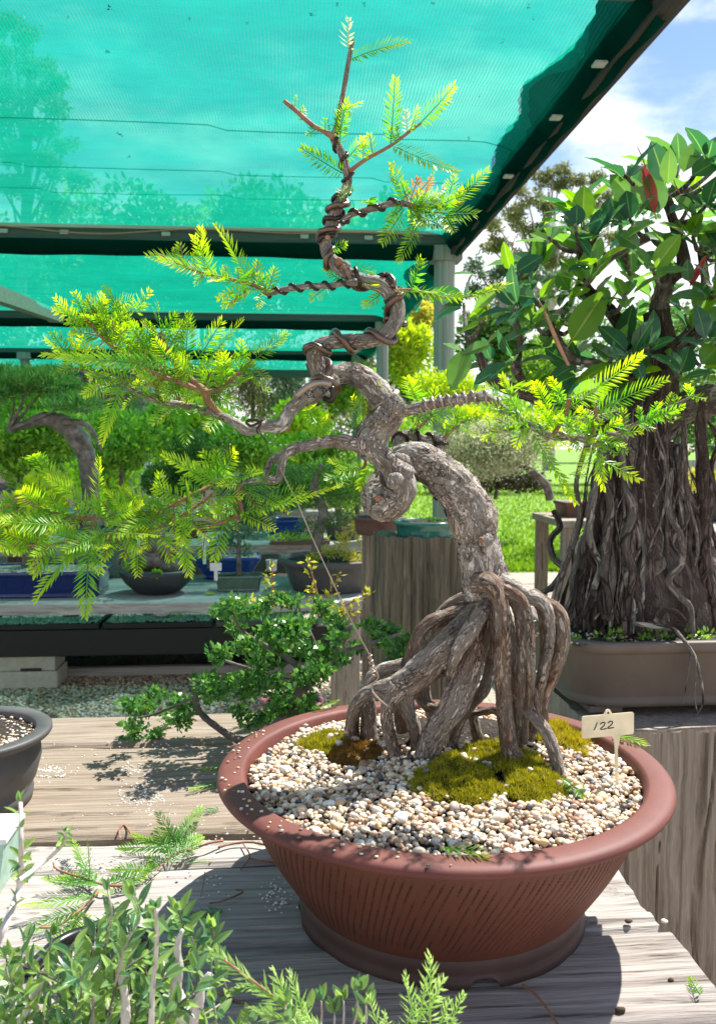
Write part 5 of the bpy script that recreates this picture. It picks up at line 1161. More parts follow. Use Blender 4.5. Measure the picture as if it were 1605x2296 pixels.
FB = {}
def fbr(key, l): ftube(l, 'branch', 18, .22); FB[key] = l
fbr('a', [(1450, 990, 40), (1510, 930, 34), (1560, 905, 34), (1640, 890, 30)])
fbr('b', [(1420, 960, 26), (1330, 925, 22), (1250, 905, 18), (1170, 880, 14), (1100, 850, 12), (1076, 800, 9), (1050, 760, 7)])
fbr('c', [(1190, 890, 10), (1160, 830, 9), (1165, 760, 7), (1150, 700, 6), (1145, 630, 5)])
fbr('d', [(1440, 900, 30), (1400, 850, 22), (1420, 780, 18), (1370, 700, 14), (1310, 640, 11), (1305, 560, 8)])
fbr('e', [(1475, 820, 26), (1540, 760, 20), (1590, 720, 20), (1640, 690, 18)])
fbr('f', [(1470, 730, 24), (1490, 640, 18), (1530, 590, 14), (1510, 500, 10), (1490, 450, 7)])
fbr('g', [(1400, 860, 18), (1340, 820, 12), (1280, 800, 10), (1240, 740, 8), (1215, 680, 6)])
fbr('h', [(1310, 640, 9), (1350, 590, 8), (1400, 560, 8), (1460, 530, 8)])
fbr('i', [(1560, 740, 14), (1580, 640, 10), (1570, 560, 8)])
def aerial():
    g = random.Random(8)
    for k in range(165):
        x0 = g.uniform(1300, 1580); y0 = g.uniform(880, 1080) if k % 3 else g.uniform(1050, 1250); x1 = 1440 + (x0 - 1440) * g.uniform(.9, 1.5) + g.uniform(-25, 25); y1 = g.uniform(1370, 1425)
        if x0 < 1360: x0 += 60
        dd = fd0 - S(150 * math.sqrt(max(0.05, 1 - ((x1 - 1440) / 190) ** 2)), fd0) * g.uniform(.75, 1.0) if abs(x1 - 1440) < 185 else fd0 - g.uniform(-.02, .08)
        r_ = g.choice([1.2, 1.6, 2, 2.5, 3, 4, 5, 7, 10]); n = 8; l = []; wg = g.choice([7, 14, 24])
        for q in range(n + 1):
            u = q / n; l.append((x0 + (x1 - x0) * u ** .8 + g.uniform(-wg, wg) * (0 < q), y0 + (y1 - y0) * u, r_ * (1 + .25 * math.sin(u * 5 + k)) * (1 - .6 * (q == 0)), fd0 - .055 + (dd - fd0 + .055) * u))
        V, F = tube(path(l), 8 if r_ < 5 else 12, .008, .15, 1.0, k); mk('aerial_root', V, F, M['ficus_bark'], FT)
    for l in ([(1345, 1010, 7, fd0 - .09), (1335, 1090, 7, fd0 - .1), (1320, 1180, 8, fd0 - .1), (1328, 1230, 8, fd0 - .1), (1345, 1270, 7, fd0 - .09), (1330, 1320, 8, fd0 - .1)],
              [(1240, 1145, 6, fd0 + .02), (1255, 1180, 7, fd0 + .02), (1233, 1210, 7, fd0 + .02), (1240, 1250, 7, fd0 + .02), (1262, 1275, 8, fd0), (1245, 1310, 9, fd0), (1215, 1330, 6, fd0 + .01)],
              [(1505, 1050, 5, fd0 - .10), (1500, 1150, 6, fd0 - .12), (1525, 1200, 7, fd0 - .13), (1527, 1260, 8, fd0 - .13), (1498, 1300, 8, fd0 - .13), (1520, 1335, 7, fd0 - .135), (1545, 1360, 7, fd0 - .14), (1552, 1420, 6, fd0 - .14)],
              [(1478, 1388, 5, fd0 - .15), (1490, 1368, 6, fd0 - .15), (1515, 1372, 6, fd0 - .15), (1535, 1392, 5, fd0 - .15)],
              [(1570, 1130, 5, fd0 - .02), (1590, 1180, 6, fd0 - .02), (1575, 1230, 6, fd0 - .02), (1600, 1300, 7, fd0), (1608, 1370, 8, fd0)],
              [(1420, 1398, 5, fd0 - .15), (1470, 1405, 6, fd0 - .16), (1510, 1412, 5, fd0 - .17), (1535, 1440, 4.4, fd0 - .19), (1555, 1470, 4, fd0 - .192), (1570, 1520, 3, fd0 - .195), (1575, 1575, 2.4, fd0 - .2), (1560, 1605, 1.6, fd0 - .2)],
              [(1552, 1462, 3, fd0 - .192), (1560, 1500, 2, fd0 - .195), (1556, 1560, 1.6, fd0 - .2), (1562, 1595, 1.2, fd0 - .2)], [(1548, 1462, 2, fd0 - .19), (1540, 1520, 1.4, fd0 - .195), (1530, 1580, 1, fd0 - .2)]):
        V, F = tube(path(l), 10, .006, .15, 1.0, int(l[0][0])); mk('aerial_root', V, F, M['ficus_bark'], FT)
aerial()
def broadleaf(name, mat, aspect=.42, fold=.16, bend=.25, nl=8, tipsharp=1.0, petiole=.12):
    V = []; F = []; rib = []
    for k in range(nl + 1):
        u = k / nl; w = aspect * (math.sin(math.pi * min(1, u ** 0.85)) ** .72) * .5 * (1 - .10 * u) if 0 < u < 1 else 0.002
        x = petiole + u * (1 - petiole); z = -bend * (u * u) * .5
        for s_, c_ in ((-1, 0), (-.5, 0), (-.09, 0), (0, 1), (.09, 0), (.5, 0), (1, 0)):
            V.append((x, w * s_, z + abs(s_) * w * fold * 2 + 0.012 * math.sin(u * 19) * abs(s_))); rib.append(c_ * 1.0)
    for k in range(nl):
        for q in range(6): a = k * 7 + q; F.append((a, a + 1, a + 8, a + 7))
    b = len(V); V += [(0, -.008, .0), (0, .008, 0), (petiole + .02, .008, -.002), (petiole + .02, -.008, -.002)]; rib += [.7] * 4; F.append((b, b + 1, b + 2, b + 3))
    return meshdata(name, V, F, mat, attrs={'rib': rib}, smooth=True)
LFm = {'n': [broadleaf('leaf', M['ficus'], a, f_, b) for a, f_, b in ((.52, .12, .2), (.46, .18, .35), (.56, .1, .1), (.42, .22, .5))],
       'y': [broadleaf('leaf', M['ficus_young_backlit'], a, f_, b) for a, f_, b in ((.50, .12, .12), (.40, .2, .3))],
       'd': [broadleaf('leaf', M['ficus_yellow'], .42, .15, .3)], 'r': [broadleaf('bud_sheath', M['sheath'], .20, .5, .1)]}
FLEAF = """1305 509 1309 416 y 1;1297 548 1284 496 n 1;1145 612 1129 549 y 1;1150 616 1214 573 n .6;1072 616 1020 612 n .4;1271 780 1352 657 y 1;1206 672 1242 626 y 1;1255 811 1168 796 n .3;1297 819 1230 842 n .6;1496 424 1500 336 n 1;1492 420 1463 320 n .8;1526 397 1567 310 n .5;1540 400 1618 352 n .5;1450 481 1372 394 n .5;1471 492 1448 372 n .9;1476 492 1460 385 n .9;1477 494 1402 519 n .3;1488 486 1582 431 n .3;1542 637 1540 584 n 1;1084 665 1082 722 d 1;1052 775 1010 866 n .4;1470 494 1440 368 r .8;1541 652 1580 576 r .8;1106 772 1040 786 n .5;1040 790 995 768 n .5;1120 650 1060 690 n .7;1205 668 1150 660 n .7;1245 700 1190 730 n .6;1500 440 1560 470 n .4;1440 560 1380 520 n .6;1420 600 1480 560 n .5"""
def figleaves():
    g = random.Random(15); n = 0
    stem = []
    for q in FLEAF.replace('\n', '').split(';'):
        a = q.split(); x0, y0, x1, y1 = map(float, a[:4]); d = fd0 - g.uniform(.04, .12)
        A, B_ = P(x0, y0, d), P(x1, y1, d - g.uniform(-.02, .03)); cd = (Vector((0, 0, CAMZ)) - A).normalized(); fc = float(a[5])
        nrm = cd * fc + Vector((0, 0, 1)) * (1 - fc) + Vector((g.uniform(-.2, .2),) * 3)
        l_ = (B_ - A).length * 1.05; inst('leaf' if a[4] != 'r' else 'bud_sheath', g.choice(LFm[a[4]]).copy() if False else g.choice(LFm[a[4]]), orient(A, B_ - A, l_, nrm), FT); n += 1
        if a[4] != 'r': stem.append((x0, y0, d))
    # leaf rosettes through the crown
    poly = [(1010, 760), (1030, 610), (1110, 560), (1190, 560), (1240, 500), (1290, 440), (1380, 480), (1380, 400), (1450, 350), (1540, 350), (1650, 340), (1650, 900), (1500, 900), (1400, 860), (1250, 850), (1090, 830)]
    def inside(x, y):
        r_ = False; j = len(poly) - 1
        for i in range(len(poly)):
            xi, yi = poly[i]; xj, yj = poly[j]
            if (yi > y) != (yj > y) and x < (xj - xi) * (y - yi) / (yj - yi) + xi: r_ = not r_
            j = i
        return r_
    nodes = []
    while len(nodes) < 88:
        x, y = g.uniform(1000, 1650), g.uniform(340, 900)
        if not inside(x, y) or (x < 1240 and y > 820) : continue
        if any((x - a) ** 2 + (y - b) ** 2 < 22 ** 2 for a, b, _ in nodes): continue
        nodes.append((x, y, fd0 + g.uniform(-.17, .17)))
    twg = Acc(); VV = []; FF = []; RB = []; m_ = 0
    pts = [(x, y, fd0 + 0.0) for l in FB.values() for (x, y, *_r) in l]
    for (x, y, d) in nodes:
        c = P(x, y, d); b = min(pts, key=lambda q: (q[0] - x) ** 2 + (q[1] - y) ** 2); B_ = P(b[0], b[1], fd0)
        md = c.lerp(B_, .5) + Vector((0, 0, -.012)); twg.add(*tube([(*B_, .006), (*md, .0045), (*c, .003)], 7, .015, .1))
        ax = ((c - P(1440, 760, fd0)) * 1.5 + Vector((g.uniform(-.1, .1), g.uniform(-.1, .1), .22))).normalized()
        for k in range(g.randint(4, 6)):
            th = k * 2.4 + g.uniform(-.3, .3); u = ax.orthogonal().normalized(); w = ax.cross(u); sp = g.uniform(.5, 1.5)
            dv = (ax * (1.1 - .45 * sp) + (u * math.cos(th) + w * math.sin(th)) * sp).normalized(); dv.z -= .1 * g.random()
            L_ = S(g.uniform(58, 102), d); nrm = ax * .8 + Vector((g.uniform(-.3, .3), g.uniform(-.3, .3), .4)) - FWD * .25
            kind = 'y' if (g.random() < .30 or y < 470 and g.random() < .2) else 'n'  # share of lime copies also imitates backlit leaves
            me = g.choice(LFm[kind]); Mx = orient(c - ax * .01 + dv * .004, dv, L_, nrm)
            if n < 300: inst('leaf', me, Mx, FT); n += 1
            else:
                v = np.empty(len(me.vertices) * 3, dtype=np.float32); me.vertices.foreach_get('co', v); v = v.reshape(-1, 3); Ma = np.array(Mx)
                VV.append(v @ Ma[:3, :3].T + Ma[:3, 3]); FF += [[i + m_ for i in p_.vertices] for p_ in me.polygons]; m_ += len(v)
                RB += [a.value for a in me.attributes['rib'].data]
    V, F = twg.out(); mk('twigs', V, F, M['ficus_bark'], FT, kind='stuff')
    if VV: mk('leaf_mass', np.vstack(VV), FF, M['ficus'], FT, kind='stuff', attrs={'rib': RB})
    V, F = tube(path([(1274, 819, 3.4, fd0 - .13), (1250, 770, 5, fd0 - .13), (1225, 710, 4, fd0 - .13), (1204, 668, 1, fd0 - .13)]), 8, .01); mk('leaf_sheath', V, F, M['copper'], FT)
    for l in ([(1446, 375, 1.6), (1438, 350, 1.3), (1427, 328, .6)], [(1524, 435, 1.5), (1512, 412, 1.2), (1508, 395, .6)], [(1596, 378, 1.6), (1590, 355, 1), (1587, 336, .6)], [(1145, 570, 1.4), (1150, 545, 1.2), (1155, 528, .5)]):
        V, F = tube(path(l, fd0 - .1), 6, .01); mk('bud_tip', V, F, M['sheath'], FT)
figleaves()
# weeds on the fig's soil
def weeds():
    g = random.Random(3); VV = []
    V, F = leafcloud([(ftop.x - .22 + .08 * k, ftop.y - .135 + .01 * (k % 2), ftop.z + .004, .03, .02, .012) for k in range(7)], 420, .010, .5, seed=4)
    mk('seedling_weeds', V, F, M['leaf_mid'], FP, smooth=False, kind='stuff')
    v2 = []; f2 = []; n = 0
    for k in range(700):
        x = ftop.x + g.uniform(-.26, .26); y = ftop.y + g.uniform(-.17, .12); s = g.uniform(.0015, .004)
        v = pebshape(k % 20, IV1) * s + [x, y, ftop.z + .001]; v2.append(v); f2 += (IF1 + n).tolist(); n += len(v)
    mk('soil_grit', np.vstack(v2), f2, M['pebble_stuff'], FP, kind='stuff')
weeds()

# ---- label
def label122():
    c = P(1362, 1626, 0.80); b = P(1386, 1768, 0.79); cd = (Vector((0, 0, CAMZ)) - c); cd.z *= .3; cd.normalize()
    t = thing('plant_label', (b.x, b.y, b.z), 'cream plastic plant label numbered 122 stuck in the gravel', 'plant label')
    up = (P(1362, 1590, .80) - P(1362, 1640, .80)).normalized(); rt = (P(1420, 1614, .81) - P(1305, 1624, .80)).normalized()
    nrm = rt.cross(up) ; nrm = nrm if nrm.dot(cd) > 0 else -nrm; k = S(1, .80)
    def pt(u, v, h=0): return c + rt * (u * k) + up * (v * k) + nrm * (h * k)
    w, h, r_ = 64, 26, 5; out = []
    for (sx, sy, a0) in ((1, -1, 270), (1, 1, 0)):
        for q in range(6): a = R(a0 + 18 * q); out.append((sx * (w - r_) + r_ * math.cos(a), sy * (h - r_) + r_ * math.sin(a)))
    out += [(11, h)] + [(7 * math.cos(R(a)), h + 6 + 6 * math.sin(R(a))) for a in (0, 40, 90, 140, 180)] + [(-11, h)]
    for (sx, sy, a0) in ((-1, 1, 90), (-1, -1, 180)):
        for q in range(6): a = R(a0 + 18 * q); out.append((sx * (w - r_) + r_ * math.cos(a), sy * (h - r_) + r_ * math.sin(a)))
    out += [(8, -h), (18, -h)] if False else []
    V = [pt(u, v, 1.2) for u, v in out] + [pt(u, v, -1.2) for u, v in out]; n = len(out)
    F = [list(range(n)), list(range(n, 2 * n))[::-1]] + [(i, i + n, (i + 1) % n + n, (i + 1) % n) for i in range(n)]
    mk('plate', V, F, M['cream'], t, smooth=False)
    hole = [pt(2.6 * math.cos(R(a)), h + 3 + 2.6 * math.sin(R(a)), 1.5) for a in range(0, 360, 30)]; mk('hole', hole, [list(range(12))], M['ink'], t, smooth=False)
    s = [(11, -h + .4), (31, -h + .4), (27, -h - 14), (24, -60), (27, -150), (19, -150), (17, -60), (16, -h - 14)]
    V = [pt(u, v, 1.1) for u, v in s] + [pt(u, v, -1.1) for u, v in s]; n = len(s)
    F = [list(range(n)), list(range(n, 2 * n))[::-1]] + [(i, i + n, (i + 1) % n + n, (i + 1) % n) for i in range(n)]; mk('stake', V, F, M['cream'], t, smooth=False)
    for st in ([(-35, -8), (-31, -1), (-27, 9)], [(-20, 4), (-14, 8), (-8, 6), (-11, 0), (-19, -6), (-17, -8), (-4, -7)], [(-1, 5), (5, 9), (11, 7), (8, 1), (-1, -5), (1, -7), (14, -6)]):
        V, F = tube([(*pt(u, v, 1.2), 1.35 * k) for u, v in st], 6, .0006); o = mk('digit', V, F, M['ink'], t)
label122()

# ---- grey pot at the left edge on the near bench
def greypot():
    z = BZ; c = P(-80, 1600, 1.09); t = thing('bonsai_pot', (c.x, c.y, z), 'dark grey round pot of gritty soil cut off by the left edge', 'plant pot')
    Rr = .107; H = PZ(0, 1, 9).z * 0 + 0.098
    pr = [(.074, z), (.080, z + .004), (.082, z + .016), (.079, z + .020), (.086, z + .034), (.093, z + .06), (.092, z + .072), (.088, z + .080), (.094, z + .084), (.105, z + .090), (Rr, z + .093), (Rr, z + .097), (.104, z + H + .001), (.088, z + H), (.086, z + H - .004), (.085, z + .08)]
    V, F = lathe(c.x, c.y, pr, 120); mk('body', V, F, M['pot_grey'], t)
    V, F = disc(c.x, c.y, z + .088, .0865, 48, 20, .002, 3, .004); so = mk('soil', V, F, M['soil'], t)
    g = random.Random(5); vv = []; ff = []; n = 0
    for k in range(1500):
        a = g.uniform(0, 6.28); r_ = .085 * math.sqrt(g.random()); x, y = c.x + r_ * math.cos(a), c.y + r_ * math.sin(a)
        if y > c.y - .01 and g.random() < .7: continue
        s = g.uniform(.0012, .0030); v = pebshape(k % 20, IV1) * s + [x, y, z + .0905]; vv.append(v); ff += (IF1 + n).tolist(); n += len(v)
    mk('grit', np.vstack(vv), ff, M['pebble_stuff'], so, kind='stuff')
greypot()
# pale container corner at the left edge
q = PZ(10, 2010, BZ); dq = fd(q); xe = P(12, 1940, dq).x; zt_ = P(10, 1880, dq).z
t = thing('planter_box', (q.x - .1, q.y, BZ), 'pale green-white plastic planter corner at the left edge', 'planter')
V = [(xe - .20, q.y, BZ + .001), (xe - .008, q.y, BZ + .001), (xe - .008, q.y + .06, BZ + .001), (xe - .20, q.y + .06, BZ + .001)]; V += [(x + (.008 if k in (1, 2) else 0), y, zt_ - .006) for k, (x, y, z) in enumerate(V)]
mk('body', V, [(0, 3, 2, 1), (0, 1, 5, 4), (1, 2, 6, 5), (2, 3, 7, 6), (3, 0, 4, 7), (4, 5, 6, 7)], M['tag_green'], t, smooth=False)
boxo('lip', (xe - .20, xe + .003, q.y - .003, q.y + .063, zt_ - .0055, zt_), M['white'], t, .001)

# ---- small-leaved elm bonsai behind the big pot, cascading over the bench
def elm():
    d = 1.30
    pt_, top, dp = round_pot('small plum-red pot half hidden behind the big pot, holding the cascading elm', 650, 1634, BZ, 150, 50, 'pot_plum', .8)
    t = thing('elm_bonsai', (top.x, top.y, top.z), 'small-leaved green elm bonsai cascading left behind the big pot', 'bonsai tree')
    br = [[(690, 1600, 17), (672, 1560, 15), (690, 1525, 14), (725, 1500, 12), (755, 1465, 10), (770, 1430, 8), (790, 1400, 5)], [(680, 1575, 12), (640, 1610, 11), (590, 1640, 10), (540, 1660, 9), (480, 1625, 8), (448, 1595, 7), (438, 1560, 6), (432, 1530, 4)],
          [(700, 1520, 9), (650, 1480, 7), (600, 1450, 6), (550, 1420, 4), (520, 1380, 3)], [(750, 1470, 7), (810, 1450, 5), (870, 1430, 4), (900, 1420, 3)], [(690, 1530, 7), (620, 1520, 5), (560, 1500, 4), (500, 1480, 3)], [(440, 1560, 4), (400, 1580, 3), (350, 1600, 3), (310, 1610, 2)],
          [(725, 1500, 6), (700, 1430, 4), (680, 1390, 3), (670, 1360, 2)]]
    for l in br:
        V, F = tube(path(l, d), 12, .005, .2, seed=int(l[0][0])); mk('branch', V, F, M['grey_bark'], t)
    g = random.Random(6); cl = []
    for (x, y, rx, ry, k) in ((560, 1420, 110, 70, 14), (700, 1400, 110, 60, 12), (620, 1490, 120, 70, 14), (820, 1440, 110, 55, 12), (540, 1520, 75, 50, 7), (640, 1560, 70, 40, 5), (355, 1600, 75, 45, 9), (450, 1530, 50, 35, 5), (560, 1350, 70, 26, 4), (740, 1490, 60, 35, 4), (600, 1600, 70, 35, 6), (320, 1640, 50, 22, 3)):
        for q in range(k):
            a = g.uniform(0, 6.28); u = math.sqrt(g.random()); c = P(x + rx * u * math.cos(a), y + ry * u * math.sin(a), d + g.uniform(-.10, .10)); s = S(g.uniform(18, 34), d); cl.append((c.x, c.y, c.z, s, s, s * .55))
    V, F = leafcloud(cl, 9500, S(14, d), .62, .95, .25, seed=9); mk('foliage', V, F, M['elm'], t, smooth=False, kind='stuff')
elm()

# ---- far left bench with its pots
z1 = 0.66
a = PZ(0, 1354, z1); b = PZ(0, 1296, z1); xr = PZ(832, 1360, z1).x
slab('plank_bench', 'grey plank bench carrying the row of small pots at the left', 'bench', -2.9, xr, a.y, b.y, z1, .048, 'wood_far', npl=2, legx=(-2.75, PZ(790, 1360, z1).x))
rect_pot('glossy dark blue rectangular pot at the left end of the plank bench', 75, 1344, z1, 290, 62, .30, 'pot_blue', .93, soil='grit', seed=2)
_, bt, bd = round_pot('black bowl-shaped pot on the plank bench, under the swollen grey fig root', 345, 1336, z1, 172, 58, 'pot_black', .5, bowl=True)
rect_pot('bright blue flared pot with white gravel behind the green one', 505, 1302, z1, 152, 52, .2, 'pot_sky', .72, soil='grit', seed=5)
_, jt, jd = rect_pot('small celadon green rectangular pot on the bench edge', 532, 1328, z1, 108, 36, .13, 'pot_green', .88, seed=6)
_, ct, cdp = round_pot('round dark brown pot right of the yellow leaf, with pale-tipped conifer', 740, 1334, z1, 246, 76, 'pot_grey', .74, soil='soil', lip=.05)
_, gt, gd = round_pot('tall dull green pot behind the blue one', 222, 1296, z1 - .0, 150, 100, 'pot_green', .8)
round_pot('tiny white pot between the blue and round pots', 608, 1282, z1, 26, 26, 'white', .8)
def leafthing(label, px, py, z, mat, s=14):
    c = PZ(px, py, z + .002); d = fd(c); me = broadleaf('fallen_leaf', mat, .6, .15, .3); o = bpy.data.objects.new('fallen_leaf', me); COL.objects.link(o)
    o.matrix_world = orient(c + Vector((0, 0, .004)), Vector((1, .2, .05)), S(s * 2, d)); tag(o, label, 'leaf')
leafthing('single yellow fallen leaf on the plank bench', 455, 1334, z1, M['leaf_yellow'], 17)
# swollen fig root sculpture in the bowl
t = thing('fig_bonsai', bt, 'small fig with smooth swollen grey roots in the black bowl pot', 'bonsai tree')
ac = Acc()
for (x, y, rx, ry) in [(345, 1255, 34, 24), (372, 1230, 30, 24), (340, 1222, 26, 22), (385, 1270, 30, 20), (352, 1200, 20, 24), (320, 1275, 20, 16), (392, 1210, 18, 14)]:
    c = P(x, y, fd(bt)); v = IV * [S(rx, fd(bt))] ; v[:, 2] *= ry / rx; v = v * (1 + .12 * vn(IV * 2, int(x)))[:, None]; ac.addnp(v + np.array(c), IF)
for l in ([(330, 1280, 7), (305, 1270, 6), (290, 1240, 4), (278, 1220, 3)], [(390, 1270, 6), (410, 1285, 5), (420, 1300, 4)], [(345, 1200, 7), (340, 1170, 5), (350, 1140, 4)], [(275, 1285, 5), (268, 1255, 5), (282, 1240, 4), (292, 1255, 3)]):
    ac.add(*tube(path(l, fd(bt)), 10, .01, .1))
V, F = ac.out(); mk('swollen_root', V, F, M['grey_bark'], t)
V, F = leafcloud([(bt.x - .1, bt.y - .03, bt.z + .02, .05, .04, .02), (bt.x + .09, bt.y, bt.z + .02, .05, .05, .03), (*P(345, 1150, fd(bt)), .06, .06, .06)], 260, S(13, bd), .6, seed=3); mk('leaves', V, F, M['leaf_mid'], t, smooth=False, kind='stuff')
# little rosette on the bowl's front
t = thing('succulent', bt + Vector((.01, -.11, -.01)), 'tiny pale green rosette plant at the front rim of the black bowl', 'succulent')
c = P(352, 1288, bd - .06)
for k in range(9):
    a_ = k * 2.4; dv = Vector((math.cos(a_), -.5, .5 + math.sin(a_) * .8)); me = LFm['y'][0]; inst('leaf', me, orient(c, dv, S(17, bd), Vector((0, -1, .5))), t)
def miniplant(name, label, cat, c, d, hpx, wpx, mat, n, leaf, seed, bark='grey_bark', lean=0, asp=.5, group=None):
    t = thing(name, c, label, cat, group); h = S(hpx, d); w = S(wpx, d)
    V, F = tube([(c.x, c.y, c.z - .01, S(6, d)), (c.x + lean * .5, c.y, c.z + h * .35, S(5, d)), (c.x + lean, c.y, c.z + h * .75, S(3, d))], 8, .02, .2); mk('trunk', V, F, M[bark], t)
    g = random.Random(seed); cl = []
    for k in range(7): cl.append((c.x + lean + g.uniform(-.7, .7) * w / 2, c.y + g.uniform(-.3, .3) * w / 2, c.z + h * g.uniform(.4, .95), w * .24, w * .2, h * .13))
    V, F = leafcloud(cl, n, S(leaf, d), asp, .7, .2, seed=seed); mk('foliage', V, F, M[mat], t, smooth=False, kind='stuff'); return t
miniplant('juniper_bonsai', 'tiny blue-green juniper bonsai in the celadon pot', 'bonsai tree', jt, jd, 130, 130, 'leaf_blue', 1500, 7, 3)
t = thing('conifer_bonsai', ct, 'dark conifer bonsai with pale yellow shoots in the round dark pot', 'bonsai tree')
V, F = tube(path([(716, 1265, 16), (712, 1210, 13), (725, 1150, 11), (705, 1090, 9), (720, 1040, 6)], fd(ct)), 14, .01, .25); mk('trunk', V, F, M['grey_bark'], t)
V, F = leafcloud([(*P(x, y, fd(ct)), S(r_, 3.3), S(r_, 3.3), S(r_ * .5, 3.3)) for x, y, r_ in ((700, 1180, 45), (760, 1165, 45), (680, 1120, 45), (740, 1110, 50), (720, 1060, 50), (790, 1110, 40), (660, 1060, 40), (770, 1050, 40), (650, 1200, 28))], 2600, S(11, 3.3), .3, .7, .3, seed=5); mk('foliage', V, F, M['leaf_dark'], t, smooth=False, kind='stuff')
V, F = leafcloud([(*P(x, y, fd(ct) - .12), S(r_, 3.3), S(r_ * .6, 3.3), S(r2, 3.3)) for x, y, r_, r2 in ((770, 1215, 20, 34), (795, 1180, 14, 30), (740, 1240, 26, 14), (700, 1255, 22, 9), (815, 1210, 18, 30), (790, 1250, 26, 14))], 800, S(13, 3.3), .28, .8, .5, seed=6); mk('new_shoots', V, F, M['leaf_yellow'], t, smooth=False, kind='stuff')
miniplant('gravel_shrub', 'low mossy shrub in the bright blue pot', 'plant', PZ(470, 1268, z1 + .08), 3.5, 40, 80, 'leaf_dark', 500, 6, 13)
for (x0, y0, x1, y1, d, lab, mt) in ((458, 1195, 462, 1265, 3.3, 'tall pale green T-shaped plant label behind the blue pot', 'tag_green'), (484, 1262, 486, 1302, 3.15, 'short white plant label at the corner of the celadon pot', 'white')):
    q = P(x1, y1, d); p0 = P(x0, y0, d); t = thing('plant_label', q, lab, 'plant label'); w = S(13, d)
    boxo('plate', (p0.x - w, p0.x + w, p0.y - .001, p0.y + .001, p0.z - S(18, d), p0.z), M[mt], t, .0005); boxo('stake', (p0.x - w * .3, p0.x + w * .3, p0.y - .001, p0.y + .001, q.z, p0.z - S(18, d) - .0001), M[mt], t, .0003)
# yellow seedlings between elm and bench
def sprig(label, base, tips, mat, d, group=None, cat='seedling'):
    t = thing('seedling', P(*base, d), label, cat, group)
    g = random.Random(int(base[0])); ac = Acc(); cl = []
    for tx, ty in tips:
        l = path([(base[0], base[1], 2.4), ((base[0] + tx) / 2 + g.uniform(-8, 8), (base[1] + ty) / 2, 1.8), (tx, ty, 1.2)], d); ac.add(*tube(l, 6, .01))
        for k in range(7): u = (k + 1) / 7; cl.append((*(Vector(l[0][:3]).lerp(Vector(l[-1][:3]), u)), S(9, d), S(7, d), S(6, d)))
    V, F = ac.out(); mk('stem', V, F, M['stem_red'], t); V, F = leafcloud(cl, 40 * len(tips), S(17, d), .36, .8, .4, seed=int(base[0])); mk('leaves', V, F, M[mat], t, smooth=False, kind='stuff')
sprig('pale yellow-green shoots rising behind the elm', (600, 1370), [(610, 1270), (560, 1345), (640, 1335), (520, 1350)], 'leaf_yellow', 1.42)
sprig('yellow-green conifer sprigs in front of the round dark pot', (720, 1380), [(690, 1260), (760, 1290), (830, 1330), (700, 1320), (790, 1370)], 'leaf_yellow', 1.5)

# ---- lower shelf of black trays on blocks
zl = 0.33
yl = PZ(0, 1412, zl).y
t = thing('tray_shelf', (-1.2, yl + .3, 0), 'black shelf edge under the plank bench, carrying trays of tiny pots', 'shelf')
boxo('shelf_board', (-4.5, .22, yl, yl + .7, zl - .15, zl - .008), M['black'], t, .004)
g = random.Random(44)
for k, (x0, x1) in enumerate(((-3.0, -2.35), (-2.3, -1.62), (-1.6, -1.02), (-1.0, -.42), (-.4, .15))):
    t = thing('seed_tray', ((x0 + x1) / 2, yl + .2, zl), ['black tray at the far left of the low shelf', 'black tray with a white label on the low shelf, second from the left', 'black tray of pebbles and small pots in the middle of the low shelf', 'black tray right of the middle of the low shelf', 'grey-edged tray at the right of the low shelf, near the elm'][k], 'tray')
    boxo('tray_body', (x0, x1, yl + .01, yl + .42, zl - .007, zl + .022), M['pot_grey' if k == 4 else 'black'], t, .003)
    nx_, ny_ = 60, 26; X, Y = np.meshgrid(np.linspace(x0 + .012, x1 - .012, nx_), np.linspace(yl + .02, yl + .41, ny_)); Z = zl + .024 + .005 * npr.randn(*X.shape)
    i = np.arange(ny_ - 1)[:, None] * nx_ + np.arange(nx_ - 1)[None]; mk('pebble_fill', np.stack([X, Y, Z], -1).reshape(-1, 3), np.stack([i, i + 1, i + nx_ + 1, i + nx_], -1).reshape(-1, 4), M['grit'], t, smooth=False)
    V, F = leafcloud([(g.uniform(x0 + .1, x1 - .1), yl + g.uniform(.1, .3), zl + .05, .05, .05, .02) for q in range(4)], 160, .02, .5, seed=k); mk('seedlings', V, F, M['leaf_mid'], t, smooth=False, kind='stuff')
    for q in range(3):
        x = g.uniform(x0 + .08, x1 - .12); y = yl + g.uniform(.12, .3); V, F = lathe(x, y, [(.03, zl + .026), (.045, zl + .05), (.041, zl + .05)], 20); mk('small_pot', V, F, M[g.choice(['pot_sky', 'pot_brown', 'white', 'pot_green'])], t)
for (x0, x1, zc, lab) in ((-9, 0, 0, ''),):
    c = PZ(60, 1545, 0); d = c.y
    t = thing('concrete_block', (c.x - .05, d + .1, 0), 'pale concrete block under the left end of the low shelf', 'block')
    x1 = PZ(128, 1545, 0).x
    boxo('block_body', (x1 - .60, x1, d, d + .22, .001, .095), M['concrete'], t, .006); boxo('block_body', (x1 - .62, x1 - .01, d + .004, d + .22, .097, .18), M['concrete'], t, .006)
    boxo('block_slot', (x1 - .19, x1 - .08, d - .002, d + .03, .098, .112), M['black'], t, .001)
t = thing('timber_edging', (-1, PZ(0, 1533, .04).y, 0), 'low timber edging board between gravel and dark mulch', 'edging board'); yy = PZ(0, 1533, .04).y
boxo('board', (-5, 1.0, yy + .25, yy + .30, 0.001, .05), M['wood_far'], t, .004)
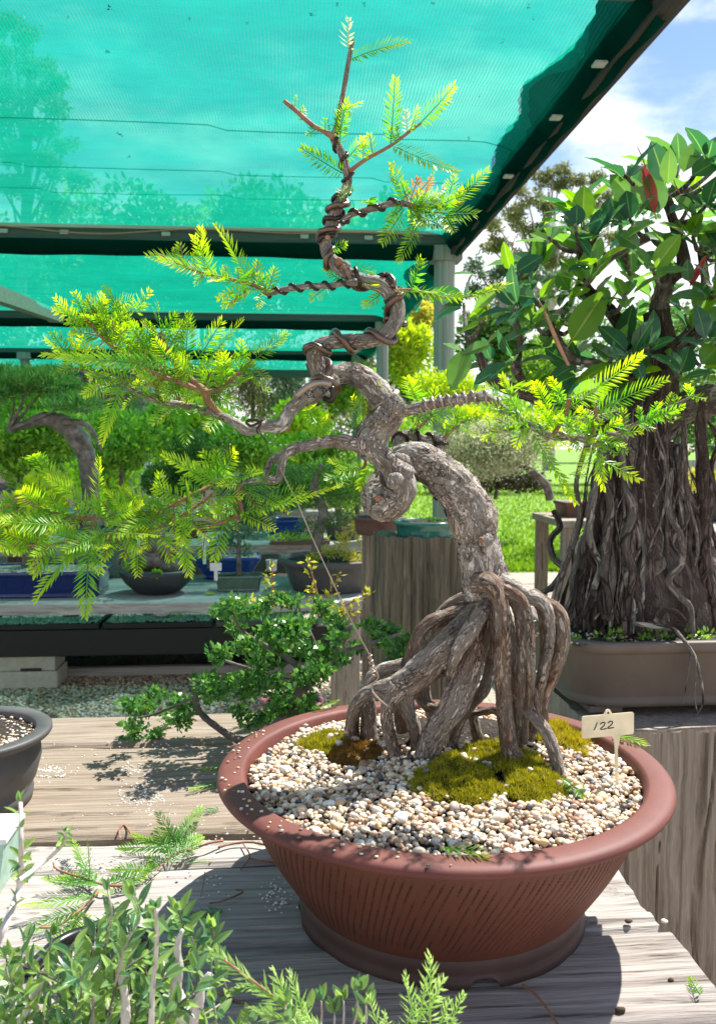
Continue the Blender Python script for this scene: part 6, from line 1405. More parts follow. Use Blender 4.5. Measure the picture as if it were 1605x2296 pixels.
def mulchbank():
    nx_, ny_ = 200, 40; X, Y = np.meshgrid(np.linspace(-5, 1, nx_), np.linspace(yy + .31, yy + 2.6, ny_)); q = np.stack([X, Y, X * 0], -1).reshape(-1, 3)
    Z = (.03 + .05 * np.clip((Y - yy - .31) * 2, 0, 1) + .02 * fbm(q * 22, 3, 3).reshape(X.shape)); i = np.arange(ny_ - 1)[:, None] * nx_ + np.arange(nx_ - 1)[None]
    mk('mulch_bank', np.stack([X, Y, Z], -1).reshape(-1, 3), np.stack([i, i + 1, i + nx_ + 1, i + nx_], -1).reshape(-1, 4), M['mulch'], smooth=False, kind='structure')
mulchbank()
# gravel stones that show behind the near bench
def gravelstones():
    n = 15000; c0 = PZ(0, 1600, 0).y; c1 = PZ(0, 1525, 0).y
    x = npr.uniform(-2.4, .9, n); y = npr.uniform(c0 - .2, c1 + .1, n); VV = []; b = IV1 * [1, .8, .6]
    s = .006 + .006 * npr.rand(n); V = (b[None] * s[:, None, None] + np.stack([x, y, npr.rand(n) * .004], 1)[:, None]).reshape(-1, 3)
    F = (IF1[None] + (np.arange(n) * len(IV1))[:, None, None]).reshape(-1, 3)
    tag(mk('gravel_stones', V, F, M['pebble_stuff'], smooth=True), 'loose cream gravel stones on the ground behind the near bench', 'gravel', kind='stuff')
gravelstones()

# ---- timber stump stands in the middle
def stump(label, px0, px1, pyt, d, mat, seed, amp=.006):
    a, b = P(px0, pyt, d), P(px1, pyt, d); cx = (a.x + b.x) / 2; rr = (b.x - a.x) / 2; z1_ = a.z; cy = a.y + rr * .6
    t = thing('stump_stand', (cx, cy, 0), label, 'stump'); nz, ns = 60, 220
    th = np.linspace(0, 2 * np.pi, ns, endpoint=False); TT, ZZ = np.meshgrid(th, np.linspace(0, z1_, nz)); q = np.stack([np.cos(TT) * 9, np.sin(TT) * 9, ZZ * 1.2], -1).reshape(-1, 3)
    rad = rr * (1 + .05 * fbm(q * .2, seed, 2) + .035 * fbm(q * [2.2, 2.2, .5], seed + 1, 3)).reshape(TT.shape); ck = np.clip(1 - np.abs(vn(q * [1.3, 1.3, .4], seed + 3)) / .12, 0, 1).reshape(TT.shape); rad -= amp * 1.8 * ck
    sup = 1.0 / np.maximum(np.abs(np.cos(TT)), np.abs(np.sin(TT))) ; rad = rad * (0.35 * np.minimum(sup, 1.3) + .65) * 0.95
    ZZ = ZZ + np.where(ZZ > z1_ - 1e-6, .012 * fbm(q * .9, seed + 5, 2).reshape(TT.shape), 0)
    V = np.stack([cx + rad * np.cos(TT), cy + rad * .8 * np.sin(TT), ZZ], -1).reshape(-1, 3); i = np.arange(nz - 1)[:, None] * ns; j = np.arange(ns)[None]; j2 = (j + 1) % ns
    F = np.stack([i + j, i + j2, i + ns + j2, i + ns + j], -1).reshape(-1, 4).tolist(); F.append([(nz - 1) * ns + k for k in range(ns)]); mk('wood', V, F, M[mat], t, smooth=False); return cx, cy, z1_
sx, sy, sz = stump('wide dark weathered stump stand under the teal pot', 838, 1062, 1207, 2.7, 'wood_stump', 3)
stump('narrow tan timber stand left of the wide stump', 812, 842, 1202, 3.3, 'wood_v', 8)
def potat(label, px, py, d, w, h, mat, taper=.8, **k):
    c = P(px, py, d); return round_pot(label, px, py, c.z, w, h, mat, taper, **k)
_, tt, td = potat('oval teal glazed pot on the wide stump', 960, 1222, 2.7, 150, 50, 'pot_teal', .86)
_, t2, _ = potat('brown pot on the narrow stand left of the teal pot', 850, 1202, 3.1, 120, 40, 'pot_brown', .85)
plant('shrub_bonsai', 'mid-green leafy bonsai behind the drooping left limb', 'bonsai tree', 760, 1090, 4.3, 90, 70, 'leaf_mid', 2600, 10, trunk=[(770, 1200, 10), (760, 1150, 8), (755, 1110, 6)])
plant('moss_mound', 'dark low plant in the teal pot', 'plant', 965, 1172, 2.8, 50, 12, 'leaf_dark', 500, 6, base=tt, k=4)

# ---- second and third benches beyond
z2 = .72
a = PZ(0, 1225, z2).y
slab('plank_bench', 'second plank bench further back, behind the little juniper', 'bench', -4.2, PZ(840, 1220, z2).x, a, a + .8, z2, .06, 'wood_far', npl=2)
round_pot('blue pot on the second bench, above the little juniper', 640, 1200, z2, 96, 34, 'pot_sky', .8)
round_pot('small brown pot on the second bench, left of the blue one', 420, 1208, z2, 90, 34, 'pot_brown', .8)
round_pot('grey pot on the second bench, behind the round dark pot', 770, 1212, z2, 90, 36, 'pot_grey', .8)
t = thing('moss_tray', PZ(640, 1222, z2), 'green mossy tray at the front of the second bench', 'moss'); c = PZ(625, 1222, z2)
V, F = leafcloud([(c.x + k * .06, c.y + .08, z2 + .03, .06, .06, .03) for k in range(5)], 900, .012, .5, seed=2); mk('moss_tuft', V, F, M['leaf_lime'], t, smooth=False, kind='stuff')
boxo('tray_body', (c.x - .05, c.x + .3, c.y + .01, c.y + .16, z2 + .001, z2 + .02), M['pot_brown'], t, .003)
z3 = .62; a = PZ(0, 1150, z3).y
slab('plank_bench', 'third plank bench in the shade further back', 'bench', -5.5, PZ(830, 1150, z3).x, a, a + .8, z3, .06, 'wood_far', npl=2)

# ---- bonsai and shrubs at the left
PB = 'pine_bonsai'
t = plant(PB, 'old pine bonsai with arched flaking trunk and flat pads, far left', 'bonsai tree', 90, 880, 3.55, 110, 60, 'leaf_pine', 12000, 15, trunk=[(205, 1210, 17), (204, 1110, 18), (196, 1040, 20), (182, 990, 22), (150, 955, 21), (105, 940, 16), (60, 950, 10), (20, 965, 7)], pads=[(60, 862, 95, 34), (150, 905, 60, 22), (20, 840, 60, 22), (130, 845, 60, 20), (-20, 880, 60, 22), (165, 880, 50, 18)], aspect=.16, up=.9, branches=2)
V, F = tube(path([(140, 945, 7), (190, 950, 6), (212, 975, 5), (228, 1010, 3)], 3.5), 10, .01, .25); mk('branch', V, F, M['grey_bark'], t)
plant('broadleaf_bonsai', 'dense glossy dark green bonsai below the pine, far left', 'bonsai tree', 60, 1000, 3.8, 130, 90, 'leaf_mid', 6500, 14, k=14, trunk=[(60, 1290, 12), (70, 1180, 12), (50, 1080, 10), (40, 1020, 8)])
plant('box_bonsai', 'bright yellow-green small-leaved box bonsai in the dark blue pot', 'bonsai tree', 62, 1150, 3.35, 95, 82, 'leaf_lime', 3000, 19, k=14, trunk=[(75, 1288, 10), (80, 1240, 9), (70, 1190, 7)], aspect=.75)
BG = [  # name,label,px,py,d,rx,ry,mat,n,leaf
 ('shrub_bonsai', 'glossy green bonsai behind the lower left fronds', 270, 1010, 4.6, 100, 80, 'leaf_mid', 4500, 13),
 ('shrub_bonsai', 'dark green bonsai between the left pots and the stump', 420, 1060, 4.9, 90, 85, 'leaf_dark', 3500, 11),
 ('shrub_bonsai', 'blue-green feathery bonsai left of the round pot', 560, 1130, 4.4, 80, 70, 'leaf_blue', 3500, 9),
 ('shrub', 'lime green shrub behind the upper left limb', 430, 950, 7.5, 90, 50, 'leaf_lime', 2600, 13),
 ('shrub', 'fresh green shrub under the left limb tip', 330, 950, 7.0, 70, 60, 'leaf_mid', 2600, 12),
 ('shrub', 'mid-green shrub below the wired left limb', 540, 1010, 6.5, 100, 60, 'leaf_mid', 3000, 12),
 ('shrub', 'lime green shrub right of the drooping limb', 660, 950, 8.5, 80, 45, 'leaf_lime', 2400, 13),
 ('shrub', 'dark shrub behind the limb bend', 480, 1000, 7.2, 60, 50, 'leaf_dark', 1600, 12),
 ('shrub', 'bright bushy shrub below the first trunk crook', 720, 1020, 6.8, 90, 60, 'leaf_mid', 2600, 12),
 ('shrub', 'tall yellow-green bush between the two back posts', 925, 790, 10.5, 60, 110, 'leaf_lime', 4200, 13),
 ('shrub', 'pale flowering bush top beside the corner post', 945, 715, 12, 40, 60, 'leaf_yellow', 1500, 12),
 ('shrub', 'green bush left of the second post', 770, 870, 10.8, 70, 60, 'leaf_mid', 2600, 12),
 ('shrub', 'bright bush behind the wired right limb', 1060, 960, 9, 90, 50, 'leaf_lime', 2600, 12),
 ('shrub', 'dark green bush right of the corner post', 1110, 760, 13, 80, 90, 'leaf_dark', 3200, 14),
 ('shrub', 'mid-green bush behind the fig trunk', 1220, 840, 12, 100, 80, 'leaf_mid', 3000, 13),
 ('shrub', 'yellow-green bush at the right edge behind the fig', 1585, 1090, 5.5, 70, 35, 'leaf_yellow', 1500, 12),
 ('shrub', 'shaded bush behind the fig branches, upper right', 1450, 800, 11, 150, 120, 'leaf_dark', 4200, 14),
 ('shrub', 'green bush at the far left behind the pine', 40, 930, 6.8, 130, 60, 'leaf_mid', 3500, 13),
 ('shrub', 'small dark shrub by the second bench', 640, 1090, 5.6, 80, 60, 'leaf_dark', 2400, 11),
 ('shrub', 'low green shrub at the far left under the pine arch', 130, 1010, 6.2, 120, 70, 'leaf_mid', 3500, 12),
 ('shrub', 'lime shrub behind the drooping left fronds', 240, 1080, 5.9, 110, 60, 'leaf_lime', 2600, 12),
 ('shrub', 'tall dark hedge bush behind the left shrubs', 250, 980, 9.5, 150, 70, 'leaf_dark', 3600, 12),
 ('shrub', 'yellowish shrub between shed and limb bend', 380, 1010, 9.0, 110, 60, 'leaf_lime', 2800, 12),
 ('shrub', 'leafy bush under the limb elbow', 600, 1060, 7.8, 110, 70, 'leaf_mid', 3200, 12),
 ('shrub', 'sunny bush behind the guy wire', 690, 1080, 9.5, 110, 80, 'leaf_lime', 3200, 12),
 ('shrub', 'wide green bush across the end of the lawn at the left', 900, 1030, 11, 130, 90, 'leaf_mid', 4200, 12),
 ('shrub', 'added dark leaf mass standing for the shade under the spreading pale tree', 1110, 1085, 6.0, 120, 34, 'leaf_shade', 3000, 10),
 ('shrub', 'far lawn bush right of the third post', 1090, 950, 24, 200, 80, 'leaf_mid', 5200, 10),
 ('shrub', 'far lawn bush behind the fig trunk', 1400, 950, 24, 220, 80, 'leaf_dark', 5200, 10),
 ('shrub', 'far bush at the right edge of the lawn', 1640, 960, 22, 120, 80, 'leaf_mid', 3200, 10),
 ('shrub', 'dark dense bush directly behind the fig trunk', 1520, 930, 8.5, 170, 80, 'leaf_dark', 5200, 12),
 ('shrub', 'leafy green shrub by the third bench left of the burl', 800, 1090, 6.0, 60, 70, 'leaf_mid', 2200, 11)]
for (nm, lb, x, y, d, rx, ry, mt, n, lf) in BG: plant(nm, lb, 'shrub' if nm == 'shrub' else 'bonsai tree', x, y, d, rx, ry, mt, n, lf, k=12)
# clipped cloud trees
plant('clipped_tree', 'rounded clipped tree with bright green top, right of the wired trunk', 'tree', 1005, 872, 5.0, 92, 34, 'leaf_lime', 5200, 8, k=16, cr=.5, up=1.0)
plant('clipped_tree', 'spreading pale-leaved tree over the lawn with dark shaded underside', 'tree', 1095, 1005, 5.1, 150, 72, 'leaf_white', 15000, 8, k=26, cr=.5, trunk=[(1232, 1120, 9), (1222, 1085, 9), (1190, 1055, 8), (1150, 1035, 7), (1110, 1010, 6)], bark='grey_bark', base=None)
plant('clipped_tree', 'yellow-green pad of foliage over the lawn, left of the fig', 'tree', 1180, 965, 5.4, 110, 45, 'leaf_lime', 4200, 9, k=12, up=.8)
c = P(1254, 1120, 5.1)
boxt = thing('garden_table', (c.x, c.y, 0), 'thin-legged wooden stand on the lawn behind the fig roots', 'table')
boxo('tabletop', (c.x - .08, c.x + .7, c.y - .3, c.y + .3, c.z - .14, c.z - .10), M['wood_v'], boxt, .004)
for x in (c.x - .03, c.x + .62):
    for y in (c.y - .25, c.y + .25): boxo('leg', (x - .035, x + .035, y - .03, y + .03, 0, c.z - .14), M['wood_v'], boxt, .004)
rect = thing('bonsai_pot', (c.x + .1, c.y, c.z - .1), 'brown rectangular pot on the wooden stand over the lawn', 'plant pot')
V = []; 
for s_, u in ((.85, 0), (.95, .75), (1.0, .8), (1.0, 1.0), (.9, 1.0), (.88, .9)): V += rrect(c.x + .12, c.y, .13 * s_, .11 * s_, .02, c.z - .099 + .09 * u)
F = [(a * 28 + b, a * 28 + (b + 1) % 28, (a + 1) * 28 + (b + 1) % 28, (a + 1) * 28 + b) for a in range(5) for b in range(28)]; F.append(list(range(5 * 28, 6 * 28))); mk('body', V, F, M['pot_brown'], rect)
# right edge: bench with pots behind the fig
c = P(1590, 1190, 4.2); zz = c.z
slab('plank_bench', 'low bench at the right edge behind the fig roots', 'bench', c.x - .35, c.x + 1.2, c.y, c.y + .6, zz, .06, 'wood_far', npl=2)
round_pot('black pot on the low bench at the right edge', 1600, 1170, zz, 110, 60, 'pot_black', .8)
boxo_ = thing('wall_panel', P(1590, 1080, 9), 'pale fence panel behind the fig at the right edge', 'fence'); q = P(1590, 1080, 9)
for k in range(14): boxo('board', (q.x - .6 + k * .14, q.x - .6 + k * .14 + .13, q.y, q.y + .03, 0.001, 1.15), M['brace'], boxo_, .004)

# ---- backdrop: hanging grey-green trees, shed, gum trees, conifers
def hedge():
    g = random.Random(71)
    for k in range(13):
        x = -140 + k * 88; d = 19 + g.uniform(-1.5, 1.5); y = 850 + g.uniform(-15, 15)
        lb = 'weeping grey-green tree in the back row, standing ' + ['out at the far left edge', 'above the old pine', 'over the shed roof left end', 'over the shed roof right end', 'behind the shed', 'right of the shed', 'above the upper left limb elbow', 'left of the guy wire', 'behind the limb bend', 'left of the third post', 'behind the third post', 'behind the second post', 'left of the corner post'][k]
        plant('weeping_tree', lb, 'tree', x, y, d, 62, 110, 'leaf_gum' if k % 3 else 'leaf_blue', 3000, 12, k=14, droop=1.5, up=0, aspect=.22, group='row of weeping trees at the back')
for k in range(11):
    plant('distant_tree', 'distant green tree on the far side of the garden, ' + ['beyond the far left edge', 'beyond the old pine', 'beyond the shed', 'beyond the left limb tip', 'beyond the limb elbow', 'beyond the third post', 'beyond the second post', 'beyond the pale spreading tree', 'beyond the lawn', 'beyond the fig trunk', 'beyond the right edge'][k], 'tree', -80 + k * 175, 912 + (k * 37) % 20, 55 + (k % 3) * 5, 120, 85, ('leaf_mid', 'leaf_dark', 'leaf_gum')[k % 3], 3200, 9, k=16, cr=.45, group='distant trees closing the garden')
hedge()
def shed():
    c = P(235, 960, 14); x0, x1 = P(160, 900, 14).x, P(318, 900, 14).x; zt = P(235, 884, 14).z; t = thing('shed', (c.x, c.y, 0), 'pale corrugated metal shed between the left trees', 'shed')
    nx_ = 240; X = np.linspace(x0, x1, nx_); Yw = c.y + .02 * np.sin(X * 60); V = [(x, y, z) for z in (0, zt) for x, y in zip(X, Yw)]
    mk('wall', V, [(i, i + 1, i + 1 + nx_, i + nx_) for i in range(nx_ - 1)], M['shed'], t, smooth=False)
    boxo('roof', (x0 - .2, x1 + .2, c.y - .25, c.y + 3, zt + .001, zt + .10), M['shed'], t, .01); boxo('side_wall', (x0, x1, c.y + .05, c.y + 2.8, 0, zt - .002), M['shed'], t, .01)
    w = P(200, 925, 14); boxo('window', (w.x - .25, w.x + .35, c.y - .04, c.y - .022, w.z - .25, w.z + .15), M['glass_dark'], t, .004)
shed()
def bigtree(name, label, px, pytop, d, halfw, base_z0, mat, n, leaf, clumps, seed, bark='pale_bark', droop=.2):
    """tall tree: trunk, limbs and airy clumps given as (px,py,r)"""
    g = random.Random(seed); c = P(px, 999, d); t = thing(name, (c.x, c.y, 0), label, 'tree'); top = P(px, pytop + 60, d)
    V, F = tube([(c.x, c.y, 0, S(14, d)), (c.x + S(g.uniform(-10, 10), d), c.y, top.z * .4, S(11, d)), (top.x, top.y, top.z * .8, S(7, d)), (*top, S(3, d))], 12, S(14, d), .15); mk('trunk', V, F, M[bark], t)
    ac = Acc(); cl = []
    for (x, y, r_) in clumps:
        e = P(x, y, d + g.uniform(-1, 1) * S(halfw * .5, d)); u = min(.95, max(.25, (e.z / top.z) * .75)); b = Vector((c.x, c.y, 0)).lerp(top, u)
        md = b.lerp(e, .5) + Vector((0, 0, -S(10, d))); ac.add(*tube([(*b, S(4.5, d)), (*md, S(3, d)), (*e, S(1.4, d))], 6, S(12, d)))
        for q in range(4): f_ = e + Vector((g.uniform(-1, 1), g.uniform(-1, 1), g.uniform(-.6, .6))) * S(r_ * .7, d); cl.append((*f_, S(r_ * .55, d), S(r_ * .55, d), S(r_ * .36, d))); ac.add(*tube([(*e, S(1.6, d)), (*f_, S(.8, d))], 5, S(12, d)))
    V, F = ac.out(); mk('limbs', V, F, M[bark], t)
    V, F = leafcloud(cl, n, S(leaf, d), .35, .85, .1, droop, seed=seed); mk('foliage', V, F, M[mat], t, smooth=False, kind='stuff')
bigtree('gum_tree', 'tall olive-green gum tree against the sky, right of the shade cloth', 1230, 370, 45, 170, 0, 'leaf_gum', 15000, 9,
        [(1240, 385, 30), (1290, 400, 30), (1210, 410, 28), (1335, 405, 26), (1360, 440, 26), (1180, 440, 30), (1140, 465, 32), (1110, 500, 28), (1090, 545, 26), (1160, 500, 34), (1225, 460, 34), (1280, 455, 32), (1330, 470, 32), (1380, 490, 28), (1200, 520, 36), (1260, 520, 34), (1320, 530, 34), (1370, 540, 30), (1120, 560, 32), (1180, 580, 34), (1240, 580, 32), (1300, 590, 30), (1400, 560, 24), (1250, 420, 26), (1310, 435, 24)], 5)
bigtree('gum_tree', 'darker gum tree low behind the corner post and fig leaves', 1150, 560, 34, 130, 0, 'leaf_blue', 9000, 10,
        [(1060, 590, 30), (1100, 620, 34), (1150, 600, 34), (1200, 610, 34), (1080, 660, 34), (1140, 660, 36), (1200, 670, 34), (1250, 640, 34), (1060, 710, 34), (1120, 720, 36), (1180, 730, 36), (1240, 720, 36), (1100, 780, 40), (1170, 790, 40), (1240, 790, 40), (1300, 700, 40), (1300, 770, 40)], 6)
bigtree('gum_tree', 'tall tree seen dimly through the shade cloth at the top left', 60, 40, 24, 120, 0, 'leaf_gum', 12000, 11,
        [(30, 60, 40), (75, 90, 36), (20, 130, 44), (80, 150, 44), (120, 190, 38), (50, 200, 50), (130, 240, 34), (30, 270, 50), (100, 290, 44), (150, 320, 34), (60, 340, 50), (130, 380, 44), (20, 410, 50), (-40, 200, 60), (-40, 320, 60), (180, 400, 36), (90, 450, 50)], 7, 'grey_bark')
bigtree('gum_tree', 'dark tree filling the gap behind the fig at the right', 1480, 700, 30, 170, 0, 'leaf_dark', 8000, 11, [(1380, 740, 50), (1460, 720, 50), (1540, 730, 50), (1620, 740, 50), (1380, 820, 56), (1470, 820, 56), (1560, 830, 50), (1640, 850, 50), (1400, 900, 60), (1500, 900, 60), (1700, 800, 70)], 11, 'grey_bark')

for k, (x, y, rx, ry, mt) in enumerate(((-20, 640, 150, 150, 'leaf_dark'), (150, 620, 130, 170, 'leaf_mid'), (300, 590, 150, 170, 'leaf_dark'), (450, 610, 130, 160, 'leaf_mid'), (590, 580, 140, 170, 'leaf_dark'), (740, 590, 130, 160, 'leaf_mid'), (880, 600, 120, 150, 'leaf_dark'))):
    plant('broad_tree', 'dense tree dimly seen through the cloth, ' + ['at the left edge', 'above the diagonal brace', 'above the left foliage mass', 'left of the upper left shoots', 'between the upper left shoots and the wired leader', 'right of the wired leader', 'left of the corner post'][k], 'tree', x, y, 28 + (k % 2) * 3, rx, ry, mt, 9000, 15, k=26, cr=.4, group='trees dimly seen through the cloth')
# ---- foreground: olive shrub at the bottom left, soft conifer shoots
OL = thing('olive_bonsai', PZ(240, 2800, BZ), 'leafy olive-like shrub with whitish stems filling the bottom left corner', 'shrub')
oleaf = [broadleaf('leaf', M['olive'], a, f_, b, 6) for a, f_, b in ((.38, .2, .2), (.32, .25, .35), (.44, .15, .05))]
def olive():
    g = random.Random(52); n = [0]; mass = []
    def leaf(Mx):
        me = g.choice(oleaf)
        if n[0] < 300: inst('leaf', me, Mx, OL); n[0] += 1
        else: mass.append((me, Mx))
    def stem(l, d, r0, pale=True, leaves=True, ls=46, sp=15, start=0.0):
        pp = path([(x, y, r0 * (1 - .6 * k / len(l)), d + .02 * math.sin(x)) for k, (x, y) in enumerate(l)]); V, F = tube(pp, 9, .003, .08, seed=int(l[0][0])); mk('stem', V, F, M['drift' if r0 > 5.5 else 'pale_bark' if pale else 'olive_bark'], OL)
        A = crom(pp, .002); stp = max(1, int(S(sp, d) / .002)); k = int(start * len(A)); j = 0
        while k < len(A) - 1:
            a = Vector(A[k, :3]); t_ = Vector(A[min(k + 2, len(A) - 1), :3] - A[max(k - 2, 0), :3]).normalized(); u = t_.orthogonal().normalized(); w = t_.cross(u); th = j * 1.571 + g.uniform(-.3, .3)
            for s_ in (0, math.pi):
                if g.random() < .05: continue
                o_ = u * math.cos(th + s_) + w * math.sin(th + s_); dv = (t_ * g.uniform(.6, 1.3) + o_).normalized()
                leaf(orient(a, dv, S(ls * g.uniform(.6, 1.15), d), t_ * .8 - o_ * .3 + Vector((0, 0, .5)) - FWD * .2))
            k += stp; j += 1
        for q in range(3):                                        # end tuft
            if 1:
                e = Vector(A[-1, :3]); leaf(orient(e, (t_ * 1.6 + Vector((g.uniform(-.5, .5), g.uniform(-.5, .5), g.uniform(-.2, .5)))).normalized(), S(ls * .8, d), -FWD + Vector((g.uniform(-.5, .5), 0, .4))))
    M['olive_bark'] = M['grey_bark']
    stem([(-40, 2190), (10, 2080), (45, 1985), (48, 1900), (47, 1800)], .50, 9, sp=38, ls=44, start=.3)
    stem([(42, 1975), (90, 1940), (140, 1895), (150, 1860)], .50, 6, sp=34, ls=30, start=.5)
    stem([(340, 2330), (342, 2230), (352, 2120), (350, 2040)], .46, 7, sp=60, ls=50, start=.2)
    stem([(205, 2200), (235, 2130), (250, 2050), (243, 2000)], .56, 5, sp=22, ls=40, start=.2)
    tips = [(300, 1990), (255, 2030), (215, 2060), (400, 2020), (430, 2080), (475, 2060), (120, 2080), (60, 2090), (165, 2110), (15, 2130), (360, 2120), (440, 2150), (95, 2180), (215, 2180), (320, 2200), (480, 2130), (390, 2200), (150, 2230), (30, 2220), (270, 2120), (300, 2270), (100, 2270), (200, 2290), (420, 2270), (245, 2235), (340, 2050), (-20, 2060), (60, 2270), (285, 2060), (180, 2160), (130, 2140), (330, 2150), (500, 2170), (20, 2180), (250, 2180), (370, 2260), (10, 2270), (150, 2280), (480, 2230)]
    for k, (x, y) in enumerate(tips):
        bx = 230 + (x - 230) * .4 + g.uniform(-30, 30); d = g.uniform(.50, .63)
        stem([(bx, y + 220), (bx + (x - bx) * .3 + g.uniform(-22, 22), y + 130), (x + g.uniform(-14, 14), y + 70), (x, y + 20)], d, 3.0, pale=k % 2 == 0, ls=58, sp=25, start=.3)
    for l in ([(400, 2330, 20), (402, 2260, 22), (395, 2215, 13), (402, 2170, 9), (398, 2120, 7), (410, 2085, 4)], [(420, 2300, 17), (445, 2250, 12), (452, 2210, 7), (468, 2185, 5), (478, 2190, 3)], [(280, 2330, 10), (282, 2250, 9), (272, 2180, 7), (280, 2140, 3)], [(-20, 2330, 10), (50, 2280, 8), (85, 2220, 7), (100, 2190, 4), (104, 2150, 2)]):
        V, F = tube(path(l, .545), 22, .002, .45, 1.3, seed=int(l[0][0])); mk('deadwood', V, F, M['drift'], OL)
    VV = []; FF = []; RB = []; m_ = 0
    for me, Mx in mass:
        v = np.empty(len(me.vertices) * 3, dtype=np.float32); me.vertices.foreach_get('co', v); Ma = np.array(Mx); VV.append(v.reshape(-1, 3) @ Ma[:3, :3].T + Ma[:3, 3]); FF += [[i + m_ for i in p_.vertices] for p_ in me.polygons]; m_ += len(me.vertices); RB += [a.value for a in me.attributes['rib'].data]
    if VV: mk('leaf_mass', np.vstack(VV), FF, M['olive_mass'], OL, kind='stuff', attrs={'rib': RB})
olive()
OR = thing('broadleaf_shrub', PZ(760, 2800, BZ), 'few glossy leaf tips rising at the bottom edge, right of the olive shrub', 'shrub')
g = random.Random(8)
for (x, y) in ((640, 2230), (600, 2260), (690, 2240), (720, 2220), (770, 2220), (800, 2200), (820, 2230), (750, 2250), (560, 2270), (680, 2280), (810, 2270), (640, 2270), (535, 2290)):
    d = g.uniform(.50, .56); l = path([(x + g.uniform(-30, 30), y + 150, 3), (x, y + 70, 2.6), (x, y + 25, 2)], d); V, F = tube(l, 7, .004); mk('stem', V, F, M['pale_bark'], OR)
    a = Vector(l[-1][:3])
    for k in range(5): inst('leaf', g.choice(oleaf), orient(a, Vector((g.uniform(-.8, .8), g.uniform(-.5, .3), 1)).normalized(), S(g.uniform(34, 54), d), -FWD + Vector((g.uniform(-.5, .5), 0, .3))), OR)
SCF = thing('conifer_seedling', PZ(980, 2800, BZ), 'soft pale green conifer shoots poking up at the bottom edge', 'conifer')
def fore():
    g = random.Random(14)
    for q in "965 2330 965 2145 .50;935 2330 908 2185 .50;1000 2320 1040 2225 .50;960 2270 998 2190 .49;860 2340 826 2240 .52;900 2330 930 2250 .49;1010 2330 1020 2280 .49;880 2330 860 2270 .5;940 2290 955 2200 .5;985 2300 1010 2240 .49".split(';'):
        a = list(map(float, q.split())); frond_at(SCF, P(a[0], a[1], a[4]), P(a[2], a[3], a[4] - .01), 'f', g, .9)
    V, F = tube(path([(950, 2450, 5), (960, 2330, 3.5), (965, 2200, 2)], .5), 8, .004); mk('stem', V, F, M['stem_red'], SCF)
    T2 = thing('conifer_seedling', PZ(650, 2800, BZ), 'long pale conifer shoot slanting up left at the bottom edge', 'conifer')
    for q in "700 2310 478 2128 .52;690 2300 650 2180 .52;720 2320 560 2260 .51;640 2260 700 2300 .51;600 2220 530 2210 .52;660 2270 610 2170 .52;740 2330 660 2260 .51".split(';'):
        a = list(map(float, q.split())); frond_at(T2, P(a[0], a[1], a[4]), P(a[2], a[3], a[4]), 'f', g, .8)
    V, F = tube(path([(760, 2450, 5), (720, 2330, 4), (640, 2255, 3), (500, 2150, 2)], .52), 8, .004); mk('stem', V, F, M['stem_red'], T2)
fore()
# black irrigation hose
hz = BZ + .008
V, F = tube([(*PZ(x, y, hz), .006) for x, y in ((60, 2180), (140, 2110), (230, 2085), (330, 2100), (350, 2160), (290, 2205), (190, 2215), (120, 2190), (170, 2150), (280, 2150), (360, 2190), (330, 2260), (200, 2290), (80, 2300))], 12, .006)
tag(mk('hose', V, F, M['hose']), 'black irrigation hose coiled on the bench under the olive shrub', 'hose')
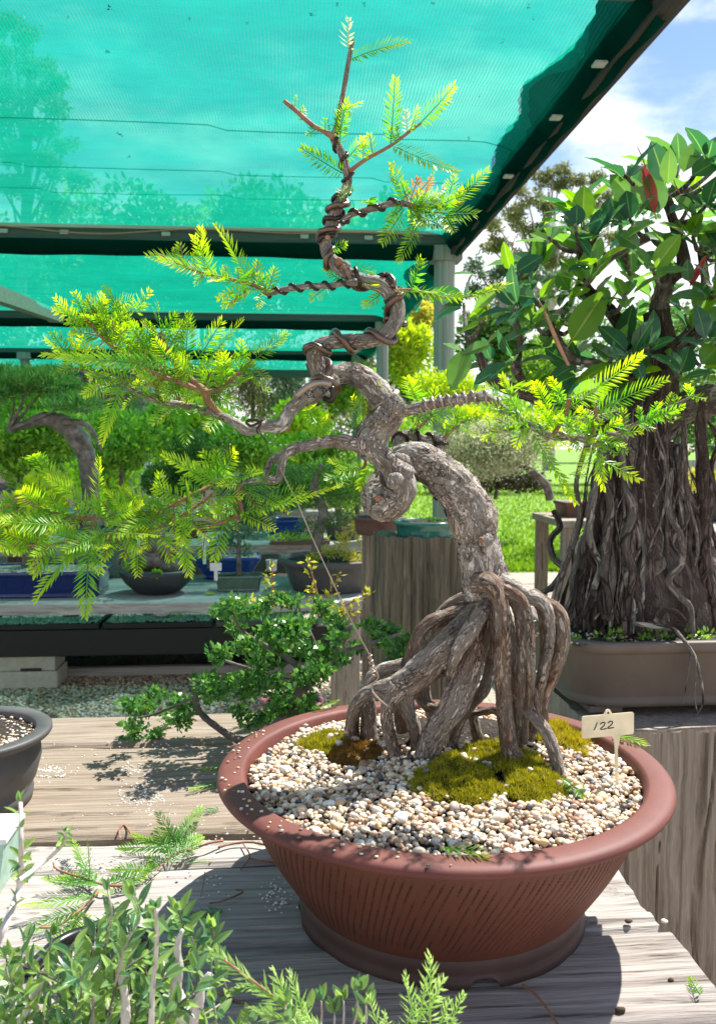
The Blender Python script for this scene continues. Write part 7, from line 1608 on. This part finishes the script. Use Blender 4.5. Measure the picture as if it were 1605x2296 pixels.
# cut sprigs and twigs lying on the bench
def litter():
    g = random.Random(77)
    def sprig_(label, stem_, fl, group=None):
        c = PZ(*stem_[0], BZ + .006); t = thing('cut_sprig', c, label, 'cut branch', group)
        rows = [(*PZ(x, y, BZ + .007 + .004 * (k % 2)), .0016 * (1 - .12 * k)) for k, (x, y) in enumerate(stem_)]; V, F = tube(rows, 8, .003, .1); mk('stem', V, F, M['stem_red'], t)
        for (x0, y0, x1, y1, h) in fl: frond_at(t, PZ(x0, y0, BZ + .010), PZ(x1, y1, BZ + .012 + h * .45) if h == 0 else P(x1, y1, fd(PZ(x1, y0, BZ))), 'c', g, .4)
    sprig_('bushy green cypress sprig lying in the bench gap left of the pot', [(500, 1885), (470, 1890), (430, 1905), (390, 1915), (375, 1930), (340, 1955)], [(400, 1900, 355, 1825, 1), (395, 1895, 445, 1818, 0), (400, 1905, 460, 1860, 0), (390, 1900, 262, 1895, 0), (370, 1930, 455, 1888, 0), (360, 1940, 330, 1915, 0), (380, 1915, 350, 1860, 1), (340, 1955, 250, 1935, 0), (430, 1905, 440, 1880, 0), (400, 1910, 300, 1880, 0), (350, 1950, 335, 1930, 1), (410, 1900, 380, 1850, 1)])
    sprig_('flattened cypress sprig with red stem in front of the bench gap', [(300, 1985), (240, 1985), (190, 1970), (130, 1950), (120, 1935)], [(200, 1975, 205, 1880, 1), (230, 1985, 130, 1945, 0), (240, 1985, 330, 1960, 0), (250, 1985, 340, 1945, 0), (210, 1975, 160, 1900, 0), (190, 1980, 100, 1975, 0)])
    sprig_('cypress sprig lying under the olive stems', [(220, 2000), (180, 2040), (130, 2075), (90, 2080)], [(215, 2000, 155, 2070, 0), (200, 2010, 50, 2045, 0), (120, 2075, 200, 2060, 0), (180, 2040, 60, 2080, 0), (300, 2060, 120, 2085, 0)])
    for (x0, y0, x1, y1, lab) in ((492, 1755, 425, 1775, 'single cypress frond touching the left of the pot rim'), (495, 1720, 450, 1728, 'short green frond on the tan plank beside the pot'), (490, 1815, 435, 1822, 'small frond tip beside the pot, over the gap'), (430, 1935, 470, 1928, 'lone frond on the plank right of the sprigs'), (1568, 2230, 1545, 2195, 'tiny pale frond tip on the bright bench corner'), (500, 2045, 370, 2060, 'green frond behind the olive leaves')):
        me, l0 = getfrond('c', (PZ(x0, y0, BZ) - PZ(x1, y1, BZ)).length, g); a, b = PZ(x0, y0, BZ + .004), PZ(x1, y1, BZ + .005); o = bpy.data.objects.new('fallen_frond', me); COL.objects.link(o); o.matrix_world = orient(a, b - a, (b - a).length / l0, Vector((g.uniform(-.2, .2), 0, 1))); tag(o, lab, 'frond')
    # fronds lying on the gravel
    for (x0, y0, x1, y1, lab) in ((995, 1900, 1095, 1912, 'green frond lying on the gravel by the front lip'), (1378, 1650, 1450, 1665, 'green frond on the gravel right of the label'), (1262, 1745, 1310, 1775, 'small frond on the gravel right of the moss'), (700, 1590, 760, 1575, 'green sprig at the back left of the gravel')):
        z = SOILZ + .010; me, l0 = getfrond('g', (PZ(x0, y0, z) - PZ(x1, y1, z)).length, g); a, b = PZ(x0, y0, z + .004), PZ(x1, y1, z + .006); o = bpy.data.objects.new('fallen_frond', me); COL.objects.link(o); o.matrix_world = orient(a, b - a, (b - a).length / l0, Vector((g.uniform(-.3, .3), 0, 1))); tag(o, lab, 'frond')
    tws = [([(600, 1895), (560, 1888), (520, 1892), (490, 1900)], 'reddish bare twig on the bench beside the pot', .0014), ([(545, 1890), (560, 1920), (540, 1950)], 'forked thin twig hanging over the plank crack', .0008), ([(620, 1935), (590, 1930), (560, 1925)], 'short brown twig close to the pot wall', .0009), ([(530, 1995), (545, 2000), (500, 2020), (470, 2025)], 'curved dry twig on the shaded plank', .0009),
           ([(1172, 2208), (1200, 2230), (1225, 2260), (1260, 2310)], 'dark curved root twig in the pot shadow', .0011), ([(270, 1880), (268, 1860), (280, 1850), (300, 1880)], 'bent pale stalk arching beside the olive stem', .0011), ([(470, 2215), (520, 2240), (570, 2255), (600, 2262)], 'thin red-brown twig near the bottom shoots', .0009), ([(460, 1955), (455, 1990), (450, 2010)], 'pale curled fibre on the plank', .0005)]
    for l, lab, r_ in tws:
        V, F = tube([(*PZ(x, y, BZ + .004 + .001 * (k % 2)), r_) for k, (x, y) in enumerate(l)], 7, .004, .2, seed=int(l[0][0])); tag(mk('twig', V, F, M['twig']), lab, 'twig')
    for (x, y, s, lab, mt) in ((1408, 2065, .004, 'dark seed on the bench just inside the pot shadow edge', 'debris'), (1488, 2065, .0035, 'tan pebble on the sunlit bench, right of the dark seed', 'pebble'), (1390, 2265, .0045, 'brown nut husk on the bench near the bottom edge', 'debris'), (1503, 2198, .003, 'small brown husk on the bench near the right edge', 'debris')):
        c = PZ(x, y, BZ + s * .5); V = pebshape(int(x)) * s + np.array(c); tag(mk('seed' if mt == 'debris' else 'stray_pebble', V, IF, M[mt]), lab, 'seed' if mt == 'debris' else 'pebble')
    # perlite crumbs spilled on the planks
    VV = []; FF = []; n = 0
    for (cx_, cy_, rx, ry, k) in ((320, 1790, 60, 45, 190), (110, 1730, 55, 18, 170), (300, 1725, 35, 12, 50), (400, 1850, 240, 60, 130), (200, 1940, 90, 20, 90), (350, 1680, 250, 22, 60), (470, 1990, 100, 60, 25), (620, 2010, 30, 40, 60)):
        for q in range(k):
            a = PZ(cx_ + rx * g.gauss(0, .5), cy_ + ry * g.gauss(0, .5), BZ + .001); s = g.uniform(.0006, .0021); v = pebshape(q % 20, IV1) * s + np.array(a); VV.append(v); FF += (IF1 + n).tolist(); n += len(v)
    tag(mk('perlite_crumbs', np.vstack(VV), FF, M['perlite']), 'white perlite crumbs spilled over the tan planks left of the pot', 'perlite', kind='stuff')
M['perlite'] = plain('perlite', (0.72, 0.70, 0.66), rough=.8)
litter()
